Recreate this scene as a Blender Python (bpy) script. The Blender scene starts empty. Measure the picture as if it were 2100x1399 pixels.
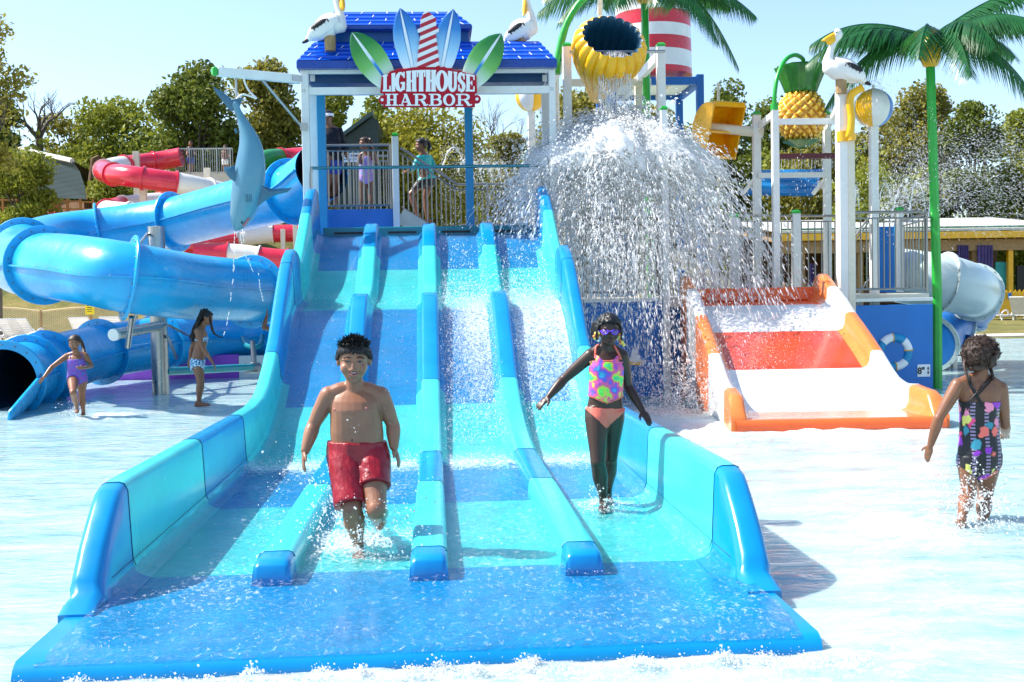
import bpy, bmesh, math, random
import numpy as np
from mathutils import Vector, Matrix, noise as mnoise

sc = bpy.context.scene
COL = sc.collection
rad = math.radians
V = Vector

# ------------------------------------------------------------------ camera
FOC = 2450.0
K = FOC / 2100.0            # depth numbers below are given in units of K metres
CX, CY, ROLL = 1050.0, 699.5, 0.018
YAW, PIT, CAMZ = rad(3.67), rad(2.277), 1.6
CAMP = V((0, 0, CAMZ))
R_ = V((math.cos(YAW), -math.sin(YAW), 0))
F_ = V((math.sin(YAW) * math.cos(PIT), math.cos(YAW) * math.cos(PIT), -math.sin(PIT)))
U_ = R_.cross(F_)
RR = R_ * math.cos(ROLL) - U_ * math.sin(ROLL)
UR = U_ * math.cos(ROLL) + R_ * math.sin(ROLL)
cd = bpy.data.cameras.new('camera')
cam = bpy.data.objects.new('camera', cd)
COL.objects.link(cam)
cam.matrix_world = Matrix(((RR.x, UR.x, -F_.x, 0), (RR.y, UR.y, -F_.y, 0), (RR.z, UR.z, -F_.z, CAMZ), (0, 0, 0, 1)))
cd.sensor_width = 36
cd.lens = 36 * FOC / 2100
cd.clip_start, cd.clip_end = 0.05, 2000
sc.camera = cam


def ray(px, py):
    return F_ * FOC + RR * (px - CX) - UR * (py - CY)


def P(px, py, Y):
    """a photograph point standing at depth Y (times K metres)"""
    d = ray(px, py)
    return CAMP + d * (Y * K / d.y)


def G(px, py, z=0.0):
    d = ray(px, py)
    return CAMP + d * ((z - CAMZ) / d.z)


def mpp(Y):
    return Y / 2100.0     # metres per photograph pixel at depth Y


# ------------------------------------------------------------------ objects
def tag(o, label=None, cat=None, group=None, kind=None):
    if label: o['label'] = label
    if cat: o['category'] = cat
    if group: o['group'] = group
    if kind: o['kind'] = kind
    return o


def thing(name, loc, label, cat, group=None):
    o = bpy.data.objects.new(name, None)
    o.empty_display_size = 0.1
    COL.objects.link(o)
    o.location = loc
    return tag(o, label, cat, group)


def origin_of(p):
    t = V((0, 0, 0))
    while p is not None:
        t += p.location
        p = p.parent
    return t


def copy_tree(o, parent=None):
    c = o.copy()
    COL.objects.link(c)
    c.parent = parent
    for ch in list(o.children):
        copy_tree(ch, c)
    return c


def basis(d, up=V((0, 0, 1))):
    d = d.normalized()
    if abs(d.dot(up)) > 0.99: up = V((0, 1, 0))
    x = d.cross(up).normalized()
    return x, x.cross(d).normalized(), d


class MB:
    def __init__(s):
        s.v, s.f, s.m, s.mi = [], [], [], 0

    def add(s, vs, fs, mi=None):
        o = len(s.v)
        s.v += [tuple(x) for x in vs]
        s.f += [tuple(i + o for i in f) for f in fs]
        s.m += [s.mi if mi is None else mi] * len(fs)
        return s

    def box(s, c, size, ax=None):
        c = V(c); h = V(size) / 2
        X, Y, Z = ax if ax else (V((1, 0, 0)), V((0, 1, 0)), V((0, 0, 1)))
        vs = [c + X * (h.x * a) + Y * (h.y * b) + Z * (h.z * d) for a in (-1, 1) for b in (-1, 1) for d in (-1, 1)]
        return s.add(vs, [(0, 1, 3, 2), (4, 6, 7, 5), (0, 4, 5, 1), (2, 3, 7, 6), (0, 2, 6, 4), (1, 5, 7, 3)])

    def bar(s, a, b, w, h=None, up=V((0, 0, 1))):
        a, b = V(a), V(b)
        x, y, d = basis(b - a, up)
        return s.box((a + b) / 2, (w, h or w, (b - a).length), (x, y, d))

    def tube(s, pts, r, n=10, cap=True, flat=None):
        pts = [V(p) for p in pts]
        N = len(pts)
        rs = r if isinstance(r, (list, tuple)) else [r] * N
        ref = None
        vs, fs = [], []
        for i, p in enumerate(pts):
            d = (pts[min(i + 1, N - 1)] - pts[max(i - 1, 0)])
            d = d.normalized() if d.length > 1e-9 else V((0, 0, 1))
            if ref is None:
                ref = V((0, 0, 1)) if abs(d.z) < 0.9 else V((1, 0, 0))
            x = (ref - d * ref.dot(d)).normalized()
            ref = x
            y = d.cross(x)
            q = rs[i]
            qa, qb = q if isinstance(q, (tuple, list)) else (q, q)
            for k in range(n):
                a = 2 * math.pi * k / n
                vs.append(p + x * (qa * math.cos(a)) + y * (qb * math.sin(a)))
        for i in range(N - 1):
            for k in range(n):
                k2 = (k + 1) % n
                fs.append((i * n + k, i * n + k2, (i + 1) * n + k2, (i + 1) * n + k))
        if cap:
            fs.append(tuple(range(n - 1, -1, -1)))
            fs.append(tuple((N - 1) * n + k for k in range(n)))
        return s.add(vs, fs)

    def loft(s, rings, cap=True, closed=True, mis=None):
        n = len(rings[0])
        vs = [p for r in rings for p in r]
        m = n if closed else n - 1
        for i in range(len(rings) - 1):
            fs = [(i * n + k, i * n + (k + 1) % n, (i + 1) * n + (k + 1) % n, (i + 1) * n + k) for k in range(m)]
            if i == 0:
                s.add(vs, fs, None if mis is None else mis[0]); base = len(s.v) - len(vs)
            else:
                s.f += [tuple(q + base for q in f) for f in fs]
                s.m += [s.mi if mis is None else mis[i]] * len(fs)
        if cap:
            s.f += [tuple(base + k for k in range(n - 1, -1, -1)), tuple(base + (len(rings) - 1) * n + k for k in range(n))]
            s.m += [s.mi if mis is None else mis[0], s.mi if mis is None else mis[-1]]
        return s

    def ell(s, c, r, ax=None, nu=16, nv=10):
        c = V(c)
        r = (r, r, r) if not isinstance(r, (tuple, list)) else r
        X, Y, Z = ax if ax else (V((1, 0, 0)), V((0, 1, 0)), V((0, 0, 1)))
        vs = [c + Z * r[2]]
        for j in range(1, nv):
            t = math.pi * j / nv
            for k in range(nu):
                a = 2 * math.pi * k / nu
                vs.append(c + X * (r[0] * math.sin(t) * math.cos(a)) + Y * (r[1] * math.sin(t) * math.sin(a)) + Z * (r[2] * math.cos(t)))
        vs.append(c - Z * r[2])
        L = len(vs) - 1
        fs = [(0, 1 + k, 1 + (k + 1) % nu) for k in range(nu)]
        for j in range(nv - 2):
            o = 1 + j * nu
            fs += [(o + k, o + nu + k, o + nu + (k + 1) % nu, o + (k + 1) % nu) for k in range(nu)]
        o = 1 + (nv - 2) * nu
        fs += [(L, o + (k + 1) % nu, o + k) for k in range(nu)]
        return s.add(vs, fs)

    def prism(s, poly, org, ax, ay, th):
        """outline poly (x, y) laid in the plane org + x*ax + y*ay, th metres deep behind it"""
        org, ax, ay = V(org), V(ax), V(ay)
        n = ax.cross(ay).normalized()
        N = len(poly)
        ar = sum(poly[i][0] * poly[(i + 1) % N][1] - poly[(i + 1) % N][0] * poly[i][1] for i in range(N))
        if ar < 0: poly = poly[::-1]
        a = [org + ax * p[0] + ay * p[1] for p in poly]
        b = [p - n * th for p in a]
        fs = [tuple(range(N)), tuple(range(2 * N - 1, N - 1, -1))]
        fs += [(i, i + N, (i + 1) % N + N, (i + 1) % N) for i in range(N)]
        return s.add(a + b, fs)

    def lathe(s, c, prof, n=24, ax=None, mod=None):
        c = V(c)
        X, Y, Z = ax if ax else (V((1, 0, 0)), V((0, 1, 0)), V((0, 0, 1)))
        rings = []
        for r, z in prof:
            ring = []
            for k in range(n):
                a = 2 * math.pi * k / n
                q = r * (mod(a, z) if mod else 1)
                ring.append(c + X * (q * math.cos(a)) + Y * (q * math.sin(a)) + Z * z)
            rings.append(ring)
        return s.loft(rings, cap=True)

    def grid(s, rows, mif=None):
        n = len(rows[0])
        vs = [p for r in rows for p in r]
        o = len(s.v)
        s.v += [tuple(p) for p in vs]
        for i in range(len(rows) - 1):
            for k in range(n - 1):
                s.f.append((o + i * n + k, o + i * n + k + 1, o + (i + 1) * n + k + 1, o + (i + 1) * n + k))
                s.m.append(mif(i, k) if mif else s.mi)
        return s

    def build(s, name, mats, parent=None, smooth=35, bevel=0, loc=None, seg=2, recalc=True):
        mats = mats if isinstance(mats, (list, tuple)) else [mats]
        me = bpy.data.meshes.new(name)
        arr = np.array(s.v, dtype=np.float64)
        if parent is not None:
            org = origin_of(parent)
        elif loc is not None:
            org = V(loc)
        else:
            mn, mx = arr.min(0), arr.max(0)
            org = V(((mn[0] + mx[0]) / 2, (mn[1] + mx[1]) / 2, mn[2]))
        arr = arr - np.array(org)
        me.from_pydata([tuple(x) for x in arr], [], s.f)
        for m in mats: me.materials.append(m)
        me.polygons.foreach_set('material_index', s.m)
        if recalc:
            bm = bmesh.new(); bm.from_mesh(me)
            bmesh.ops.recalc_face_normals(bm, faces=bm.faces)
            bm.to_mesh(me); bm.free()
        if smooth:
            me.polygons.foreach_set('use_smooth', [True] * len(me.polygons))
            if smooth < 180: me.set_sharp_from_angle(angle=rad(smooth))
        o = bpy.data.objects.new(name, me)
        COL.objects.link(o)
        if parent is not None:
            o.parent = parent
        else:
            o.location = org
        if bevel:
            b = o.modifiers.new('bevel', 'BEVEL')
            b.width, b.segments, b.limit_method, b.angle_limit = bevel, seg, 'ANGLE', rad(40)
            b.harden_normals = True
        return o


def spline(pts, n=8):
    """Catmull-Rom through points (vectors of any length)"""
    pts = [np.array(p, float) for p in pts]
    out = []
    for i in range(len(pts) - 1):
        p0, p1, p2, p3 = pts[max(i - 1, 0)], pts[i], pts[i + 1], pts[min(i + 2, len(pts) - 1)]
        for k in range(n):
            t = k / n
            out.append(0.5 * ((2 * p1) + (p2 - p0) * t + (2 * p0 - 5 * p1 + 4 * p2 - p3) * t * t + (3 * p1 - p0 - 3 * p2 + p3) * t ** 3))
    out.append(pts[-1])
    return out


def vspline(pts, n=8):
    return [V(p) for p in spline(pts, n)]


# ------------------------------------------------------------------ materials
class NT:
    def __init__(s, name):
        s.m = bpy.data.materials.new(name)
        s.m.use_nodes = True
        s.t = s.m.node_tree
        s.b = s.t.nodes['Principled BSDF']
        s.out = s.t.nodes['Material Output']
        s.tc = s.n('ShaderNodeTexCoord')

    def n(s, typ, **kw):
        nd = s.t.nodes.new(typ)
        for k, v in kw.items(): setattr(nd, k, v)
        return nd

    def l(s, a, b): s.t.links.new(a, b)

    def set(s, nd, **kw):
        for k, v in kw.items():
            nd.inputs[k.replace('_', ' ')].default_value = v
        return nd

    def noise(s, scale, detail=3, rough=.55, coord=None, dist=0, stretch=None):
        nd = s.n('ShaderNodeTexNoise')
        s.set(nd, Scale=scale, Detail=detail, Roughness=rough, Distortion=dist)
        co = coord or s.tc.outputs['Object']
        if stretch:
            mp = s.n('ShaderNodeMapping')
            mp.inputs['Scale'].default_value = stretch
            s.l(co, mp.inputs['Vector']); co = mp.outputs['Vector']
        s.l(co, nd.inputs['Vector'])
        return nd.outputs['Fac']

    def ramp(s, fac, stops, interp='LINEAR'):
        r = s.n('ShaderNodeValToRGB')
        r.color_ramp.interpolation = interp
        e = r.color_ramp.elements
        while len(e) < len(stops): e.new(0.5)
        for el, (p, c) in zip(e, stops):
            el.position = p
            el.color = (*c, 1) if len(c) == 3 else c
        s.l(fac, r.inputs['Fac'])
        return r.outputs['Color']

    def math(s, op, a, b=None, clamp=False):
        nd = s.n('ShaderNodeMath', operation=op, use_clamp=clamp)
        for i, x in enumerate((a, b)):
            if x is None: continue
            if isinstance(x, (int, float)): nd.inputs[i].default_value = x
            else: s.l(x, nd.inputs[i])
        return nd.outputs[0]

    def mix(s, fac, a, b):
        nd = s.n('ShaderNodeMix', data_type='RGBA')
        for i, x in ((0, fac), (6, a), (7, b)):
            if isinstance(x, (int, float)): nd.inputs[i].default_value = x
            elif isinstance(x, (tuple, list)): nd.inputs[i].default_value = (*x, 1)[:4]
            else: s.l(x, nd.inputs[i])
        return nd.outputs[2]

    def bump(s, h, strength=.3, dist=.02):
        nd = s.n('ShaderNodeBump')
        nd.inputs['Strength'].default_value = strength
        nd.inputs['Distance'].default_value = dist
        s.l(h, nd.inputs['Height'])
        s.l(nd.outputs[0], s.b.inputs['Normal'])
        return nd.outputs[0]

    def sep(s, coord='Object'):
        nd = s.n('ShaderNodeSeparateXYZ')
        s.l(s.tc.outputs[coord], nd.inputs[0])
        return nd.outputs


MATS = {}


def M(name, col, rough=.45, metal=0, var=.1, vs=5, bump=0, bs=60, coat=0, spec=.5, dirt=0, dirtcol=(.25, .22, .17)):
    if name in MATS: return MATS[name]
    t = NT(name)
    c2 = tuple(min(1, c * (1 + var)) for c in col)
    c1 = tuple(c * (1 - var) for c in col)
    nz = t.noise(vs, 4)
    c = t.ramp(nz, [(.3, c1), (.7, c2)])
    if dirt:
        d = t.ramp(t.noise(vs * 2.3, 6, .7), [(.52, (0, 0, 0)), (.75, (dirt, dirt, dirt))])
        c = t.mix(d, c, dirtcol)
    t.l(c, t.b.inputs['Base Color'])
    rr = t.ramp(t.noise(vs * 3, 3), [(.3, (rough * .8,) * 3), (.7, (min(1, rough * 1.25),) * 3)])
    t.l(rr, t.b.inputs['Roughness'])
    t.b.inputs['Metallic'].default_value = metal
    t.b.inputs['Specular IOR Level'].default_value = spec
    t.b.inputs['Coat Weight'].default_value = coat
    t.b.inputs['Coat Roughness'].default_value = .08
    if bump: t.bump(t.noise(bs, 3), bump, .01)
    MATS[name] = t.m
    return t.m


# fibreglass and paint
m_blue = M('blue_fibreglass', (.0005, .235, .53), .22, var=.09, vs=2.5, coat=.12, bump=.03, bs=25, dirt=.10, dirtcol=(.05, .33, .55))
m_teal = M('aqua_fibreglass', (.05, .56, .57), .22, var=.08, vs=2.5, coat=.12, bump=.03, bs=25, dirt=.14, dirtcol=(.03, .40, .46))
m_tealdk = M('teal_painted_steel', (.0, .2, .24), .35)
m_tube = M('blue_tube_fibreglass', (.008, .34, .66), .3, var=.12, vs=2, coat=.15, bump=.12, bs=14)
m_white = M('white_paint', (.78, .77, .73), .4, var=.05, dirt=.12)
m_cream = M('cream_paint', (.72, .66, .52), .45, var=.06, dirt=.15)
m_orange = M('orange_fibreglass', (.80, .13, .025), .22, var=.08, coat=.3)
m_oranget = M('pale_orange_fibreglass', (.82, .21, .045), .25, var=.1, coat=.3)
m_slidewhite = M('white_fibreglass', (.68, .68, .675), .22, var=.05, coat=.2)
m_wallblue = M('blue_panel_paint', (.004, .155, .50), .4, var=.12, vs=1.5)
m_steel = M('stainless_steel', (.40, .395, .38), .30, 1.0, var=.05, vs=1.5)
m_rail = M('rail_steel', (.30, .285, .26), .36, .9, var=.1, vs=1.5)
m_steeldk = M('weathered_steel', (.22, .23, .24), .4, .9, var=.2)
m_green = M('green_paint', (.015, .36, .035), .35, var=.12, coat=.2)
m_column = M('sky_blue_paint', (.003, .25, .50), .4, var=.06)
m_roof = M('blue_roof_tile', (.002, .085, .62), .2, var=.08, coat=.2)
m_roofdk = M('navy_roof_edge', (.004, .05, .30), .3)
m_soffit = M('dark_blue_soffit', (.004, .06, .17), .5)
m_yellow = M('yellow_fibreglass', (.84, .44, .003), .3, var=.1, coat=.12)
m_amber = M('amber_fibreglass', (.82, .41, .003), .3, var=.15, coat=.3)
m_red = M('red_paint', (.62, .015, .03), .3, var=.08, coat=.2)
m_black = M('black_rubber', (.012, .012, .013), .5)
m_purple = M('purple_paint', (.34, .07, .50), .5, var=.1)
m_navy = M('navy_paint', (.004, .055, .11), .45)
m_signred = M('sign_red', (.46, .008, .026), .6, var=.04, spec=.25)
m_signwhite = M('sign_white', (.84, .84, .83), .4, var=.02)
m_wood = M('weathered_wood', (.35, .22, .10), .7, var=.25, vs=9, bump=.3)
m_framblue = M('frame_blue_paint', (.004, .10, .34), .4, var=.08)
# ------------------------------------------------------------------ light
SUNV = V((-.85, .16, 1.0)).normalized()
ld = bpy.data.lights.new('sun', 'SUN')
ld.energy, ld.angle, ld.color = 5.0, rad(.5), (1, .95, .87)
sun = bpy.data.objects.new('sun', ld)
COL.objects.link(sun)
sun.rotation_euler = (-SUNV).to_track_quat('-Z', 'Y').to_euler()
sun.location = (-20, 10, 30)
w = bpy.data.worlds.new('World')
sc.world = w
w.use_nodes = True
bg = w.node_tree.nodes['Background']
sky = w.node_tree.nodes.new('ShaderNodeTexSky')
sky.sky_type = 'NISHITA'
sky.sun_disc = False
sky.sun_elevation = math.asin(SUNV.z)
sky.sun_rotation = math.atan2(SUNV.x, SUNV.y)
sky.dust_density, sky.ozone_density, sky.air_density = 1.0, 3.0, 1.0
w.node_tree.links.new(sky.outputs[0], bg.inputs['Color'])
bg.inputs['Strength'].default_value = .155
sc.view_settings.view_transform = 'Standard'
sc.view_settings.look = 'None'
sc.view_settings.exposure = .85
sc.cycles.max_bounces = 10
sc.cycles.diffuse_bounces = 8
sc.cycles.transparent_max_bounces = 24
sc.cycles.caustics_reflective = False
sc.cycles.caustics_refractive = False
sc.cycles.use_denoising = True

# ------------------------------------------------------------------ terrain
def hill(x, y):
    """height of the ground behind the pool (metres)"""
    def ss(a, b, t):
        t = max(0, min(1, (t - a) / (b - a))); return t * t * (3 - 2 * t)
    side = ss(2, -9, x)
    h = side * 5.4 * ss(37 * K, 50 * K, y) + (1 - side) * 1.6 * ss(50 * K, 75 * K, y)
    h += 7 * ss(70 * K, 220 * K, y)
    h += .25 * mnoise.noise(V((x * .12, y * .12, 0)))
    return h * ss(33 * K, 38 * K, y) + .0


t = NT('meadow_grass')
gcol = t.ramp(t.noise(.9, 6, .7), [(.32, (.09, .11, .016)), (.5, (.24, .21, .04)), (.68, (.40, .30, .09))])
gcol = t.mix(t.ramp(t.noise(9, 4, .8), [(.35, (0, 0, 0)), (.7, (.6, .6, .6))]), gcol, (.07, .085, .02))
t.l(gcol, t.b.inputs['Base Color'])
t.b.inputs['Roughness'].default_value = .9
t.bump(t.noise(16, 4, .8), .9, .1)
m_grass = t.m

mb = MB()
xs = list(np.linspace(-60, 60, 81)) + [90, 150, 300, 600]
xs = [-600, -300, -150, -90] + xs
ys = [-60, -10, 10, 24] + list(np.linspace(33 * K, 80 * K, 60)) + [130, 180, 260, 400, 900]
mb.grid([[V((x, y, -.4 + (hill(x, y) + .55 if y >= 33 * K else 0))) for x in xs] for y in ys])
tag(mb.build('ground', m_grass, smooth=180), kind='structure')

t = NT('pale_concrete')
c = t.ramp(t.noise(1.2, 5, .6), [(.3, (.52, .47, .38)), (.7, (.66, .60, .50))])
c = t.mix(t.ramp(t.noise(30, 3), [(.5, (0, 0, 0)), (.8, (.3, .3, .3))]), c, (.42, .38, .32))
t.l(c, t.b.inputs['Base Color'])
t.b.inputs['Roughness'].default_value = .8
t.bump(t.noise(60, 3), .2, .01)
m_conc = t.m
DECKZ = .28
mb = MB()
mb.box((-25, 29.2 * K, DECKZ / 2 - .2), (46, 16 * K, DECKZ + .4))
tag(mb.build('pool_deck', m_conc, bevel=.03), kind='structure')
mb = MB()
mb.box((24, 41 * K, -.17), (60, 22 * K, .48))
tag(mb.build('pool_deck', m_conc, bevel=.03), kind='structure')
mb = MB()
mb.box((0, 13 * K, -.62), (80, 42 * K, .3))
tag(mb.build('pool_floor', M('pool_floor_paint', (.6, .8, .84), .5)), kind='structure')

# purple and white pool edge wall
def wall_panel(p0, p1, z0, z1, th, mat, name, label, cat, group=None):
    m_ = MB(); m_.box(((p0[0] + p1[0]) / 2, p0[1] + th / 2, (z0 + z1) / 2), (p1[0] - p0[0], th, z1 - z0))
    o = m_.build(name, mat, bevel=.02)
    return tag(o, label, cat, group)


yw = 20.9 * K
wall_panel((-9, yw), (P(489, 750, 20.9).x, yw), -.3, .47, .22, m_purple, 'pool_wall', 'purple painted low wall along the pool edge under the blue tube slide', 'wall')
wall_panel((P(489, 750, 20.9).x + .003, yw), (-2.4, yw), -.3, .44, .22, m_white, 'pool_wall', 'white low wall continuing right of the purple pool edge', 'wall')
# ------------------------------------------------------------------ the four lane slide
XL, XR = -1.68, 1.54
DIV = (-.89, -.06, .775)
_pr = [(4.4, .075), (5.5, .08), (8.6, .085), (9.2, .10), (9.8, .16), (10.4, .30), (11.0, .56), (11.6, .96), (12.0, 1.24), (12.4, 1.43), (12.9, 1.50),
       (13.4, 1.58), (13.9, 1.82), (14.4, 2.16), (14.8, 2.38), (15.1, 2.47), (15.5, 2.5)]
_ps = spline(_pr, 10)
_py = np.array([p[0] for p in _ps]); _pz = np.array([p[1] for p in _ps])


def zbed(Y): return float(np.interp(Y, _py, _pz))


def bandmi(Y):      # 0 blue 1 aqua
    for y0, c in ((5.66, 0), (7.45, 1), (9.05, 0), (10.78, 1), (12.42, 0), (14.1, 1), (99, 0)):
        if Y < y0: return c


SL = thing('multi_lane_slide', (0, 10 * K, 0), 'wide blue and aqua four lane water slide with two bathers in its run-out', 'water slide')
seams = [5.66, 7.45, 9.05, 10.78, 12.42, 14.1]
Ys = sorted(set(list(np.linspace(4.42, 9, 28)) + list(np.linspace(9, 15.45, 75)) + seams))
# bed with rounded front lip
mb = MB()
rows = []
lip = [(4.36, -.30), (4.36, .01), (4.375, .045), (4.40, .066)]
xs = np.linspace(XL - .13, XR + .13, 40)
for y, z in lip: rows.append([V((x, y * K, z)) for x in xs])
for y in Ys: rows.append([V((x, y * K, zbed(y))) for x in xs])
yy = [4.3] * len(lip) + Ys
mb.grid(rows, lambda i, k: bandmi((yy[i] + yy[min(i + 1, len(yy) - 1)]) / 2))
bed = mb.build('slide_bed', [m_blue, m_teal], SL, smooth=60)
# underside shell
mb = MB()
mb.grid([[V((x, y * K, max(-.3, zbed(y) - .12))) for x in (XL - .1, XR + .1)] for y in Ys[::4]])
mb.build('underside', m_tube, SL)


def walltop(Y, side):
    pts = [(5.0, .09), (5.16, .16), (5.17, .20), (5.30, .36), (5.45, .50), (5.56, .585), (5.66, .61), (5.8, .615), (7.45, .595), (9.05, .58), (9.8, .58), (10.25, .62), (10.6, .72), (11.0, .92),
           (11.4, 1.18), (11.9, 1.62), (12.3, 1.95), (12.6, 2.12), (12.85, 2.2), (13.05, 2.17), (13.2, 2.08), (13.35, 2.06), (13.6, 2.18), (14.0, 2.45), (14.4, 2.74),
           (14.8, 3.0), (15.1, 3.15), (15.3, 3.2), (15.45, 3.17)]
    return float(np.interp(Y, [p[0] for p in pts], [p[1] for p in pts]))


def wallmi(Y):
    for y0, c in ((5.66, 0), (7.45, 1), (9.05, 0), (11.15, 1), (13.1, 0), (14.45, 1), (99, 0)):
        if Y < y0: return c


for sgn, X0 in ((-1, XL), (1, XR)):
    mb = MB()
    yl = sorted(set([5.0, 5.08, 5.155, 5.175] + list(np.linspace(5.2, 9, 40)) + list(np.linspace(9, 15.45, 80)) + seams + [11.15, 13.1, 14.45, 5.56, 5.62, 5.64]))
    rings = []
    for y in yl:
        b, tp = zbed(y), walltop(y, sgn)
        h = tp - b
        fr = min(.10, h * .5); tr = min(.035, h * .25)
        gap = -.012 if 5.15 < y < 5.172 else 0
        pts = [(-fr, b + .004), (-fr * .55, b + .018), (-fr * .2, b + fr * .4), (-.005, b + fr), (.012, tp - tr * 1.2), (.03, tp - tr * .3), (.055, tp), (.125, tp), (.15, tp - tr * .3),
               (.165, tp - tr * 1.2), (.17, min(b, tp) - .25 if y > 5.3 else -.28), (-.05, min(b, tp) - .25 if y > 5.3 else -.28)]
        rings.append([V((X0 + sgn * (u + gap), y * K, z)) for u, z in pts])
    mis = [wallmi((yl[i] + yl[i + 1]) / 2) for i in range(len(yl) - 1)]
    mb.loft(rings, mis=mis)
    wl = mb.build('side_wall', [m_blue, m_teal], SL, smooth=50)
    # dark joint lines of the panels
    mb = MB()
    for y in (5.66, 7.45, 9.05, 11.15, 12.42):
        b, tp = zbed(y), walltop(y, sgn)
        mb.tube([V((X0 + sgn * u, y * K, z)) for u, z in ((-.022, b + .07), (-.006, b + .11), (.0105, tp - .045), (.028, tp - .009), (.055, tp + .002), (.125, tp + .002), (.152, tp - .01))], .0028, 5)
    mb.tube([V((X0 - sgn * .004, y * K, zbed(y) + .105)) for y in np.linspace(5.3, 9.2, 20)], .0028, 5)
    mb.build('panel_joint', m_navy, wl)


def divh(Y):
    pts = [(5.42, .0), (5.425, .10), (5.45, .125), (5.55, .135), (9, .13), (10, .15), (11, .17), (11.8, .19), (12.2, .22), (12.45, .20), (12.62, .12), (12.8, .10), (13.2, .13), (14, .18), (14.6, .21), (15.0, .20), (15.2, .12), (15.22, .0)]
    return float(np.interp(Y, [p[0] for p in pts], [p[1] for p in pts]))


def divmi(Y):
    for y0, c in ((5.62, 0), (7.62, 1), (9.05, 0), (10.95, 1), (12.62, 0), (14.3, 1), (99, 0)):
        if Y < y0: return c


for xc in DIV:
    mb = MB()
    yl = sorted(set([5.42, 5.425, 5.435, 5.45, 5.5] + list(np.linspace(5.55, 9, 26)) + list(np.linspace(9, 15.0, 70)) + [15.1, 15.2, 15.22, 5.62, 7.62, 9.05, 10.95, 12.62, 14.3]))
    rings = []
    for y in yl:
        b, h = zbed(y), max(.004, divh(y))
        f = .055 if y > 9 else .008
        tr = min(.03, h * .4)
        prof = [(-.10 - f, b + .003), (-.103, b + h * .35), (-.098, b + h - tr), (-.085, b + h - tr * .25), (-.065, b + h), (.065, b + h), (.085, b + h - tr * .25), (.098, b + h - tr), (.103, b + h * .35), (.10 + f, b + .003), (.1, b - .05), (-.1, b - .05)]
        rings.append([V((xc + u, y * K, z)) for u, z in prof])
    mis = [divmi((yl[i] + yl[i + 1]) / 2) for i in range(len(yl) - 1)]
    mb.loft(rings, mis=mis)
    dv = mb.build('lane_divider', [m_blue, m_teal], SL, smooth=50)
    mb = MB()
    for y in (5.62, 7.62, 9.05, 10.95, 14.3):
        b, h = zbed(y), divh(y)
        mb.tube([V((xc + u, y * K, z)) for u, z in ((-.1005, b + h - .03), (-.086, b + h - .007), (-.065, b + h + .001), (.065, b + h + .001), (.086, b + h - .007), (.1005, b + h - .03))], .0022, 5)
    mb.build('panel_joint', m_navy, dv)
# water bar across the top with dark slots
mb = MB(); mb.box((-.07, 15.5 * K, 2.56), (XR - XL - .08, .14, .14))
wb = mb.build('spray_bar', m_tealdk, SL, bevel=.015)
mb = MB()
for i in range(4):
    mb.box((XL + .42 + i * .80, 15.5 * K - .072, 2.545), (.42, .02, .03))
mb.build('spray_slot', m_black, wb)
# ------------------------------------------------------------------ helpers for posts, beams and rails
def vpost(mb, px, py, Y, wd, zb=0.0, dp=None):
    p = P(px, py, Y)
    mb.box((p.x, p.y, (p.z + zb) / 2), (wd, dp or wd, p.z - zb))
    return p


def part(name, mat, parent, fn, **kw):
    mb = MB(); fn(mb)
    return mb.build(name, mat, parent, **kw)


def railing(label, a, b, h, nb, mat=None, group=None, posts=(), r=.021, rb=.011, bot=True):
    a, b = V(a), V(b)
    t = thing('railing', a, label, 'railing', group)
    mat = mat or m_rail
    H = V((0, 0, h))
    part('top_rail', mat, t, lambda m: m.tube([a + H, b + H], r, 10))
    if bot: part('bottom_rail', mat, t, lambda m: m.tube([a + V((0, 0, .06)), b + V((0, 0, .06))], r * .8, 8))
    part('middle_rail', mat, t, lambda m: m.tube([a + H - V((0, 0, .09)), b + H - V((0, 0, .09))], r * .6, 8))
    for i in range(nb):
        q = a.lerp(b, (i + .5) / nb)
        part('baluster', mat, t, lambda m: m.tube([q + V((0, 0, .06)), q + H - V((0, 0, .09))], rb, 6, cap=False))
    for f in posts:
        q = a.lerp(b, f)
        part('post', mat, t, lambda m: m.tube([q, q + H], r * 1.1, 8))
    return t


def capped_post(parent, px, py, Y, wd, zb=0, mat=None, cap=True):
    mb = MB(); p = vpost(mb, px, py, Y, wd, zb)
    o = mb.build('post', mat or m_white, parent, bevel=.008)
    if cap:
        part('post_cap', m_green, o, lambda m: m.loft([[V((p.x + a * s, p.y + b * s, p.z + z)) for a, b in ((-1, -1), (1, -1), (1, 1), (-1, 1))] for s, z in ((wd * .53, 0), (wd * .53, .03), (wd * .3, .06))]))
    # bolts near the top
    return o


def bolts(mb, c, n=2, dx=.03, dz=.03, r=.007):
    for i in range(n):
        for j in range(n):
            mb.ell(V(c) + V(((i - .5) * dx, 0, (j - .5) * dz)), (r, r * .6, r), nu=8, nv=5)


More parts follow.
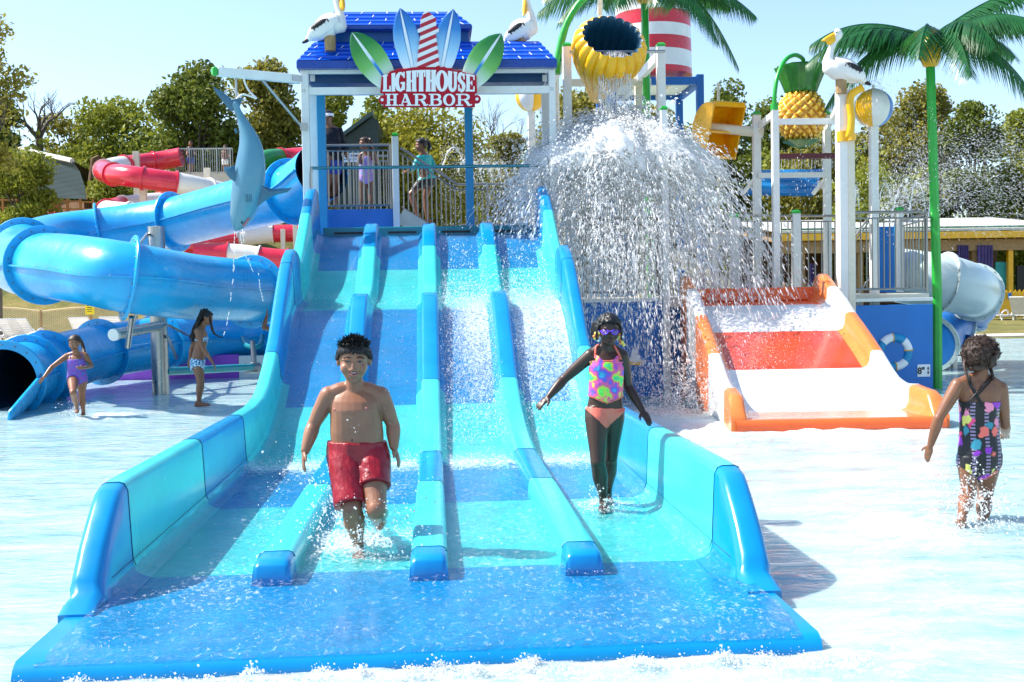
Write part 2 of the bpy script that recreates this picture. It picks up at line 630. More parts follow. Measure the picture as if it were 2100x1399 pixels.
# ------------------------------------------------------------------ roofed tower over the slide
TW = thing('slide_tower', (0, 17 * K, 0), 'tall white framed tower with two tier blue tiled roof over the slide top', 'tower')
capped_post(TW, 624, 128, 15.5, .115, cap=False)
capped_post(TW, 641, 165, 16.6, .115, cap=False)
capped_post(TW, 1131, 122, 15.5, .10, cap=False)
capped_post(TW, 1117, 158, 16.6, .115, cap=False)
for (px, py, Y, w_) in ((657, 160, 16.45, .13), (959, 160, 16.45, .125)):
    capped_post(TW, px, py, Y, w_, mat=m_column, cap=False)
for (ya, yb) in ((137, 152), (180, 195)):
    a, b = P(632, (ya + yb) / 2, 15.5), P(1126, (ya + yb) / 2, 15.5)
    b.z = a.z
    part('beam', m_white, TW, lambda m: m.bar(a, b, .07, (yb - ya) * mpp(15.5)), bevel=.006)

    def bl(m):
        for q in (a + V((-.06, -.07, 0)), b + V((.04, -.06, 0))): bolts(m, q)
    part('bolt', m_steeldk, TW, bl)
za = P(641, 162, 16.6).z
for px in (641, 1117):
    a, b = P(px, 160, 15.65), P(px, 160, 16.5); b.z = a.z; b.x = a.x
    part('beam', m_white, TW, lambda m: m.bar(a, b, .07, .1), bevel=.006)


def hip(parent, x0, x1, y0, y1, z0, ins, ix, zt, ncourse, fas):
    """hip roof frustum with stepped tile courses, light joints and a fascia"""
    def rect(f, lift=0):
        return [V((x0 + ix * f, y0 + ins * f, z0 + (zt - z0) * f + lift)), V((x1 - ix * f, y0 + ins * f, z0 + (zt - z0) * f + lift)),
                V((x1 - ix * f, y1 - ins * f, z0 + (zt - z0) * f + lift)), V((x0 + ix * f, y1 - ins * f, z0 + (zt - z0) * f + lift))]
    mb = MB()
    rings = []
    for i in range(ncourse):
        rings += [rect(i / ncourse, .022), rect((i + .97) / ncourse, .0)]
    rings.append(rect(1, 0))
    mb.loft(rings)
    rf = mb.build('roof_tiles', m_roof, parent, smooth=20)
    mb = MB()
    for i in range(ncourse):
        a, b = rect(i / ncourse, .026), rect((i + .95) / ncourse, .006)
        n = int((x1 - x0) / .41)
        for k in range(n):
            f = (k + (.25 if i % 2 else .75)) / n
            mb.bar(a[0].lerp(a[1], f), b[0].lerp(b[1], f), .012, .006)
        n = max(2, int((y1 - y0) / .41))
        for k in range(n):
            f = (k + (.25 if i % 2 else .75)) / n
            mb.bar(a[3].lerp(a[0], f), b[3].lerp(b[0], f), .012, .006)
            mb.bar(a[1].lerp(a[2], f), b[1].lerp(b[2], f), .012, .006)
    o = mb.build('tile_joints', M('roof_joint_white', (.75, .8, .9), .4), rf, smooth=0)
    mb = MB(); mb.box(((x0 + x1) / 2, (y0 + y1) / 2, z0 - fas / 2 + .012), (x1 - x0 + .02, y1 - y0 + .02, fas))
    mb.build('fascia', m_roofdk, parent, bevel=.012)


e0, e1 = P(609, 126, 15.35), P(1141, 123, 15.35)
z0 = (e0.z + e1.z) / 2
hip(TW, e0.x, e1.x, 15.35 * K, 16.75 * K, z0, .42 * K, .22, P(647, 86, 15.75).z, 5, .115)
c0, c1 = P(650, 86, 15.8), P(962, 84, 15.8)
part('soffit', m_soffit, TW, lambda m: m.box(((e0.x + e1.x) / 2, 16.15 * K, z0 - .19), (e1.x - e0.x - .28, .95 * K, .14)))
part('cupola_wall', m_framblue, TW, lambda m: m.box(((c0.x + c1.x) / 2, 16.05 * K, z0 + .46), (c1.x - c0.x, .5 * K, .46)), bevel=.01)
e2, e3 = P(643, 54, 15.62), P(967, 51, 15.62)
hip(TW, e2.x, e3.x, 15.62 * K, 16.5 * K, e2.z, .4 * K, .26, P(683, 24, 16.0).z, 4, .06)
# decks and risers
part('deck', m_wallblue, TW, lambda m: m.box((-.1, 16.25 * K, 2.39), (3.7, 1.1 * K, .18)), bevel=.01)
u0, u1 = P(668, 430, 16.9), P(806, 428, 16.9)
part('upper_deck', m_wallblue, TW, lambda m: m.box(((u0.x + u1.x) / 2 - .05, 18.35 * K, u0.z / 2 + 1.2), (u1.x - u0.x + .1, 2.9 * K, u0.z - 2.4)), bevel=.01)
s0, s1 = P(820, 432, 17.0), P(940, 506, 17.0)
part('stringer', m_cream, TW, lambda m: m.bar(s0 + V((0, -.02, -.08)), s1 + V((0, -.02, -.08)), .05, .26))


def steps(m):
    for i in range(6):
        q = s0.lerp(s1, (i + .5) / 6) + V((0, 1.0, -.04))
        m.box(q, (.2, 2.0, .04))
part('stair_treads', m_cream, TW, steps)
railing('steel baluster railing on the upper tower deck between blue and white posts', u0 + V((.02, .0, 0)), u1 + V((-.02, 0, 0)), 1.04, 13, group='steel baluster railings', posts=(.995,))
capped_post(TW, 810, 280, 16.8, .105, 2.4)
railing('sloping stair railing descending behind the sign tower to the right', s0 + V((.03, 0, 0)), s1, 1.03, 12, group='steel baluster railings')
q0, q1 = P(940, 470, 17.6), P(1075, 468, 17.6)
railing('low steel railing right of the blue column, behind the falling spray', q0, q1, .76, 12, group='steel baluster railings', posts=(.45,))
railing('steel railing at the back of the upper tower deck beside the notice', P(690, 438, 19.6), P(812, 437, 19.6), 1.08, 10, group='steel baluster railings')
# grab bar across the slide entrance
t = thing('grab_bar', P(642, 345, 15.45), 'long teal steel bar across the slide entrance below the sign', 'bar')
a, b = P(640, 345, 15.45), P(1112, 341, 15.45); b.z = a.z
part('bar', M('teal_steel', (.08, .24, .27), .25, .8), t, lambda m: m.tube([a, b], .024, 12))
for q in (a, b):
    part('bracket', m_steel, t, lambda m: m.tube([q + V((0, 0, .02)), q + V((-.02, 0, -.1)), q + V((-.02, 0, -.75))], .022, 8))
# notice on the upper deck
ns = P(717, 323, 19.4)
nt = thing('notice_board', ns, 'white notice with small red and black lettering on the tower railing', 'sign')
part('panel', m_signwhite, nt, lambda m: m.box(ns, (.44, .02, .17)))


def text(body, center, height, mat, parent, width=None, bold=.0, name='lettering', dy=0, ext=.002):
    cu = bpy.data.curves.new('lettering', 'FONT')
    cu.body = body; cu.align_x = 'CENTER'; cu.align_y = 'CENTER'; cu.size = 1; cu.offset = bold; cu.extrude = .004
    tmp = bpy.data.objects.new('tmp', cu); COL.objects.link(tmp)
    dg = bpy.context.evaluated_depsgraph_get()
    me = bpy.data.meshes.new_from_object(tmp.evaluated_get(dg))
    bpy.data.objects.remove(tmp)
    n = len(me.vertices); co = np.empty(n * 3); me.vertices.foreach_get('co', co); co = co.reshape(-1, 3)
    mn, mx = co.min(0), co.max(0)
    co -= (mn + mx) / 2
    sy = height / (mx[1] - mn[1]); sx = (width / (mx[0] - mn[0])) if width else sy
    org = origin_of(parent)
    out = np.stack([co[:, 0] * sx + center[0] - org.x, co[:, 2] / .004 * ext + center[1] + dy - org.y, co[:, 1] * sy + center[2] - org.z], 1)
    me.vertices.foreach_set('co', out.ravel())
    me.materials.clear(); me.materials.append(mat)
    o = bpy.data.objects.new(name, me); COL.objects.link(o); o.parent = parent
    return o


m_blackp = M('black_lettering', (.01, .01, .012), .5)
text('GUEST PERMIT', ns + V((.02, 0, .03)), .045, M('dark_red_lettering', (.2, .01, .02), .5), nt, .36, .01, dy=-.012)
text('required at all times', ns + V((.02, 0, -.035)), .03, m_blackp, nt, .3, dy=-.012)

# ------------------------------------------------------------------ the LIGHTHOUSE HARBOR sign
YS = 15.18
def C2(x, y): return P(600 + x / 3.4967, y / 3.4967, YS)      # sign drawing units -> point on the sign plane
so = C2(980, 620)
SG = thing('park_sign', so, 'red and white lighthouse shaped sign with four surfboards fanned out behind it', 'sign')
XA, ZA = V((1, 0, 0)), V((0, 0, 1))


def flat(pts, dy, th):      # outline in drawing units
    mb = MB()
    q = [C2(*p) for p in pts]
    mb.prism([(p.x, p.z) for p in q], V((0, q[0].y + dy, 0)), XA, ZA, th)
    return mb


def circ(cx, cy, r, n=28, r2=None): return [(cx + r * math.cos(2 * math.pi * k / n), cy + (r2 or r) * math.sin(2 * math.pi * k / n)) for k in range(n)]


t = NT('surfboard_print')
at = t.n('ShaderNodeAttribute', attribute_name='paint')
sp = t.n('ShaderNodeSeparateColor'); t.l(at.outputs['Color'], sp.inputs[0])
tt, ss_ = sp.outputs[0], sp.outputs[1]
hue = sp.outputs[2]
gb = t.ramp(tt, [(0, (.008, .10, .42)), (.3, (.02, .22, .58)), (.62, (.30, .58, .80)), (.95, (.78, .86, .90))])
gg = t.ramp(tt, [(0, (.008, .13, .03)), (.3, (.02, .24, .03)), (.6, (.16, .46, .10)), (.95, (.75, .86, .80))])
base = t.mix(t.math('GREATER_THAN', hue, .5), gb, gg)
sg = t.ramp(tt, [(0, (.8, .82, .8)), (.5, (.7, .8, .85)), (.62, (.03, .25, .6)), (1, (.005, .06, .4))])
stp = t.mix(t.math('GREATER_THAN', hue, .5), (.8, .82, .82), sg)
base = t.mix(t.math('LESS_THAN', ss_, .10), base, stp)
ln = t.math('MULTIPLY', t.math('GREATER_THAN', ss_, .16), t.math('LESS_THAN', ss_, .19))
base = t.mix(t.math('MULTIPLY', ln, t.math('LESS_THAN', hue, .5)), base, (.03, .04, .2))
t.l(base, t.b.inputs['Base Color'])
t.b.inputs['Roughness'].default_value = .35
t.b.inputs['Coat Weight'].default_value = .2
m_board = t.m


def board(tip, bas, wmax, hue, dy, wp):
    tip, bas = C2(*tip), C2(*bas)
    ax = (bas - tip); L = ax.length; ax.normalize()
    sd = V((ax.z, 0, -ax.x))
    wd = wmax / 3.4967 * mpp(YS)
    mb = MB(); cols = []
    nT, nS = 28, 13
    for side in (0, 1):
        rows = []
        for i in range(nT):
            tq = i / (nT - 1)
            hw = wd * float(np.interp(tq, [p[0] for p in wp], [p[1] for p in wp]))
            row = []
            for k in range(nS):
                s_ = -1 + 2 * k / (nS - 1)
                bulge = .018 * math.sqrt(max(0, 1 - s_ * s_))
                row.append(tip + ax * (L * tq) + sd * (hw * s_) + V((0, dy + (-bulge if side == 0 else bulge), 0)))
                cols.append((tq, abs(s_), hue, 1))
            rows.append(row)
        mb.grid(rows)
    o = mb.build('surfboard', m_board, SG, smooth=60)
    ca = o.data.color_attributes.new('paint', 'FLOAT_COLOR', 'POINT')
    ca.data.foreach_set('color', np.array(cols).ravel())
    return o


WPI = [(0, .0), (.02, .14), (.06, .32), (.15, .60), (.3, .88), (.45, 1), (.6, .99), (.8, .86), (1, .6)]
board((424, 228), (690, 600), 112, 1, .03, WPI)
board((1498, 238), (1262, 600), 112, 1, .03, WPI)
board((770, 58), (868, 520), 92, 0, .0, WPI)
board((1153, 64), (1066, 520), 92, 0, .0, WPI)
flat([(628, 668), (640, 548), (690, 528), (700, 515), (745, 502), (760, 492), (800, 497), (860, 486), (890, 484), (892, 478), (1055, 478), (1060, 486), (1092, 480), (1100, 490), (1140, 492), (1150, 505), (1200, 508), (1235, 524), (1318, 542), (1323, 668), (1308, 672), (1308, 770), (652, 770), (652, 672)], -.03, .05).build('sign_board', m_signred, SG, bevel=.004)
for (cx, cy) in ((648, 719), (1320, 714)):
    flat(circ(cx, cy, 30), -.034, .05).build('round_ear', m_signred, SG)
    flat(circ(cx - 5 if cx < 900 else cx + 2, cy, 11), -.041, .01).build('white_dot', m_signwhite, SG)
t = NT('sign_stripes')
o3 = t.sep('Object')
fr = t.math('FRACT', t.math('MULTIPLY', t.math('ADD', o3[2], t.math('MULTIPLY', o3[0], -.42)), 1 / .118))
c = t.mix(t.math('GREATER_THAN', fr, .5), (.80, .79, .78), (.47, .012, .03))
t.l(c, t.b.inputs['Base Color']); t.b.inputs['Roughness'].default_value = .4
flat([(963, 80), (985, 95), (1030, 138), (1032, 200), (1050, 208), (1048, 234), (1028, 238), (1030, 262), (1055, 484), (890, 484), (914, 262), (916, 240), (896, 236), (897, 212), (917, 204), (918, 140), (940, 100)], -.045, .035).build('lighthouse_cutout', t.m, SG, bevel=.003)


def arch_top(x): return 505 + 40 * ((x - 975) / 335.0) ** 2


SIGNMB = MB(); _k = [0]


def glyph(strokes, x0, x1, bot, top):
    """strokes: (polyline in the unit box, widths) drawn as proud white strips"""
    for pts, wd in strokes:
        _k[0] += 1
        dy = -.036 - .0004 * (_k[0] % 9)
        n = len(pts)
        ws = wd if isinstance(wd, (list, tuple)) else [wd] * n
        closed = pts[0] == pts[-1] and n > 3
        L, Rr = [], []
        for i in range(n):
            if closed: a, b = pts[i - 1 if i else n - 2], pts[i + 1 if i < n - 1 else 1]
            else: a, b = pts[max(i - 1, 0)], pts[min(i + 1, n - 1)]
            asp = (x1 - x0) / (bot - top((x0 + x1) / 2))
            dx, dyy = (b[0] - a[0]) * asp, b[1] - a[1]
            l = math.hypot(dx, dyy) or 1
            nx, ny = -dyy / l, dx / l
            h = ws[i] / 2
            for lst, sg_ in ((L, 1), (Rr, -1)):
                u, v = pts[i][0] + sg_ * nx * h / asp, pts[i][1] + sg_ * ny * h
                x = x0 + u * (x1 - x0)
                y = bot - v * (bot - top(x))
                q = C2(x, y); q.y += dy
                lst.append(q)
        m = n
        vs = L + Rr
        SIGNMB.add(vs, [(i, i + 1, m + i + 1, m + i) for i in range(n - 1)])


def arc(cx, cy, rx, ry, a0, a1, n=14):
    return [(cx + rx * math.cos(rad(a0 + (a1 - a0) * k / n)), cy + ry * math.sin(rad(a0 + (a1 - a0) * k / n))) for k in range(n + 1)]


def H(y, a, b, w=.10): return ([(a, y), (b, y)], w)


def ring(th, tv, n=26):   # thick sides, thin top
    pts = arc(.5, .5, .5 - th / 2, .5 - tv / 2, 0, 360, n); pts[-1] = pts[0]
    return pts, [tv + (th * .0 + (th - tv)) * abs(math.cos(2 * math.pi * k / n)) for k in range(n + 1)]


def stem(x, w, a=0, b=1): return ([(x, a), (x, b)], w)


def letters(asp):       # stem width in units of letter height
    s_ = .20 if asp < 1 else .24
    ro = ring(s_, .10)
    u = s_ / asp       # stem in unit-box widths
    d = {}
    d['L'] = [stem(u * .5 + .1, s_), H(.95, 0, u + .2), H(.055, 0, 1, .11), ([(.93, .0), (.93, .32)], .09)]
    d['I'] = [stem(.5, s_), H(.95, 0, 1), H(.05, 0, 1)]
    d['H'] = [stem(.24, s_), stem(.76, s_), H(.95, 0, .47), H(.95, .53, 1), H(.05, 0, .47), H(.05, .53, 1), H(.5, .2, .8, .1)]
    d['T'] = [stem(.5, s_), H(.94, 0, 1, .12), H(.05, .22, .78), ([(.05, .68), (.05, 1)], .07), ([(.95, .68), (.95, 1)], .07)]
    d['O'] = [ro]
    d['U'] = [stem(.22, s_, .33, 1), stem(.8, s_ * .7, .33, 1), H(.95, 0, .46), H(.95, .6, 1), (arc(.51, .33, .29, .28, 180, 360), [s_] + [s_ * .85] * 6 + [.14] + [s_ * .7] * 7)]
    d['G'] = [(arc(.5, .5, .39, .44, 40, 335, 22), [.1, .1] + [.12] * 3 + [.17] * 2 + [s_] * 9 + [.14] * 7), ([(.84, 0.08), (.84, .42)], s_ * .8), H(.43, .52, 1), ([(.9, .68), (.9, .98)], .08)]
    d['S'] = [(arc(.5, .73, .33, .21, 20, 270, 12) + arc(.5, .26, .34, .22, 90, -160, 12), [.1] * 3 + [.17] * 5 + [s_] * 10 + [.17] * 5 + [.1] * 3), ([(.88, .66), (.88, .98)], .08), ([(.1, .02), (.1, .36)], .08)]
    d['E'] = [stem(u * .5 + .08, s_), H(.945, 0, 1, .11), H(.055, 0, 1, .11), H(.5, .2, .72), ([(.94, .7), (.94, 1)], .08), ([(.94, 0), (.94, .32)], .08), ([(.7, .36), (.7, .64)], .06)]
    d['A'] = [([(.2, .03), (.48, .97)], .10), ([(.48, .97), (.8, .03)], s_), H(.32, .25, .7, .09), H(.05, 0, .38), H(.05, .56, 1), ([(.36, .96), (.56, .96)], .08)]
    d['B'] = [stem(.24, s_), H(.95, 0, .55), H(.05, 0, .6), H(.52, .2, .6, .09), (arc(.55, .74, .26, .21, 90, -90, 10), [.1, .13, .17] + [s_ * .9] * 5 + [.17, .13, .1]), (arc(.58, .28, .29, .23, 90, -90, 10), [.1, .13, .17] + [s_] * 5 + [.17, .13, .1])]
    d['R'] = [stem(.22, s_), H(.95, 0, .55), H(.05, 0, .44), H(.5, .2, .55, .09), (arc(.52, .73, .26, .22, 90, -90, 10), [.1, .13, .17] + [s_ * .9] * 5 + [.17, .13, .1]), ([(.5, .5), (.68, .3), (.78, .08), (.9, .05), (1, .12)], [.12, s_, s_, .12, .07])]
    return d


for ch, x0, x1 in (('L', 646, 704), ('I', 710, 737), ('G', 742, 806), ('H', 815, 890), ('T', 893, 951), ('H', 955, 1029), ('O', 1033, 1110), ('U', 1114, 1181), ('S', 1187, 1235), ('E', 1241, 1304)):
    tp = arch_top((x0 + x1) / 2)
    glyph(letters((x1 - x0) / (660 - tp))[ch], x0, x1, 660, arch_top)
for ch, x0, x1 in (('H', 667, 757), ('A', 762, 862), ('R', 866, 972), ('B', 977, 1074), ('O', 1079, 1166), ('R', 1171, 1287)):
    glyph(letters((x1 - x0) / 86.)[ch], x0, x1, 762, lambda x: 676)
SIGNMB.build('lettering', m_signwhite, SG, smooth=0, recalc=False)

# ------------------------------------------------------------------ shark on its hoist
HO = thing('shark_hoist', P(618, 165, 15.4), 'white cantilever beam with green end cap holding the hanging shark', 'beam')
a, b = P(617, 163, 15.3), P(446, 148, 14.75); b.z = a.z
part('beam', m_white, HO, lambda m: m.bar(a, b, .10, .125), bevel=.008)
d = (b - a).normalized()
part('end_cap', m_green, HO, lambda m: m.bar(b + d * .001, b + d * .085, .102, .127), bevel=.03)
part('mount_plate', m_steel, HO, lambda m: m.bar(a - d * .0, a + d * .16, .12, .075))
br0, br1 = P(538, 164, 15.03), P(619, 260, 15.33)
part('brace', m_steel, HO, lambda m: m.tube([br0, br1], .022, 8))
part('mount_plate', m_steel, HO, lambda m: m.box(br1 + V((.03, 0, 0)), (.1, .1, .1)))
part('hanger_rod', m_steel, HO, lambda m: m.tube([P(484, 155, 14.9), P(485, 208, 14.9)], .018, 8))
part('hook', m_white, HO, lambda m: m.tube(vspline([P(500, 160, 14.9), P(503, 172, 14.9), P(512, 188, 14.9), P(526, 202, 14.9), P(512, 197, 14.88), P(497, 194, 14.86), P(486, 203, 14.86), P(483, 208, 14.86)], 5), .014, 8))
t = NT('shark_paint')
at = t.n('ShaderNodeAttribute', attribute_name='paint')
c = t.mix(t.ramp(at.outputs['Fac'], [(.30, (0, 0, 0)), (.72, (1, 1, 1))]), (.018, .095, .17), (.10, .26, .35))
c = t.mix(t.ramp(t.noise(7, 5, .7), [(.45, (0, 0, 0)), (.8, (.35, .35, .35))]), c, (.05, .2, .34))
t.l(c, t.b.inputs['Base Color']); t.b.inputs['Roughness'].default_value = .3; t.b.inputs['Coat Weight'].default_value = .25
m_shark = t.m
YH = 14.85
SKT = thing('shark', P(500, 470, YH), 'blue grey model shark hanging head down from the white hoist beam', 'shark figure')
spine = [(483, 474, .004), (486, 466, .075), (492, 450, .14), (500, 425, .19), (506, 395, .215), (511, 365, .222), (514, 335, .205), (514, 305, .17), (509, 280, .125), (501, 258, .085), (493, 240, .055), (487, 226, .046), (483, 214, .05), (481, 207, .02)]
sp_ = spline(spine, 5)
mb = MB()
nk = 20
rings, cols = [], []
for i, (x, y, r) in enumerate(sp_):
    c0 = P(x, y, YH)
    a_, b_ = sp_[max(i - 1, 0)], sp_[min(i + 1, len(sp_) - 1)]
    dd = (P(b_[0], b_[1], YH) - P(a_[0], a_[1], YH)).normalized()
    xx = dd.cross(V((0, 1, 0))).normalized(); yy_ = V((0, 1, 0))
    ring_ = []
    for k in range(nk):
        an = 2 * math.pi * k / nk
        ring_.append(c0 + xx * (max(.004, r) * 1.02 * math.cos(an)) + yy_ * (max(.004, r) * .82 * math.sin(an)))
        cols.append(.5 + .5 * math.cos(an + 2.2))
    rings.append(ring_)
mb.loft(rings)
o = mb.build('body', m_shark, SKT, smooth=70)
ca = o.data.attributes.new('paint', 'FLOAT', 'POINT'); ca.data.foreach_set('value', cols)


def fin(name, pts, Y0, Y1=None, th=.035):
    """pts: outline in photo pixels, with optional own depth; fin thins to its edge"""
    n = len(pts)
    q = [P(p[0], p[1], p[2] if len(p) > 2 else Y0) for p in pts]
    c = sum(q, V((0, 0, 0))) / n
    nrm = (q[1] - q[0]).cross(q[2] - q[0]).normalized()
    m = MB()
    vs = q + [c.lerp(p, .55) + nrm * th for p in q] + [c.lerp(p, .55) - nrm * th for p in q] + [c + nrm * th * 1.2, c - nrm * th * 1.2]
    fs = []
    for i in range(n):
        j = (i + 1) % n
        fs += [(i, j, n + j, n + i), (j, i, 2 * n + i, 2 * n + j), (n + i, n + j, 3 * n), (2 * n + j, 2 * n + i, 3 * n + 1)]
    m.add(vs, fs)
    o = m.build(name, m_shark, SKT, smooth=80)
    ca = o.data.attributes.new('paint', 'FLOAT', 'POINT'); ca.data.foreach_set('value', [.35] * len(vs))


fin('tail_fin', [(484, 226), (490, 222), (496, 208), (500, 200), (494, 203), (484, 210), (474, 202), (456, 188), (436, 177), (442, 190), (458, 210), (472, 228)], YH, th=.02)
fin('dorsal_fin', [(512, 288), (522, 285), (535, 289), (533, 300), (528, 316), (518, 306)], YH, th=.02)
fin('pectoral_fin', [(482, 338), (470, 343), (458, 341), (461, 352), (470, 365), (484, 375)], YH - .1, th=.02)
fin('pectoral_fin', [(526, 372), (535, 380), (560, 388), (600, 385), (590, 394), (560, 402), (540, 415), (527, 425)], YH - .05, th=.02)
fin('small_fin', [(484, 262), (480, 266), (483, 274), (489, 272)], YH, th=.01)
fin('small_fin', [(500, 250), (506, 247), (504, 256)], YH, th=.01)


def gills(m):
    for i in range(4):
        x = 508 + i * 3.4
        a, b = P(x, 401, YH), P(x + 1, 417, YH)
        off = V((0, -(.21 * .82) * math.sqrt(max(.1, 1 - ((x - 505) * mpp(YH) / .215) ** 2)) / 1 - .004, 0))
        m.tube([a + off, b + off], .003, 5)
part('gill_slits', m_navy, SKT, gills)
ey = P(496, 458, YH) + V((.02, -.112, 0))
part('eye', m_black, SKT, lambda m: m.ell(ey, .016, nu=10, nv=6))
part('mouth', M('mouth_pink', (.55, .12, .14), .4), SKT, lambda m: m.tube(vspline([P(500, 465, YH) + V((0, -.07, 0)), P(508, 456, YH) + V((0, -.09, 0)), P(513, 448, YH) + V((0, -.10, 0))], 4), .011, 6))

# ------------------------------------------------------------------ pelicans
def pelican(label, Y, tail, body, chest, neck, bill, foot, facing, bw=.17):
    """all points photo pixels at depth Y: spine tail -> body -> chest, neck list up to the head, bill (base, tip, depth shift)"""
    t = thing('pelican', P(*foot, Y), label, 'pelican figure', 'white model pelicans')
    m = MB()
    pts = [tail] + body + [chest]
    rs = [.012, bw * .55] + [bw] * (len(body) - 1) + [bw * .8]
    path = spline([(*P(p[0], p[1], Y), r) for p, r in zip(pts, rs)], 6)
    path += spline([(*P(chest[0], chest[1], Y), bw * .8)] + [(*P(p[0], p[1], Y), r) for p, r in zip(neck, (.085, .055, .048, .05, .075, .07, .015)[:len(neck)] if len(neck) <= 7 else [.05] * len(neck))], 6)[1:]
    m.tube([p[:3] for p in path], [max(.006, p[3]) for p in path], 16)
    bd = m.build('body', m_white, t, smooth=80)
    # wings: dark tipped ellipsoids lying along the flanks
    a, b = P(*tail, Y), P(*body[-1], Y)
    ax = (b - a).normalized(); up = V((0, 1, 0)).cross(ax); up = up if up.z > 0 else -up
    for s_ in (-1, 1):
        c = a.lerp(b, .70) + V((0, s_ * bw * .72, 0)) + up * .02
        part('wing', m_white, t, lambda m: m.ell(c, (bw * 1.55, bw * .36, bw * .66), (ax, V((0, 1, 0)), up), 18, 10), smooth=80)
        c2 = c + up * bw * .30 + V((0, s_ * bw * .06, 0))
        part('wing_patch', m_black, t, lambda m: m.ell(c2 - ax * .03, (bw * .95, bw * .36, bw * .33), (ax, V((0, 1, 0)), up), 14, 8), smooth=80)
        for k in range(5):
            e = c2 + ax * (bw * (-.8 + .35 * k)) - up * bw * .12
            part('feather', m_black, t, lambda m: m.ell(e, (bw * .09, bw * .36, bw * .3), (ax, V((0, 1, 0)), up), 8, 6), smooth=80)
    part('tail_tip', m_black, t, lambda m: m.ell(a + ax * .05, (.09, .04, .03), (ax, V((0, 1, 0)), up), 10, 6), smooth=80)
    hb, ht, dsh = bill
    h0, h1 = P(*hb, Y), P(*ht, Y + dsh)
    part('bill', m_amber, t, lambda m: m.tube([h0, h0.lerp(h1, .3), h0.lerp(h1, .7), h1], [(.05, .035), (.05, .04), (.035, .03), (.012, .012)], 12), smooth=80)
    part('pouch', m_yellow, t, lambda m: m.ell(h0.lerp(h1, .35) - V((0, 0, .05)), (.10, .045, .06), (lambda d: (d, d.cross(V((0, 0, 1))).normalized(), d.cross(V((0, 0, 1))).normalized().cross(d)))((h1 - h0).normalized()), 12, 8), smooth=80)
    hd = P(*neck[-2], Y)
    for s_ in (-1, 1):
        part('eye', m_white, t, lambda m: m.ell(hd + V((facing * .03, s_ * .055, .02)), .024, nu=10, nv=8), smooth=80)
        part('pupil', m_black, t, lambda m: m.ell(hd + V((facing * .04, s_ * .071, .02)), .013, nu=8, nv=6), smooth=80)
    f = P(*foot, Y)
    part('perch', m_wood, t, lambda m: m.tube([f + V((0, 0, .09)), f + V((0, 0, .05)), f + V((0, 0, -.06)), f - V((0, 0, .16))], [.06, .085, .085, .08], 10))
    return t


pelican('white pelican on the left end of the blue roof, facing right', 15.45, (624, 86), [(645, 70), (668, 56), (684, 50)], (694, 52), [(697, 36), (696, 24), (692, 10), (690, -4), (695, -14), (699, -16)], ((700, -8), (705, 22), -.1), (677, 82), 1)
pelican('white pelican on the right end of the blue roof, beside the palm', 15.9, (1034, 88), [(1050, 76), (1064, 64), (1078, 60)], (1086, 58), [(1089, 42), (1088, 28), (1083, 12), (1080, 2), (1078, -4), (1074, -4)], ((1077, 4), (1074, 33), -.3), (1068, 84), -1)
pelican('white pelican perched on the tall white post beside the beach ball', 14.95, (1782, 172), [(1760, 158), (1738, 146), (1716, 140)], (1704, 137), [(1699, 124), (1702, 108), (1708, 92), (1713, 82), (1718, 71), (1712, 68)], ((1716, 72), (1686, 84), -.05), (1725, 170), -1)
# ------------------------------------------------------------------ middle deck with blue panels
def xz(px, py, Y): p = P(px, py, Y); return p.x, p.z


def panel(name, label, px0, px1, py0, Y, zb, mat, th=.08, cat='wall', group=None):
    a, b = P(px0, py0, Y), P(px1, py0, Y)
    mb = MB(); mb.box(((a.x + b.x) / 2, a.y + th / 2, (a.z + zb) / 2), (b.x - a.x, th, a.z - zb))
    return tag(mb.build(name, mat, bevel=.006), label, cat, group)


YB = 15.3
pl = panel('blue_panel', 'blue painted panel wall with a small sailboat, left of the red slide', 1197, 1408, 615, YB, -.2, m_wallblue)
pr = panel('blue_panel', 'blue painted panel wall carrying a life ring, right of the red slide', 1742, 1913, 627, YB, -.2, m_wallblue)
DK = thing('play_deck', P(1550, 612, 17) * 1, 'white edged play deck behind the red slide and the falling water', 'deck')
dz = P(1300, 611, YB).z
x0, x1 = P(1197, 611, YB).x, P(1912, 611, YB).x
part('deck_floor', m_cream, DK, lambda m: m.box(((x0 + x1) / 2, (YB + 2.4) * K, dz - .05), (x1 - x0, 4.6 * K, .08)), bevel=.01)
part('deck_edge', m_white, DK, lambda m: m.box(((x0 + P(1395, 0, YB).x) / 2, YB * K - .015, dz - .03), (P(1395, 0, YB).x - x0, .03, .055)), bevel=.004)
part('deck_edge', m_white, DK, lambda m: m.box(((x1 + P(1745, 0, YB).x) / 2, YB * K - .015, dz - .10), (x1 - P(1745, 0, YB).x, .03, .05)), bevel=.004)
capped_post(DK, 1361, 226, 15.15, .10, -.2)
capped_post(DK, 1632, 438, 16.6, .13, dz)
capped_post(DK, 1506, 446, 16.6, .13, dz)
capped_post(DK, 1463, 452, 18.2, .10, dz, cap=False)
capped_post(DK, 1845, 432, 16.8, .10, dz)
capped_post(DK, 1140, 150, 18.2, .10, 0, cap=False)
capped_post(DK, 1318, 300, 18.6, .10, 0, cap=False)
a, b = P(1370, 623, 15.2), P(1412, 622, 15.2)
part('beam', m_white, DK, lambda m: m.bar(a, b, .08, .10), bevel=.005)
part('blue_locker', m_wallblue, DK, lambda m: m.box((P(1812, 0, 18).x, 18 * K, (P(1812, 466, 18).z + dz) / 2), (.42, .4, P(1812, 466, 18).z - dz)), bevel=.01)
part('blue_post', m_column, DK, lambda m: vpost(m, 1838, 455, 17.6, .06, dz))
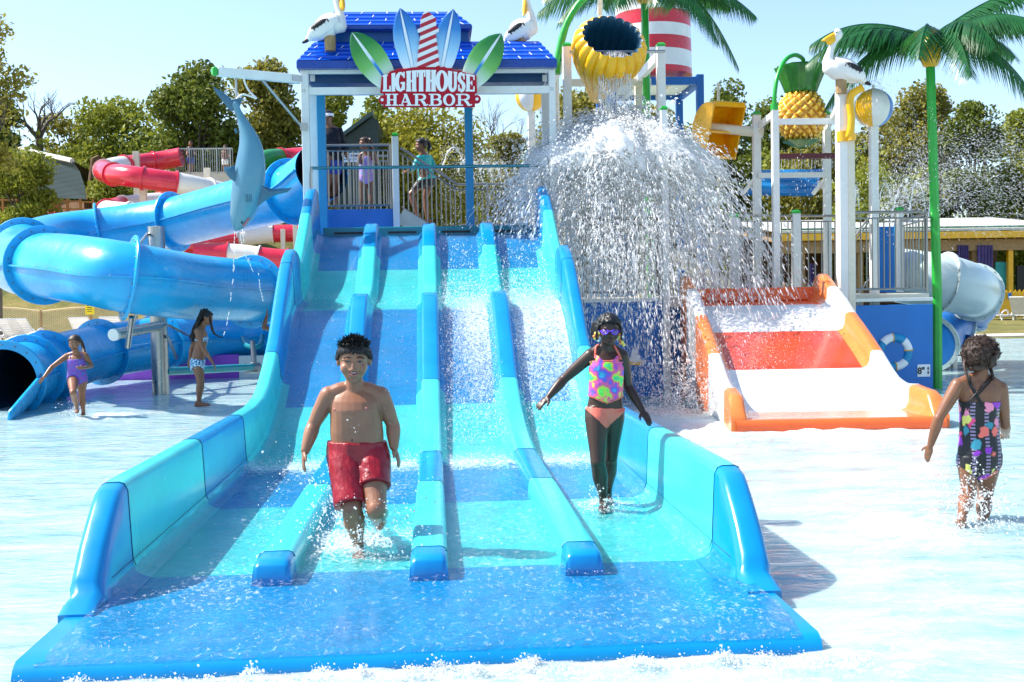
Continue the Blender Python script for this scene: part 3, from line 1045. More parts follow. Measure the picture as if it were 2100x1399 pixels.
part('inner_panel', m_wallblue, DK, lambda m: m.box((P(1270, 0, 18.6).x, 18.6 * K, (P(1270, 480, 18.6).z + dz) / 2), (1.2, .06, P(1270, 480, 18.6).z - dz)), bevel=.01)
part('inner_panel_edge', m_cream, DK, lambda m: m.box((P(1270, 0, 18.55).x, 18.55 * K, P(1270, 478, 18.6).z + .02), (1.2, .06, .05)))
s2, s3 = P(1345, 505, 18.3), P(1500, 592, 18.3)
part('stringer', m_cream, DK, lambda m: m.bar(s2, s3, .05, .24))
railing('steel baluster railing in front of the inner blue panel, left of the middle post', P(1197, 608, YB), P(1353, 607, YB), 1.16, 13, group='steel baluster railings', posts=(.0, .995))
railing('steel baluster railing seen through falling water, right of the middle post', P(1372, 604, 16.6), P(1500, 604, 16.6), 1.12, 8, group='steel baluster railings')
railing('steel baluster railing above the red slide between two cream posts', P(1514, 600, 16.6), P(1720, 600, 16.6), 1.26, 15, group='steel baluster railings', posts=(.98,))
railing('steel baluster railing on the deck above the life ring', P(1748, 602, 15.05), P(1902, 600, 15.05), 1.21, 13, group='steel baluster railings', posts=(.0, .99))
railing('steel side railing receding from the green palm trunk', P(1852, 602, 16.8), P(1902, 600, 15.5), 1.22, 8, group='steel baluster railings')
railing('sloping steel stair railing at the right of the deck', P(1738, 640, 18.8), P(1795, 560, 18.8), 1.2, 5, group='steel baluster railings')
# sailboat emblem, life ring and depth signs on the panels
SB = thing('sailboat_emblem', P(1300, 748, YB), 'small white sailboat emblem with yellow hull on the blue panel', 'emblem')
yq = P(1300, 748, YB).y


def emb(pts, dy, mat, par, name, th=.012):
    q = [P(p[0], p[1], YB) for p in pts]
    m = MB(); m.prism([(p.x, p.z) for p in q], V((0, yq + dy, 0)), XA, ZA, th)
    return m.build(name, mat, par)


emb([(1298, 712), (1318, 742), (1290, 742)], -.014, m_signwhite, SB, 'sail')
emb([(1287, 742), (1318, 742), (1313, 749), (1292, 749)], -.018, m_yellow, SB, 'hull')
emb([(1290, 760), (1298, 775), (1288, 775)], -.014, m_signwhite, SB, 'sail')
LR = thing('life_ring', P(1833, 764, YB), 'white and blue life ring relief with yellow rope bands on the blue panel', 'life ring')
c = P(1834, 722, YB)
for k in range(8):
    a0, a1 = 2 * math.pi * (k + .12) / 8, 2 * math.pi * (k + 1.12) / 8
    pts = [c + V((math.cos(a0 + (a1 - a0) * i / 8) * .225, -.0, math.sin(a0 + (a1 - a0) * i / 8) * .225)) for i in range(9)]
    part('segment', m_signwhite if k % 2 == 0 else m_column, LR, lambda m: m.tube(pts, [(.065, .05)] * 9, 12), smooth=60)
for k in range(4):
    an = 2 * math.pi * (k * 2 + .12) / 8
    q = c + V((math.cos(an) * .225, 0, math.sin(an) * .225))
    dirv = V((math.cos(an), 0, math.sin(an)))
    part('rope_band', m_yellow, LR, lambda m: m.ell(q, (.08, .058, .018), (dirv, V((0, 1, 0)), V((-dirv.z, 0, dirv.x))), 14, 8))


def depth_sign(px, py, Y, w_, h_, txt, label, th):
    p = P(px, py, Y)
    t = thing('depth_sign', p, label, 'sign')
    part('plate', m_signwhite, t, lambda m: m.box(p + V((0, -.008, 0)), (w_, .012, h_)), bevel=.004)
    text(txt, p + V((-.045 if '"' in txt else -.03, 0, 0)), th, m_blackp, t, width=.11 if '"' in txt else .07, bold=.03, dy=-.016)
    q = p + V((w_ * .33, -.0165, 0))
    part('arrow', m_blackp, t, lambda m: (m.box(q, (.012, .003, h_ * .4)), m.prism([(-.02, 0), (.02, 0), (0, .035)], q + V((0, -.0016, h_ * .14)), XA, ZA, .003), m.prism([(-.02, 0), (.02, 0), (0, -.035)], q + V((0, -.0016, -h_ * .14)), XA, ZA, .003)))
    return t


depth_sign(1894, 760, YB, .20, .19, '8"', 'white depth sign reading 8 inches beside the green trunk', .11)
depth_sign(1393, 771, YB, .19, .20, '6"', 'white depth sign reading 6 inches behind the falling water', .11)

# ------------------------------------------------------------------ tipping bucket and its posts
YK = 16.2
BF = thing('bucket_frame', (P(1255, 0, YK).x, YK * K, dz), 'white post frame with green caps carrying the tipping flower bucket', 'frame')
for px in (1162, 1354.5):
    capped_post(BF, px, 96, YK, .13, dz)
    a = P(px, 112, YK); bq = V((a.x, 18.0 * K, a.z))
    part('beam', m_white, BF, lambda m: m.bar(a + V((0, .07, 0)), bq, .09, .16), bevel=.006)
    part('back_post', m_cream, BF, lambda m: m.box((bq.x, bq.y, (bq.z + dz) / 2 + .04), (.12, .12, bq.z - dz + .1)), bevel=.006)
a, b = P(1160, 170, 17.9), P(1335, 168, 17.9); b.z = a.z
part('cross_beam', m_cream, BF, lambda m: m.bar(a, b, .08, .13), bevel=.006)
BK = thing('tipping_bucket', P(1253, 190, YK), 'yellow ribbed flower shaped bucket with navy inside, tipping out water', 'bucket')
dax = V((.10, -.80, .60)).normalized()
bx_, by_, bz_ = basis(dax)
tip = P(1230, 196, YK) + V((0, .55, 0))
Lk = 1.36
prof = [(.02, 0), (.10, .05), (.17, .2), (.26, .42), (.41, .70), (.535, .98), (.57, 1.18), (.555, 1.32), (.50, 1.43), (.455, 1.47), (.42, 1.43), (.44, 1.2), (.42, .95), (.30, .65), (.12, .4)]
NB = 20
nk = NB * 8
mb = MB()
rings = []
for r, z in prof:
    ring_ = []
    for k in range(nk):
        a = 2 * math.pi * k / nk
        amp = .045 * min(1, r / .4)
        q = r * (1 - amp + amp * 2 * abs(math.sin(NB / 2 * a)) ** .7)
        ring_.append(tip + dax * (z * Lk / 1.47 * (1 if z < 1.4 else 1)) + bx_ * (q * math.cos(a)) + by_ * (q * math.sin(a)))
    rings.append(ring_)
mis = [0] * 9 + [1] * 5
mb.loft(rings, mis=mis)
mb.build('bucket_shell', [m_yellow, m_navy], BK, smooth=50)
axc = tip + dax * 1.05
part('axle', m_steel, BK, lambda m: m.tube([V((P(1162, 0, YK).x, axc.y, axc.z)), V((P(1355, 0, YK).x, axc.y, axc.z))], .025, 8))
gp = thing('water_pipe', P(1140, 150, YK), 'curved green water pipe arching up beside the yellow bucket', 'pipe')
part('pipe', m_green, gp, lambda m: m.tube(vspline([P(1140, 150, 16.5), P(1146, 110, 16.5), P(1160, 55, 16.5), P(1182, 15, 16.5), P(1205, -8, 16.5), P(1238, -20, 16.5), P(1262, -8, 16.4)], 6), [.06] * 12 + [.055] * 13 + [.05] * 12, 12), smooth=80)
part('pipe_socket', m_green, gp, lambda m: m.tube([P(1139, 152, 16.5), P(1140, 130, 16.5)], .085, 12))
part('nozzle', m_white, gp, lambda m: m.tube([P(1231, -30, 16.4), P(1230, 30, 16.6)], .045, 10))

# ------------------------------------------------------------------ lighthouse on its blue frame
YL = 21.2
LH = thing('lighthouse_tower', P(1340, 163, YL), 'red and white banded lighthouse on a blue frame behind the palm', 'lighthouse')
lb = P(1340, 158, YL)
zl = [P(1340, y, YL).z for y in (158, 146, 112, 86, 61, 33, 8, -20, -48, -76)]
rl = [.80, .795, .79, .785, .78, .772, .765, .755, .745, .735]
for i in range(9):
    part('band', m_red if i % 2 == 0 else m_white, LH, lambda m: m.lathe((lb.x, lb.y, 0), [(rl[i], zl[i]), (rl[i + 1], zl[i + 1] - .002)], 40), smooth=50)
part('lantern', m_red, LH, lambda m: m.lathe((lb.x, lb.y, zl[-1]), [(.9, 0), (.9, .1), (.5, .12), (.5, .7), (.62, .75), (.05, 1.2)], 28), smooth=30)
xr, xl_ = P(1433, 0, 20.3).x, P(1433, 0, 20.3).x - 1.75
zf = P(1380, 158, 20.3).z
for (x, y, w_) in ((xr, 20.3, .14), (xr - .03, 21.9, .14), (xl_, 20.3, .14), (xl_, 21.9, .14)):
    part('post', m_framblue, LH, lambda m: m.box((x, y * K, zf / 2 + .02), (w_, w_, zf + .04)), bevel=.006)
for (a, b) in (((xl_, 20.3), (xr, 20.3)), ((xl_, 21.9), (xr, 21.9)), ((xl_, 20.3), (xl_, 21.9)), ((xr, 20.3), (xr, 21.9))):
    part('beam', m_framblue, LH, lambda m: m.bar((a[0], a[1] * K, zf - .08), (b[0], b[1] * K, zf - .08), .12, .15), bevel=.005)
part('platform', m_cream, LH, lambda m: m.box(((xl_ + xr) / 2, 21.1 * K, zf - .04), (xr - xl_ - .15, 1.6 * K - .15, .05)))
for f in (.3, .7): part('joist', m_cream, LH, lambda m: m.bar((xl_ + (xr - xl_) * f, 20.35 * K, zf - .1), (xl_ + (xr - xl_) * f, 21.85 * K, zf - .1), .06, .1))

# ------------------------------------------------------------------ half barrel bucket
YT = 17.0
HB = thing('trough_bucket', P(1482, 325, YT), 'open amber half barrel water bucket with a divider, on an axle', 'bucket')
q0, q1 = P(1447, 270, YT), P(1518, 268, YT)
cen = (q0 + q1) / 2
L2 = (q1 - q0).length / 2
tl = rad(-12)
rx = V((.93, .36, 0)).normalized(); fy = V((-.36 * .94, .93 * .94, .34)).normalized(); fz = rx.cross(fy).normalized()


def trough(m, r, a0=-98, a1=98, n=18, th=.02):
    prof = [(math.cos(rad(a0 + (a1 - a0) * i / n)), math.sin(rad(a0 + (a1 - a0) * i / n))) for i in range(n + 1)]
    ringp = [(c_ * r * 1.05, s_ * r * 1.1) for c_, s_ in prof] + [(c_ * (r - th) * 1.05, s_ * (r - th) * 1.1) for c_, s_ in prof[::-1]]
    return [[cen + rx * (s * L2) + fy * c_ + fz * s_ for c_, s_ in ringp] for s in (-1, 1)], [(c_ * r * 1.05, s_ * r * 1.1) for c_, s_ in prof]


m = MB(); rg_, outl = trough(m, .40); m.loft(rg_)
m.build('shell', m_amber, HB, smooth=40)
for s in (-1, 1):
    part('end_plate', m_amber, HB, lambda m: m.loft([[cen + rx * (s * L2 + s * e) + fy * (c_ * k_) + fz * (s_ * k_) for c_, s_ in outl] for e, k_ in ((0, 1.06), (.03, 1.06))]), smooth=40)
part('divider', m_amber, HB, lambda m: m.box(cen + fy * .2 + fz * -.02, (L2 * 2, .40, .03), (rx, fy, fz)))
part('top_lip', m_amber, HB, lambda m: m.bar(cen + rx * -L2 + fz * .45 - fy * .03, cen + rx * L2 + fz * .45 - fy * .03, .10, .09), bevel=.02)
part('bottom_lip', m_amber, HB, lambda m: m.bar(cen + rx * -L2 + fz * -.44 - fy * .03, cen + rx * L2 + fz * -.44 - fy * .03, .07, .05), bevel=.02)
part('axle', m_cream, HB, lambda m: m.tube([cen + fy * .25 - rx * .1, P(1566, 272, 17)], .085, 12))
part('feed_pole', m_cream, HB, lambda m: m.tube([P(1473, 170, 17.6), P(1474, 520, 17.6)], .025, 8))

# ------------------------------------------------------------------ pineapple frame, pineapple, posts
PF = thing('pineapple_stand', P(1640, 600, 16.4), 'white post and beam frame round the pineapple bucket with blue roof panel', 'frame')
capped_post(PF, 1589, 226, 15.8, .105, 0, cap=False)
capped_post(PF, 1551, 236, 17.0, .125, 0)
capped_post(PF, 1695, 236, 17.0, .115, 0)
for (p0, p1, Y0, Y1, hh) in (((1589, 250), (1720, 250), 15.8, 15.8, .095), ((1555, 360), (1700, 360), 16.9, 16.9, .085), ((1557, 258), (1588, 246), 17.0, 15.87, .10), ((1697, 262), (1716, 252), 17.0, 15.3, .10)):
    a, b = P(*p0, Y0), P(*p1, Y1); b.z = a.z
    part('beam', m_white, PF, lambda m: m.bar(a, b, .06, hh), bevel=.005)
a, b = P(1597, 321, 16.2), P(1719, 321, 16.2); b.z = a.z
part('drip_beam', M('maroon_paint', (.10, .012, .02), .5), PF, lambda m: m.bar(a, b, .08, .085), bevel=.006)
ra, rb_ = P(1560, 348, 18.2), P(1692, 346, 18.2)
rc, rd = P(1520, 400, 17.3), P(1668, 402, 17.3)


def ribbed(m):
    n = 36
    rows = []
    for (a, b) in ((ra, rb_), (rc, rd)):
        rows.append([a.lerp(b, i / n) for i in range(n + 1)])
    R2 = []
    for j in range(25):
        f = j / 24
        R2.append([rows[0][i].lerp(rows[1][i], f) + V((0, 0, .025 * (1 if (j // 2) % 3 else -.2))) for i in range(n + 1)])
    m.grid(R2)
part('roof_panel', M('blue_roof_panel', (.004, .17, .42), .3), PF, ribbed, smooth=20)
for px in (1530, 1675):
    part('gusset', m_white, PF, lambda m: (m.bar(P(px - 8, 398, 17.2), P(px + 22, 362, 16.95), .05, .05), m.bar(P(px + 3, 372, 17.2), P(px + 22, 398, 16.95), .04, .04)))
PA = thing('pineapple_bucket', P(1643, 292, 16.4), 'yellow pineapple bucket with green leafy crown between white posts', 'bucket')
pc = P(1643, 238, 16.4)
mb = MB(); rows = []
nu, nv = 120, 70
for j in range(nv + 1):
    tq = math.pi * (.03 + .94 * j / nv)
    row = []
    for k in range(nu + 1):
        a = 2 * math.pi * k / nu
        u = a / (2 * math.pi) * 13; v_ = (tq / math.pi) * 9
        # diamond lattice of plump scales
        d = max(abs(((u + v_) % 1) - .5), abs(((u - v_) % 1) - .5)) * 2
        d = 1 - d ** 2.2
        r = .345 + .062 * d * math.sin(tq) ** .5
        sp_ = max(0, 1 - 6 * ((((u + v_) % 1) - .5) ** 2 + (((u - v_) % 1) - .5) ** 2) * 2)
        r += .012 * sp_ ** 3
        row.append(pc + V((r * math.sin(tq) * math.cos(a), r * math.sin(tq) * math.sin(a), .44 * (r / .375) * math.cos(tq))))
    rows.append(row)
mb.grid(rows)
t = NT('pineapple_skin')
g = t.n('ShaderNodeNewGeometry')
pt = t.ramp(g.outputs['Pointiness'], [(.44, (.50, .16, .004)), (.5, (.80, .42, .01)), (.56, (.85, .55, .06))])
pt = t.mix(t.ramp(t.noise(14, 3), [(.55, (0, 0, 0)), (.7, (.5, .5, .5))]), pt, (.82, .60, .18))
t.l(pt, t.b.inputs['Base Color']); t.b.inputs['Roughness'].default_value = .3; t.b.inputs['Coat Weight'].default_value = .3
mb.build('fruit', t.m, PA, smooth=80)
m_leafd = M('crown_green', (.015, .16, .012), .35, var=.35, vs=6, coat=.2)


def crown(m, cz, r0, r1, h, n, wd):
    for k in range(n):
        a = 2 * math.pi * k / n
        er = V((math.cos(a), math.sin(a), 0)); et = V((-math.sin(a), math.cos(a), 0))
        rows = []
        for j in range(7):
            f = j / 6
            c = pc + V((0, 0, cz + h * f)) + er * (r0 + (r1 - r0) * f ** 1.1)
            ww = wd * (.8 + .5 * f) * (1 if f < .84 else (.95 if f < .99 else .72))
            rows.append([c - et * ww + er * -.03, c + er * .02, c + et * ww + er * -.03])
        m.grid(rows)
part('leaf_crown', m_leafd, PA, lambda m: (crown(m, .38, .24, .41, .40, 15, .092), crown(m, .40, .18, .31, .42, 11, .095), m.lathe(pc + V((0, 0, .36)), [(.2, 0), (.24, .05), (.3, .34), (.01, .2)], 20)), smooth=60)
part('leaf_rosette', m_leafd, PA, lambda m: crown(m, -.53, .02, .30, .13, 10, .07) or m.lathe(pc + V((0, 0, -.47)), [(.02, 0), (.20, .06), (.02, .1)], 16), smooth=60)
gp2 = thing('water_pipe', P(1587, 226, 15.8), 'thin green gooseneck pipe arching over the pineapple crown', 'pipe')
part('pipe', m_green, gp2, lambda m: m.tube(vspline([P(1588, 222, 15.8), P(1589, 190, 15.8), P(1595, 155, 15.85), P(1610, 124, 15.95), P(1628, 113, 16.1), P(1642, 117, 16.25), P(1648, 124, 16.3)], 6), .034, 10), smooth=80)
part('pipe_socket', m_green, gp2, lambda m: m.tube([P(1588, 226, 15.8), P(1588, 213, 15.8)], .062, 12))
part('spout', m_white, gp2, lambda m: m.tube([P(1648, 124, 16.3), P(1646, 134, 16.3)], .03, 8))
PP = thing('tall_post', P(1733, 600, 15.05), 'tall broad white post carrying the pelican and the yellow pipe', 'post')
mb = MB()
pq = P(1732, 186, 15.05); pq2 = P(1733, 606, 15.05)
mb.box((pq.x, pq.y, (pq.z) / 2 - .1), (.235, .2, pq.z + .2))
mb.build('post', m_white, PP, bevel=.01)
part('side_channel', m_cream, PP, lambda m: m.box((pq.x + .06, pq.y - .105, (P(0, 290, 15.05).z) / 2 + .25), (.10, .012, P(0, 290, 15.05).z - .6)))
part('back_post', m_white, PP, lambda m: m.box((P(1757, 0, 16.4).x, 16.4 * K, .72), (.09, .09, 1.5)), bevel=.005)
YPP = thing('yellow_pipe', P(1735, 290, 15.0), 'bent yellow pipe fixed to the tall post left of the beach ball', 'pipe')
part('pipe', m_yellow, YPP, lambda m: m.tube(vspline([P(1726, 281, 15.0), P(1738, 280, 14.95), P(1744, 268, 14.92), P(1746, 240, 14.92), P(1743, 212, 14.92), P(1746, 196, 14.92), P(1756, 187, 14.92), P(1768, 181, 14.92)], 6), [.05] * 6 + [.056] * 36 + [.07], 14), smooth=80)
part('clamp', m_amber, YPP, lambda m: (m.tube([P(1728, 270, 15.0), P(1728, 291, 15.0)], .085, 12), m.tube([P(1746, 274, 14.94), P(1746, 288, 14.94)], .07, 12)))


def stripe_ball(label, px, py, Y, r, cols, rot, ztop):
    t = thing('beach_ball', P(px, py, Y) - V((0, 0, P(px, py, Y).z)), label, 'ball figure')
    c = P(px, py, Y)
    n = len(cols)
    for k in range(n):
        a0, a1 = rot + 2 * math.pi * k / n, rot + 2 * math.pi * (k + 1) / n
        rows = []
        for j in range(15):
            th = math.pi * (.02 + .96 * j / 14)
            rows.append([c + V((r * math.sin(th) * math.cos(a0 + (a1 - a0) * i / 8), r * math.sin(th) * math.sin(a0 + (a1 - a0) * i / 8), r * math.cos(th))) for i in range(9)])
        m = MB(); m.grid(rows); m.build('ball_panel', cols[k], t, smooth=80)
    part('top_disc', m_white, t, lambda m: m.ell(c + V((0, 0, r * .995)), (r * .14, r * .14, .012)))
    part('nozzle', m_white, t, lambda m: m.tube([c + V((0, 0, r)), c + V((0, 0, r + .06))], .02, 8))
    part('post', m_white, t, lambda m: m.box((c.x, c.y, (c.z - r * .97) / 2), (.125, .125, c.z - r * .97)), bevel=.008)
    return t


m_ballblue = M('ball_blue', (.05, .22, .62), .3, var=.25, vs=3)
stripe_ball('beach ball with yellow, white and blue panels on a white post', 1791, 222, 16.0, .305, [m_white, m_ballblue, m_white, m_yellow, m_white, m_yellow], rad(245), 0)
stripe_ball('yellow and white ball on a post right of the tower', 1089, 197, 18.6, .285, [m_yellow, m_white, m_yellow, m_white, m_yellow, m_white], rad(275), 0)

# ------------------------------------------------------------------ red and white slide
RS = thing('wide_slide', (4.6, 13 * K, 0), 'wide orange and white banded kiddie slide ending in the pool', 'water slide')
RA, RB = V((4.53, 11.25 * K, 0)), V((4.80, 15.3 * K, 0))
rdir = (RB - RA).normalized(); rlat = V((rdir.y, -rdir.x, 0)); RL = (RB - RA).length
_r = [(0, .13), (.10, .135), (.2, .17), (.32, .33), (.45, .60), (.58, .86), (.68, 1.05), (.78, 1.27), (.86, 1.38), (1.0, 1.42)]
_rs = spline(_r, 8); rpx = np.array([p[0] for p in _rs]); rpz = np.array([p[1] for p in _rs])
def rz(s): return float(np.interp(s, rpx, rpz))


def rw(s): return float(np.interp(s, [0, .15, .3, 1], [1.17, 1.12, 1.08, 1.04]))
def rtop(s): return rz(s) + float(np.interp(s, [0, .0, .05, .16, .22, .3, .5, .85, .93, .97, 1], [.0, .0, .27, .30, .24, .20, .24, .26, .40, .40, .32]))


def rmi(s):
    for s0, c in ((.15, 0), (.43, 1), (.66, 0), (.84, 1), (9, 0)):
        if s < s0: return c


ss2 = sorted(set(list(np.linspace(0, 1, 70)) + [.15, .43, .66, .84]))
mb = MB(); rows = []
def RP(s, u, z): return RA + rdir * (RL * s) + rlat * u + V((0, 0, z))


hw = .98
rows.append([RP(-.012, u, -.2) for u in np.linspace(-1.18, 1.18, 14)]); rows.append([RP(-.012, u, .07) for u in np.linspace(-1.18, 1.18, 14)]); rows.append([RP(-.006, u, .115) for u in np.linspace(-1.18, 1.18, 14)])
for s in ss2: rows.append([RP(s, u * (rw(s) + .02) / 1.18, rz(s)) for u in np.linspace(-1.18, 1.18, 14)])
s_i = [0, 0, 0] + ss2
m_wetred = M('wet_red_fibreglass', (.62, .06, .03), .14, var=.12, coat=.4)
mb.grid(rows, lambda i, k: (2 if .43 <= (s_i[i] + s_i[min(i + 1, len(s_i) - 1)]) / 2 < .66 else rmi((s_i[i] + s_i[min(i + 1, len(s_i) - 1)]) / 2)))
mb.build('slide_bed', [m_orange, m_slidewhite, m_wetred], RS, smooth=60)
for sg in (-1, 1):
    mb = MB(); rings = []
    for s in ss2:
        b, tp, w_ = rz(s), max(rz(s) + .01, rtop(s)), rw(s)
        h = tp - b; f = min(.09, h * .5)
        prof_ = [(-f, b + .003), (-f * .3, b + f * .3), (0, b + f), (.015, tp - h * .1), (.05, tp), (.14, tp), (.18, tp - h * .12), (.19, min(b, .3) - .35), (-.03, min(b, .3) - .35)]
        rings.append([RP(s, sg * (w_ - .12 + u), z) for u, z in prof_])
    mb.loft(rings, mis=[rmi((ss2[i] + ss2[i + 1]) / 2) for i in range(len(ss2) - 1)])
    mb.build('side_wall', [m_oranget, m_slidewhite], RS, smooth=55)
part('back_rim', m_orange, RS, lambda m: m.box(RP(1.0, 0, 1.52), (2.05, .10, .2), (rlat, rdir, V((0, 0, 1)))), bevel=.02)
part('support', m_wallblue, RS, lambda m: m.box(RP(.9, 0, .6), (1.9, .5, 1.1), (rlat, rdir, V((0, 0, 1)))))

# ------------------------------------------------------------------ palms
t = NT('palm_leaf')
c = t.ramp(t.noise(3, 3), [(.3, (.006, .065, .012)), (.7, (.02, .14, .03))])
t.l(c, t.b.inputs['Base Color']); t.b.inputs['Roughness'].default_value = .32
t.b.inputs['Transmission Weight'].default_value = 0
tl_ = t.n('ShaderNodeBsdfTranslucent'); tl_.inputs['Color'].default_value = (.06, .28, .05, 1)
mxs = t.n('ShaderNodeMixShader'); mxs.inputs[0].default_value = .25
t.l(t.b.outputs[0], mxs.inputs[1]); t.l(tl_.outputs[0], mxs.inputs[2]); t.l(mxs.outputs[0], t.out.inputs['Surface'])
m_palm = t.m


def frond(parent, base, az, length, rise, droop, rnd, nl=96, wl=.44):
    """arching rib with two rows of drooping strap leaflets"""
    dh = V((math.cos(az), math.sin(az), 0)); sd = V((-math.sin(az), math.cos(az), 0))
    m = MB()
    pts = []
    N = 24
    for i in range(N + 1):
        f = i / N
        pts.append(base + dh * (length * (f - .08 * f * f)) + V((0, 0, length * (rise * f - droop * f ** 2.2))) + sd * (.03 * math.sin(f * 3)))
    m.tube(pts, [.022 * (1 - .85 * i / N) for i in range(N + 1)], 6)
    for i in range(nl):
        f = .08 + .92 * i / (nl - 1)
        x = f * N; k = min(int(x), N - 1); p = pts[k].lerp(pts[k + 1], x - k)
        tg = (pts[k + 1] - pts[k]).normalized()
        ll = wl * (math.sin(math.pi * min(1, .12 + f * .88)) ** .55) * (.85 + .3 * rnd.random()) + .05
        for s_ in (-1, 1):
            out = (sd * s_ * .80 + tg * (.35 + .35 * f) + V((0, 0, -.25 - .35 * rnd.random()))).normalized()
            rows = []
            for j in range(4):
                g_ = j / 3
                q = p + out * (ll * g_) + V((0, 0, -ll * .42 * g_ * g_))
                hwid = .0125 * (1.0, 1.1, .75, .06)[j]
                wv = tg * hwid
                rows.append([q - wv, q + wv])
            m.grid(rows)
    return m.build('frond', m_palm, parent, smooth=0, recalc=False)


def palm(label, px, pyb, pytop, Y, crown_y, seed, specs, rtr):
    tp = P(px, pytop, Y); cz = P(px, crown_y, Y)
    bx = P(px + (pyb - pytop) * .022, pyb, Y)
    t = thing('artificial_palm', (bx.x, bx.y, 0), label, 'palm')
    x_off = .0
    part('trunk', m_green, t, lambda m: m.tube([V((bx.x, bx.y, -.2)), V((bx.x, bx.y, 1.5)), V(((bx.x + tp.x) / 2, bx.y, (tp.z + 1.5) / 2)), tp], [rtr * 1.03, rtr * 1.02, rtr, rtr * .97], 8), smooth=20)
    part('bud', m_yellow, t, lambda m: m.lathe((tp.x, tp.y, tp.z - .02), [(.03, 0), (.11, .04), (.15, .14), (.16, .28), (.13, .42), (.06, .5)], 18), smooth=80)
    rnd = random.Random(seed)
    base = cz
    for (az, L, rise, droop) in specs:
        frond(t, base, rad(az), L, rise, droop, rnd)
    return t


palm('green trunk artificial palm at the right, wide crown above the deck corner', 1908, 805, 138, 15.55, 80, 3,
     [(172, 2.05, .42, .58), (150, 1.75, .22, .75), (160, 1.95, .52, .5), (140, 1.6, .55, .35), (0, 2.0, .55, .45), (340, 1.75, .15, .85), (20, 1.9, .42, .5), (320, 1.7, .5, .5), (270, 1.5, .30, .85), (290, 1.4, .55, .8), (240, 1.5, .45, .8), (60, 1.6, .6, .5), (110, 1.6, .6, .5), (350, 1.6, .75, .3)], .075)
palm('green trunk artificial palm behind the bucket, crown partly above the picture', 1322, 620, 8, 17.6, -42, 5,
     [(180, 2.0, .10, .38), (200, 1.8, .15, .62), (165, 1.9, .3, .4), (0, 2.1, .15, .45), (345, 1.7, .02, .95), (20, 1.9, .25, .42), (320, 1.5, .05, .9), (270, 1.3, .2, .7), (240, 1.4, .2, .7), (60, 1.6, .4, .5), (110, 1.6, .4, .5), (8, 1.8, .35, .3)], .068)
# ------------------------------------------------------------------ people
from mathutils.bvhtree import BVHTree


def skinmat(name, col, rough=.38):
    t = NT(name)
    c = t.ramp(t.noise(9, 4), [(.3, tuple(x * .86 for x in col)), (.7, tuple(min(1, x * 1.12) for x in col))])
    rd_ = t.ramp(t.noise(4, 2), [(.45, (0, 0, 0)), (.75, (.35, .35, .35))])
    c = t.mix(rd_, c, (min(1, col[0] * 1.15), col[1] * .85, col[2] * .8))
    t.l(c, t.b.inputs['Base Color'])
    t.b.inputs['Roughness'].default_value = rough
    t.b.inputs['Subsurface Weight'].default_value = .12
    t.b.inputs['Subsurface Radius'].default_value = (.02, .008, .004)
    t.b.inputs['Specular IOR Level'].default_value = .45
    t.bump(t.noise(140, 2), .08, .002)
    return t.m


def remesh(mb, voxel, it):
    me = bpy.data.meshes.new('tmp')
    me.from_pydata(mb.v, [], mb.f)
    bm = bmesh.new(); bm.from_mesh(me)
    bmesh.ops.recalc_face_normals(bm, faces=bm.faces)
    bm.to_mesh(me); bm.free()
    o = bpy.data.objects.new('tmp', me); COL.objects.link(o)
    r = o.modifiers.new('r', 'REMESH'); r.mode = 'VOXEL'; r.voxel_size = voxel
    s = o.modifiers.new('s', 'SMOOTH'); s.factor = .5; s.iterations = it
    dg = bpy.context.evaluated_depsgraph_get()
    out = bpy.data.meshes.new_from_object(o.evaluated_get(dg))
    bpy.data.objects.remove(o); bpy.data.meshes.remove(me)
    return out


def seg_d(p, a, b):
    ab = b - a; t = max(0, min(1, (p - a).dot(ab) / max(1e-9, ab.length_squared)))
    return (p - a - ab * t).length, t


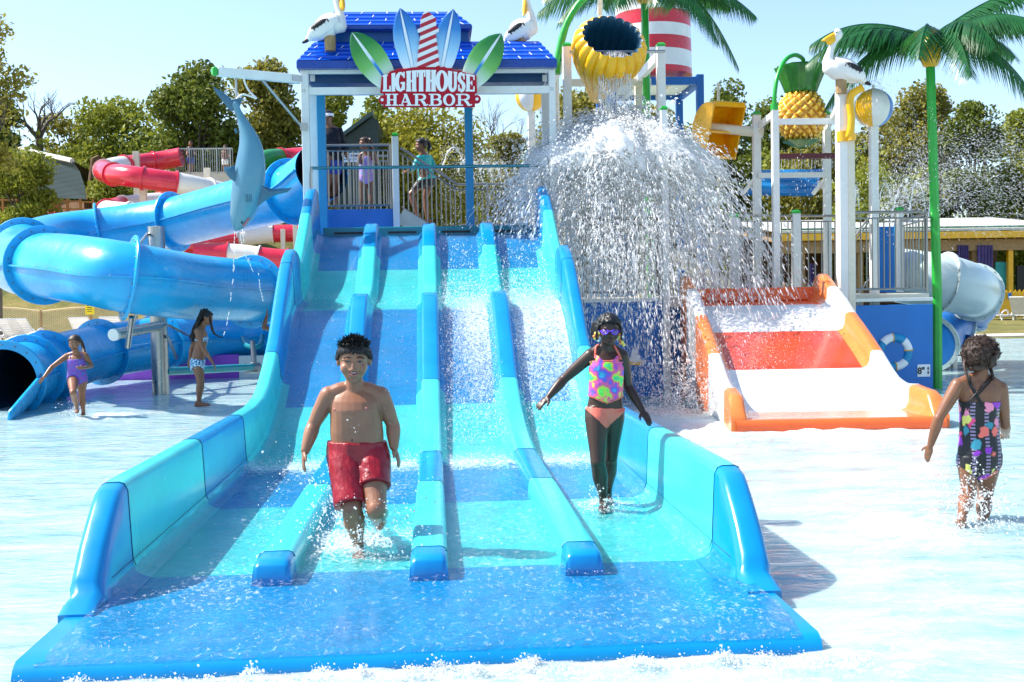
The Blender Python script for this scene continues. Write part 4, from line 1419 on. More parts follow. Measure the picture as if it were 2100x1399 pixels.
class Person:
    def __init__(s, label, Y, px, h, front, face, skin, voxel=.006, it=4, fat=1.0, hh=None, depth=1.0, hip=1.0, waist=.9, group=None, palm=(None, None), curl=.5):
        J = {k: P(v[0], v[1], Y + (v[2] if len(v) > 2 else 0)) for k, v in px.items()}
        s.J, s.h, s.Y, s.skin = J, h, Y, skin
        s.front = V(front).normalized(); s.face = V(face).normalized()
        s.hh = hh or h / 6.6
        pel = (J['hl'] + J['hr']) / 2
        low = min((J[k] for k in ('al', 'ar', 'fl', 'fr') if k in J), key=lambda q: q.z)
        s.root = thing('person', (pel.x, pel.y, low.z), label, 'person', group)
        s.pel, s.neck = pel, J['neck']
        s.axis = (J['neck'] - pel); s.L = s.axis.length; s.axis = s.axis.normalized()
        m = MB()
        W = (J['sr'] - J['sl']).length / 2
        Hh = (J['hr'] - J['hl']).length / 2
        s.W, s.H = W, Hh
        lat0 = (J['hr'] - J['hl']).normalized(); lat1 = (J['sr'] - J['sl']).normalized()
        # torso: stack of ellipses
        rt = .034 * h * fat
        hw = (Hh + .055 * h * fat) * hip
        sw = W + rt * .1
        prof = [(-.30, .30 * hw, .26 * hw), (-.24, .62 * hw, .55 * hw), (-.10, .96 * hw, .66 * hw), (.04, 1.0 * hw, .68 * hw), (.20, .97 * hw * (.5 + .5 * waist), .62 * hw), (.36, waist * hw, .58 * hw * depth),
                (.52, (waist * .55 + .43) * hw * .98, .58 * hw * depth), (.70, .40 * hw + .54 * sw, .62 * hw * depth), (.82, .96 * sw, .56 * hw), (.90, .88 * sw, .45 * hw), (.97, .58 * sw, .34 * hw), (1.03, .30 * sw, .26 * hw)]
        rings = []
        s.latm = ((lat0 + lat1) / 2).normalized()
        s.fr = (s.front - s.axis * s.front.dot(s.axis)); s.fr = (s.fr - s.latm * s.fr.dot(s.latm)).normalized()
        for t, a, b in prof:
            q = max(0, min(1, t))
            lat = (lat0 * (1 - q) + lat1 * q).normalized()
            fr = (s.front - lat * s.front.dot(lat)); fr = (fr - s.axis * fr.dot(s.axis) * .5).normalized()
            c = pel + s.axis * (s.L * t) + fr * (.012 * h * math.sin(math.pi * q))
            rings.append([c + lat * (a * math.copysign(abs(math.cos(w)) ** .94, math.cos(w))) + fr * (b * math.copysign(abs(math.sin(w)) ** .95, math.sin(w))) for w in [2 * math.pi * k / 24 for k in range(24)]])
        m.loft(rings)
        # neck and head
        s.up = (J['head'] - J['neck']).normalized() * .55 + V((0, 0, .45)); s.up.normalize()
        f = s.face; f = (f - s.up * f.dot(s.up)).normalized()
        l = f.cross(s.up).normalized()
        s.hf, s.hl_ = f, l
        c, hh, up = J['head'], s.hh, s.up
        m.tube([J['neck'] - s.axis * .03 * h, J['neck'] + (c - J['neck']) * .5, c - up * hh * .1], [.040 * h * fat, .034 * h, .034 * h], 14)
        E = lambda q, r: m.ell(c + l * q[0] * hh + f * q[1] * hh + up * q[2] * hh, tuple(x * hh for x in r), (l, f, up), 20, 14)
        E((0, -.04, .12), (.36, .43, .38)); E((0, .10, -.10), (.315, .32, .34)); E((0, .16, -.27), (.23, .235, .22)); E((0, .27, -.39), (.11, .11, .095))
        E((0, .40, -.06), (.05, .07, .10)); E((0, .455, -.115), (.068, .055, .05)); E((-.06, .41, -.125), (.04, .04, .033)); E((.06, .41, -.125), (.04, .04, .033))
        for sg in (-1, 1):
            E((sg * .365, -.02, -.02), (.045, .085, .13)); E((sg * .17, .285, -.13), (.13, .11, .12 * fat)); E((sg * .14, .36, .10), (.13, .045, .035))
        E((0, .385, -.245), (.12, .055, .03)); E((0, .375, -.295), (.105, .055, .033))
        if fat > 1.05: m.ell(s.pel + s.axis * (s.L * .32) + s.fr * (.30 * hw), (.80 * hw, .40 * hw, .34 * s.L), (s.latm, s.fr, s.axis), 20, 14)
        # arms
        A = lambda a, b, n_=5: [a.lerp(b, i / n_) for i in range(n_ + 1)]
        r = lambda *q: [x * h * fat for x in q]
        for sd in 'lr':
            S, Eb, Wr, T = J['s' + sd], J['e' + sd], J['w' + sd], J['t' + sd]
            m.ell(S, .0375 * h * fat)
            m.tube([J['neck'] + s.axis * .012 * h + (S - J['neck']) * .12, J['neck'].lerp(S, .55) + s.axis * .010 * h, S], [.030 * h, .032 * h * fat, .034 * h * fat], 12)
            m.tube(A(S, Eb), r(.038, .037, .035, .033, .029, .0265), 14)
            m.ell(Eb, .0275 * h * fat)
            m.tube(A(Eb, Wr), r(.0275, .0295, .028, .0245, .021, .0175), 14)
            s.hand(m, Wr, T, sd, palm[0 if sd == 'l' else 1], curl)
        # legs
        for sd in 'lr':
            Hp, Kn, An, Fo = J['h' + sd], J['k' + sd], J['a' + sd], J['f' + sd]
            ins = Hp + (s.pel - Hp) * .12
            m.tube(A(ins, Kn), r(.066, .068, .061, .053, .045, .040), 18)
            m.ell(Kn, .041 * h * fat)
            m.tube(A(Kn, An), r(.038, .041, .042, .034, .026, .0235), 16)
            d = (Fo - An); d.z = 0 if abs(d.z) < .8 * d.length else d.z * .6
            if d.length < .02: d = s.front.copy()
            d = d.normalized(); up_ = V((0, 0, 1)) if abs(d.z) < .9 else -s.front
            x, y, dd = basis(d, up_)
            fl = .145 * h
            heel = An - dd * .035 * h - y * .03 * h
            m.tube([An, An.lerp(heel, .7)], [.024 * h, .026 * h], 10)
            m.loft([[heel + dd * (fl * q) + x * (a * h * math.cos(w)) + y * (b * h * math.sin(w) + (b - .022) * h * .6) for w in [2 * math.pi * k / 14 for k in range(14)]] for q, a, b in ((-.05, .008, .008), (0, .022, .024), (.3, .022, .026), (.6, .028, .020), (.82, .030, .014), (.97, .024, .010), (1.02, .01, .005))])
        s.me = remesh(m, voxel, it)
        s.co = np.empty(len(s.me.vertices) * 3); s.me.vertices.foreach_get('co', s.co); s.co = s.co.reshape(-1, 3)
        s.no = np.empty(len(s.me.vertices) * 3); s.me.vertices.foreach_get('normal', s.no); s.no = s.no.reshape(-1, 3)
        s.polys = [tuple(p.vertices) for p in s.me.polygons]
        s.bvh = BVHTree.FromPolygons([tuple(c) for c in s.co], s.polys)
        o = bpy.data.objects.new('body', s.me)
        org = np.array(s.root.location)
        s.me.vertices.foreach_set('co', (s.co - org).ravel())
        s.me.materials.clear(); s.me.materials.append(skin)
        s.me.polygons.foreach_set('use_smooth', [True] * len(s.me.polygons))
        COL.objects.link(o); o.parent = s.root
        s.body = o

    def hand(s, m, w, t, sd, pn, curl):
        """palm, four separate fingers of unequal length and a thumb leaving the side of the palm"""
        d = (t - w); L = max(d.length, .09 * s.h); d = d.normalized()
        n = V(pn) if pn else (s.front * .3 + (s.pel - w).normalized())       # palm normal, the side the fingers close to
        n = (n - d * n.dot(d)).normalized()
        x = d.cross(n).normalized()
        thumb = 1 if x.dot(s.front) > 0 else -1
        hs = s.h / 1.4
        pl = L * .50
        m.tube([w - d * .01, w + d * pl * .25], [.0185 * hs * 1.1, .019 * hs], 10)
        m.ell(w + d * pl * .55, (pl * .60, .034 * hs, .0145 * hs), (d, x, n), 14, 10)
        for i, (off, ln) in enumerate(((-.75, .80), (-.26, .97), (.24, 1.0), (.70, .90))):
            fl = L * .50 * ln
            b = w + d * pl * .88 + x * (off * .030 * hs * -thumb * -1)
            dd = (d + x * off * .13).normalized()
            k = curl * (.8 + .15 * i)
            p1 = b + (dd + n * .18 * k).normalized() * fl * .42
            p2 = p1 + (dd + n * .75 * k).normalized() * fl * .34
            p3 = p2 + (dd + n * 1.5 * k).normalized() * fl * .28
            m.tube([b - dd * .015, b, p1, p2, p3], [.0085 * hs, .0088 * hs, .0084 * hs, .0074 * hs, .0055 * hs], 8)
            m.ell(p3, .0056 * hs, nu=8, nv=6)
        tb = w + d * pl * .30 + x * (thumb * .026 * hs)
        t1 = tb + (d * .7 + x * thumb * .8 + n * .25).normalized() * L * .20
        t2 = t1 + (d * .95 + x * thumb * .35 + n * .35 * curl).normalized() * L * .20
        m.tube([w + d * pl * .15 + x * thumb * .012, tb, t1, t2], [.012 * hs, .0125 * hs, .0098 * hs, .0068 * hs], 8)
        m.ell(t2, .007 * hs, nu=8, nv=6)

    def tuv(s, p):
        q = p - s.pel
        return q.dot(s.axis) / s.L, q.dot(s.latm), q.dot(s.fr)

    def on_arm(s, p):
        for sd in 'lr':
            d, t = seg_d(p, s.J['s' + sd], s.J['e' + sd])
            d2, _ = seg_d(p, s.J['e' + sd], s.J['w' + sd])
            d3, _ = seg_d(p, s.J['w' + sd], s.J['t' + sd])
            if d2 < .05 * s.h or d3 < .06 * s.h: return True
            if d < .048 * s.h and t > .12: return True
        return False

    def shell(s, name, mat, pred, off=.004, noise_amp=0, nsc=20, smooth=True):
        sel = [pred(V(c)) for c in s.co]
        idx = {}
        vs, fs = [], []
        for f in s.polys:
            if all(sel[i] for i in f):
                for i in f:
                    if i not in idx:
                        idx[i] = len(vs)
                        c = V(s.co[i]); n = V(s.no[i])
                        o_ = off + (noise_amp * (mnoise.noise(c * nsc) + .35) if noise_amp else 0)
                        vs.append(c + n * o_)
                fs.append(tuple(idx[i] for i in f))
        if not fs: return None
        m = MB(); m.add(vs, fs)
        o = m.build(name, mat, s.root, smooth=180, recalc=False)
        sm = o.modifiers.new('edge', 'SMOOTH'); sm.factor = .5; sm.iterations = 3
        so = o.modifiers.new('thick', 'SOLIDIFY'); so.thickness = off * .8; so.offset = -1
        return o

    def hit(s, px, py, off=.002):
        d = ray(px, py).normalized()
        loc, n, i, ds = s.bvh.ray_cast(CAMP, d)
        if loc is None:
            loc, n, i, ds = s.bvh.find_nearest(P(px, py, s.Y))
        return loc + n * off, n

    def line(s, name, mat, pts, r, off=.003, n=5):
        q = [s.hit(*p, off)[0] for p in vspl2(pts, n)]
        return part(name, mat, s.root, lambda m: m.tube(q, r, 6), smooth=80)

    def blob(s, name, mat, px, py, r, off=.001):
        p, n = s.hit(px, py, off)
        x, y, d = basis(n)
        r = r if isinstance(r, tuple) else (r, r)
        return part(name, mat, s.root, lambda m: m.ell(p, (r[0], r[1], min(r) * .45), (x, y, d), 14, 8), smooth=80)

    def hd(s, p):
        q = p - s.J['head']
        return q.dot(s.hl_) / s.hh, q.dot(s.hf) / s.hh, q.dot(s.up) / s.hh

    def hairpred(s, line=None):
        xs = line or ((-.5, -.40), (-.25, -.36), (-.08, -.10), (.02, -.02), (.12, .06), (.24, .22), (.36, .34), (.6, .36))

        def f(p):
            if (p - s.J['head']).length > s.hh * .62: return False
            a, b, c = s.hd(p)
            if abs(a) > .385 and -.12 < b < .08 and c < .10: return False
            return c > float(np.interp(b, [q[0] for q in xs], [q[1] for q in xs]))
        return f


def vspl2(pts, n): return [(p[0], p[1]) for p in spline([(q[0], q[1], 0) for q in pts], n)]


m_hair = M('black_hair', (.006, .005, .005), .5, var=.3, vs=30, spec=.5)
m_hairb = M('dark_brown_hair', (.045, .022, .013), .55, var=.3, vs=30)
m_eyew = M('eye_white', (.7, .68, .66), .3)
m_lip = M('lip', (.40, .13, .11), .4)
m_lipd = M('dark_lip', (.14, .04, .04), .35)
sk_boy = skinmat('tan_skin', (.31, .142, .078))
sk_dark = skinmat('deep_brown_skin', (.052, .023, .014), .40)
sk_brown = skinmat('brown_skin', (.235, .102, .052))
sk_mid = skinmat('warm_brown_skin', (.25, .11, .058))


def fabric(name, build, rough=.5):
    t = NT(name)
    c = build(t)
    t.l(c, t.b.inputs['Base Color'])
    t.b.inputs['Roughness'].default_value = rough
    t.b.inputs['Sheen Weight'].default_value = .1
    t.bump(t.noise(300, 2), .1, .002)
    return t.m


# --- boy -----------------------------------------------------------
YB_ = 6.1
boy = Person('boy in wet red swim trunks running down the slide run-out', YB_, {
    'head': (726, 739, -.05), 'neck': (727, 797), 'sl': (674, 811), 'sr': (780, 811), 'el': (643, 872, .02), 'er': (806, 872, .02), 'wl': (625, 928, -.05), 'wr': (808, 920, -.02),
    'tl': (620, 968, -.08), 'tr': (823, 956, -.04), 'hl': (707, 937), 'hr': (763, 937), 'kl': (722, 1043, -.16), 'kr': (772, 1044, -.20), 'al': (735, 1118, -.05), 'ar': (779, 1062, .24), 'fl': (737, 1136, -.25), 'fr': (781, 1085, .32)},
    1.36, (.05, -1, 0), (.0, -1, -.30), sk_boy, .0048, 6, fat=1.10, hh=.255, depth=1.05, waist=.97, palm=((.9, .2, 0), (-.9, .2, 0)), curl=.45)


def trunks(ps, mat, hem_l, hem_r, zoff=.0, extra=.016):
    J, h = ps.J, ps.h
    m = MB()
    hw = ps.H + .055 * h * 1.1
    rings = []
    for t, k in ((-.26, .5), (-.2, .8), (-.05, 1.02), (.08, 1.04), (.20, .99), (.235, .975)):
        c = ps.pel + ps.axis * (ps.L * t)
        rings.append([c + ps.latm * ((hw * k + extra) * math.cos(w)) + ps.fr * ((hw * .69 * k + extra) * math.sin(w)) for w in [2 * math.pi * q / 30 for q in range(30)]])
    m.loft(rings)
    for sd, hem in (('l', hem_l), ('r', hem_r)):
        a, b = J['h' + sd], J['k' + sd]
        a = a + (ps.pel - a) * .05 + V((0, 0, .02))
        pts = [a.lerp(b, hem * i / 6) for i in range(7)]
        m.tube(pts, [.082 * h, .083 * h, .081 * h, .079 * h, .076 * h, .074 * h, .073 * h], 22)
    me = remesh(m, .006, 4)
    co = np.empty(len(me.vertices) * 3); me.vertices.foreach_get('co', co); co = co.reshape(-1, 3)
    no = np.empty(len(me.vertices) * 3); me.vertices.foreach_get('normal', no); no = no.reshape(-1, 3)
    w_ = np.array([mnoise.noise(V((c[0] * 16, c[1] * 16, c[2] * 7))) * .006 + mnoise.noise(V((c[0] * 34 + c[2] * 20, c[1] * 30, c[2] * 12))) * .003 for c in co])
    co = co + no * w_[:, None]
    org = np.array(ps.root.location)
    me.vertices.foreach_set('co', (co - org).ravel())
    me.materials.clear(); me.materials.append(mat)
    me.polygons.foreach_set('use_smooth', [True] * len(me.polygons))
    o = bpy.data.objects.new('swim_trunks', me); COL.objects.link(o); o.parent = ps.root
    return o


t = NT('wet_red_cloth')
c = t.ramp(t.noise(6, 4), [(.3, (.20, .004, .010)), (.7, (.36, .008, .018))])
t.l(c, t.b.inputs['Base Color']); t.b.inputs['Roughness'].default_value = .3
t.bump(t.noise(34, 4, .65, stretch=(1, 1, .5)), .5, .012)
m_trunk = t.m
trunks(boy, m_trunk, .95, .62)
wb_ = [boy.pel + boy.axis * (boy.L * .205) + boy.latm * ((boy.H + .075 * 1.36 + .014) * math.cos(w)) + boy.fr * ((boy.H + .075 * 1.36) * .72 * math.sin(w)) for w in [2 * math.pi * q / 30 for q in range(31)]]
boy.shell('hair', m_hair, boy.hairpred(((-.5, -.38), (-.25, -.30), (-.08, -.05), (.02, .0), (.12, .08), (.22, .24), (.34, .30), (.6, .33))), .008, .004, 60)


def spikes(ps, mat, n, ln, seed, front_only=False):
    rnd = random.Random(seed); pr = ps.hairpred(((-.5, -.38), (-.25, -.30), (-.08, -.05), (.02, .0), (.12, .08), (.22, .23), (.34, .29), (.6, .32)))
    idx = [i for i in range(len(ps.co)) if pr(V(ps.co[i]))]
    m = MB()
    for k in range(n):
        i = rnd.choice(idx)
        c, nn = V(ps.co[i]), V(ps.no[i])
        d = (nn + ps.hf * .5 * max(0, ps.hd(c)[1]) + V((rnd.uniform(-.2, .2), rnd.uniform(-.2, .2), rnd.uniform(.1, .6))) - ps.up * .4 * (1 if ps.hd(c)[2] < .2 else 0)).normalized()
        l = ln * rnd.uniform(.6, 1.2) * (1 if ps.hd(c)[2] > .30 else .38)
        m.tube([c, c + d * l * .55, c + (d + ps.hf * .35).normalized() * l], [.0045, .0032, .0006], 5, cap=False)
    # fringe falling on the forehead and short sides
    for i in idx:
        a, b, c = ps.hd(V(ps.co[i]))
        if (b > .16 and c < .40 and rnd.random() < .55) or (b <= .16 and c < .22 and rnd.random() < .22):
            c0, nn = V(ps.co[i]) + V(ps.no[i]) * .009, V(ps.no[i])
            d = (-ps.up * .9 + nn * .42 + ps.hl_ * rnd.uniform(-.35, .35)).normalized()
            l = ln * rnd.uniform(.35, .8) * (1 if b > .16 else .6)
            m.tube([c0, c0 + d * l * .5, c0 + (d - nn * .15).normalized() * l], [.0045, .0032, .0006], 5, cap=False)
    return m.build('hair_tufts', mat, ps.root, smooth=80)


spikes(boy, m_hair, 900, .036, 3)
boy.blob('eye', m_eyew, 713, 742.5, (.0105, .0050)); boy.blob('eye', m_eyew, 738, 742.5, (.0105, .0050))
boy.blob('iris', m_black, 713.5, 743, (.0058, .0046), .003); boy.blob('iris', m_black, 738, 743, (.0058, .0046), .003)
boy.line('eyelid', m_hair, [(708, 742), (713, 740.3), (718, 742)], .0022); boy.line('eyelid', m_hair, [(733, 742), (738, 740.3), (743, 742)], .0022)
boy.line('eyebrow', m_hair, [(705, 736), (711, 732.5), (719, 734)], .0032); boy.line('eyebrow', m_hair, [(732, 733.5), (739, 732), (746, 735)], .0032)
boy.blob('mouth', M('mouth_dark', (.10, .02, .02), .5), 725, 766, (.021, .0085)); boy.blob('teeth', m_eyew, 725, 764.6, (.015, .0040), .004)
boy.line('upper_lip', m_lip, [(715, 765), (721, 762.5), (725, 763.3), (729, 762.5), (735, 765)], .0032); boy.line('lower_lip', m_lip, [(716, 767), (725, 770), (734, 767)], .0038)
boy.blob('nostril', m_lipd, 721, 757, (.0035, .0025)); boy.blob('nostril', m_lipd, 729, 757, (.0035, .0025))
for q in ((686, 840), (752, 838)): boy.blob('nipple', m_lip, *q, (.010, .010), -.001)
boy.blob('navel', m_lipd, 722, 903, (.006, .011), -.001)

# --- girl with goggles ---------------------------------------------------
YG_ = 7.05
girl = Person('girl with purple goggles in a neon tie-dye swimsuit walking down the right lane', YG_, {
    'head': (1248, 677, -.03), 'neck': (1244, 715), 'sl': (1211, 729), 'sr': (1276, 731), 'el': (1156, 778, .05), 'er': (1288, 793, .05), 'wl': (1125, 814, .0), 'wr': (1318, 843, -.05),
    'tl': (1103, 834, -.02), 'tr': (1334, 869, -.10), 'hl': (1222, 838), 'hr': (1259, 838), 'kl': (1226, 948, -.10), 'kr': (1252, 938, .06), 'al': (1238, 1026, -.02), 'ar': (1246, 1012, .22), 'fl': (1238, 1048, -.2), 'fr': (1250, 1036, .0)},
    1.38, (.0, -1, 0), (.05, -1, -.18), sk_dark, .0048, 5, fat=.92, hh=.208, waist=.86, hip=.95, palm=((0, .3, -1), (0, .3, -1)), curl=.35)
m_tie = fabric('neon_tie_dye', lambda t: t.mix(t.ramp(t.math('FRACT', t.math('MULTIPLY', t.math('ADD', t.sep()[0], t.sep()[2]), 70)), [(.44, (0, 0, 0)), (.5, (.35, .35, .35)), (.56, (0, 0, 0))]),
    t.ramp(t.noise(13, 2, .5), [(.28, (.02, .40, .60)), (.35, (.05, .12, .62)), (.41, (.30, .05, .50)), (.47, (.85, .07, .30)), (.53, (.85, .12, .20)), (.58, (.75, .65, .05)), (.63, (.12, .75, .05)), (.72, (.03, .55, .30))]), (.85, .75, .8)))
m_coral = M('coral_cloth', (.85, .15, .10), .5, var=.06)


def tank(p):
    if girl.on_arm(p): return False
    t, u, v = girl.tuv(p)
    top = .79 + min(.10, 26 * u * u) if v > 0 else .80
    if abs(u) > .078: top = min(top, .80)
    return .11 + 1.0 * abs(u) < t < top and abs(u) < .125


girl.shell('swim_top', m_tie, tank, .010, .004, 22)
girl.shell('waistband', m_coral, lambda p: (not girl.on_arm(p)) and .085 < girl.tuv(p)[0] - 1.0 * abs(girl.tuv(p)[1]) <= .125 and abs(girl.tuv(p)[1]) < .13, .012)


def brief(ps, hi=.075, slope=2.1, z=-.26):
    def f(p):
        if ps.on_arm(p): return False
        t, u, v = ps.tuv(p)
        return t < hi and t > z + slope * max(0, abs(u) - .012) and abs(u) < .2
    return f


girl.shell('swim_briefs', m_coral, brief(girl, .03, 2.3, -.30), .006)
girl.line('strap', m_coral, [(1221, 735), (1221, 722), (1223, 712), (1228, 708)], .0075, .004)
girl.line('strap', m_coral, [(1273, 738), (1268, 725), (1262, 714), (1258, 709)], .0075, .004)
girl.line('neckline', m_coral, [(1221, 733), (1232, 739), (1246, 741), (1260, 739), (1272, 735)], .0045, .006)
hp_ = girl.hairpred(((-.5, -.30), (-.2, -.28), (-.05, -.08), (.04, .02), (.14, .12), (.26, .24), (.4, .34), (.6, .36)))
girl.shell('hair', m_hair, hp_, .010, .012, 75)


def braids(m):
    rnd = random.Random(4)
    c, hh = girl.J['head'], girl.hh
    for k in range(9):
        a = -1.15 + 2.3 * k / 8
        pts = []
        for j in range(9):
            e = -.55 + 1.75 * j / 8
            d = girl.hl_ * math.sin(a) * .9 + (girl.hf * math.cos(e) * .5 + girl.up * 0) * math.cos(a * .6)
            q = c + girl.hl_ * (math.sin(a) * .36 * hh * math.sin(max(.2, e + .75))) + girl.hf * (hh * (.36 - .42 * (j / 8) * 1.9)) + girl.up * (hh * (.33 + .22 * math.sin(math.pi * j / 8)) * math.cos(a * .75))
            pts.append(q)
        m.tube(pts, [.008 + .002 * (i % 2) for i in range(9)], 7)
    for sx in (-1, 1):
        for k in range(5):
            x0 = sx * (.36 + .02 * k); y0 = .12 - .12 * k
            pts = [c + girl.hl_ * (hh * x0 * .97) + girl.hf * (hh * y0) + girl.up * hh * .22, c + girl.hl_ * (hh * (x0 + sx * .06)) + girl.hf * (hh * y0) - girl.up * hh * .05, c + girl.hl_ * (hh * (x0 + sx * .05)) + girl.hf * (hh * (y0 + .03)) - girl.up * hh * .32]
            q = vspline(pts, 5)
            m.tube(q, [.0065 + .0018 * (i % 2) for i in range(len(q))], 6)


part('braids', m_hair, girl.root, braids, smooth=80)
mb_ = [M('bead_white', (.85, .85, .85), .25), M('bead_yellow', (.85, .65, .12), .25), M('bead_orange', (.85, .25, .06), .25)]
rnd = random.Random(9)
for (x, y) in ((1222, 684), (1226, 690), (1230, 684), (1221, 694), (1227, 698), (1231, 692), (1219, 690), (1229, 679), (1268, 692), (1272, 697), (1276, 702), (1270, 686), (1275, 690), (1279, 707), (1273, 704)):
    p = P(x, y, YG_ - .04)
    part('hair_bead', rnd.choice(mb_), girl.root, lambda m: m.ell(p, .0125, nu=8, nv=6), smooth=80)
m_gog = M('purple_plastic', (.14, .03, .55), .2, coat=.4)
m_lens = M('purple_lens', (.10, .05, .22), .08, spec=.8)
for gx in (1241, 1260):
    p, n = girl.hit(gx, 681, .004)
    x, y, d = basis(n)
    part('goggle_rim', m_gog, girl.root, lambda m: m.tube([p + x * (.0245 * math.cos(a)) + y * (.0165 * math.sin(a)) for a in [2 * math.pi * k / 20 for k in range(21)]], .0055, 8), smooth=80)
    part('goggle_lens', m_lens, girl.root, lambda m: m.ell(p, (.023, .015, .008), (x, y, d), 16, 8), smooth=80)
girl.line('goggle_bridge', m_gog, [(1247, 681), (1250.5, 680), (1254, 681)], .004, .006)
girl.line('goggle_strap', m_gog, [(1234, 680), (1230, 678), (1226, 676)], .005, .004); girl.line('goggle_strap', m_gog, [(1267, 681), (1269, 679), (1271, 677)], .005, .004)
girl.line('lower_lip', m_lipd, [(1244, 700), (1250, 702), (1256, 700)], .0042); girl.line('upper_lip', m_lipd, [(1244, 698.5), (1250, 697), (1256, 698.5)], .0032)

# --- girl walking away at the right ----------------------------------------------
YR_ = 6.75
rg = Person('curly haired girl in a black floral swimsuit seen from behind at the right', YR_, {
    'head': (2012, 731, .0), 'neck': (2012, 775), 'sl': (1964, 790), 'sr': (2052, 796), 'el': (1925, 858, .0), 'er': (2061, 872, .04), 'wl': (1908, 914, .06), 'wr': (2062, 892, .22),
    'tl': (1897, 952, .1), 'tr': (2061, 893, .36), 'hl': (1988, 934), 'hr': (2030, 930), 'kl': (1986, 1006, .02), 'kr': (2020, 1018, .10), 'al': (1972, 1062, -.16), 'ar': (2014, 1078, .0), 'fl': (1970, 1078, -.1), 'fr': (2014, 1090, .25)},
    1.27, (.25, 1, 0), (.85, .8, -.05), sk_brown, .0048, 5, fat=1.02, hh=.205, waist=.9, palm=((.6, .5, 0), (0, .2, -1)), curl=.5)


def floral(t):
    v = t.n('ShaderNodeTexVoronoi'); v.inputs['Scale'].default_value = 12.5; v.inputs['Randomness'].default_value = .9
    nv = t.n('ShaderNodeTexNoise'); nv.inputs['Scale'].default_value = 22; t.l(t.tc.outputs['Object'], nv.inputs['Vector'])
    va = t.n('ShaderNodeVectorMath', operation='SCALE'); va.inputs['Scale'].default_value = .05; t.l(nv.outputs['Color'], va.inputs[0])
    vb = t.n('ShaderNodeVectorMath', operation='ADD'); t.l(t.tc.outputs['Object'], vb.inputs[0]); t.l(va.outputs[0], vb.inputs[1])
    t.l(vb.outputs[0], v.inputs['Vector'])
    sp = t.n('ShaderNodeSeparateColor'); t.l(v.outputs['Color'], sp.inputs[0])
    pal = t.ramp(sp.outputs[0], [(0, (.85, .06, .22)), (.25, (.9, .16, .12)), (.45, (.30, .03, .50)), (.6, (.03, .25, .34)), (.72, (.85, .25, .40)), (.9, (.75, .70, .15))], 'CONSTANT')
    d = t.math('ADD', v.outputs['Distance'], t.math('MULTIPLY', t.noise(40, 3), .22))
    petal = t.ramp(d, [(.56, (1, 1, 1)), (.64, (0, 0, 0))])
    has = t.math('GREATER_THAN', sp.outputs[1], .18)
    x = t.math('FRACT', t.math('MULTIPLY', t.sep()[0], 11)); 
    st = t.math('MULTIPLY', t.math('LESS_THAN', x, .34), t.math('GREATER_THAN', t.math('FRACT', t.math('MULTIPLY', t.sep()[2], 42)), .45))
    base = t.mix(st, (.008, .008, .010), (.30, .22, .36))
    return t.mix(t.math('MULTIPLY', petal, has), base, pal)


m_floral = fabric('black_floral_cloth', floral)
m_strap = M('black_strap', (.012, .012, .013), .5)


def suit(ps, top_f, top_b, leg0=-.30, slope=1.9, wmax=.2):
    def f(p):
        if ps.on_arm(p): return False
        t, u, v = ps.tuv(p)
        tp = top_f if v > 0 else top_b
        return t < tp and t > leg0 + slope * max(0, abs(u) - .02) and abs(u) < wmax and abs(v) < .10 * ps.h and (t > -.12 or abs(v) < .075 * ps.h)
    return f


rg.shell('swimsuit', m_floral, suit(rg, .8, .70, -.36, 1.7), .006)
rg.line('strap', m_strap, [(1987, 770), (1992, 790), (2001, 806), (2011, 823), (2020, 838)], .0062, .006)
rg.line('strap', m_strap, [(1983, 772), (1988, 790), (1998, 808), (2007, 824), (2015, 838)], .0045, .006)
rg.line('strap', m_strap, [(2032, 772), (2020, 786), (2002, 806), (1986, 826), (1978, 838)], .0062, .007)
rg.line('strap', m_strap, [(2037, 774), (2024, 790), (2006, 810), (1992, 828), (1984, 838)], .0045, .007)
hpr = rg.hairpred(((-.6, -.44), (-.25, -.42), (-.08, -.26), (.02, -.10), (.12, .02), (.26, .20), (.36, .30), (.6, .34)))
rg.shell('hair', m_hairb, hpr, .032, .012, 50)


def curls(m):
    rnd = random.Random(6)
    idx = [i for i in range(len(rg.co)) if hpr(V(rg.co[i]))]
    for k in range(1500):
        i = rnd.choice(idx)
        c = V(rg.co[i]) + V(rg.no[i]) * rnd.uniform(.022, .050)
        x, y, d = basis(V((rnd.uniform(-1, 1), rnd.uniform(-1, 1), rnd.uniform(-1, 1))))
        r = rnd.uniform(.004, .0075)
        m.tube([c + x * (r * math.cos(a)) + y * (r * math.sin(a)) + d * (r * .35 * a) for a in (0, 1.1, 2.2, 3.3, 4.4, 5.5, 6.6)], .0016, 4, cap=False)


part('hair_curls', m_hairb, rg.root, curls, smooth=80)
for pts in ([(1979, 738, 0), (1978, 752, -.03), (1982, 766, -.05), (1986, 780, -.06)], [(2030, 752, 0), (2034, 764, -.03), (2037, 776, -.05), (2036, 782, -.05)]):
    q = vspline([P(a, b, YR_ + c) for a, b, c in pts], 6)
    part('braid', m_hairb, rg.root, lambda m: m.tube(q, [(.011 - .004 * i / len(q)) * (1 + .25 * (i % 2)) for i in range(len(q))], 7), smooth=80)
rg.blob('eye', m_black, 2038, 729, (.006, .004))

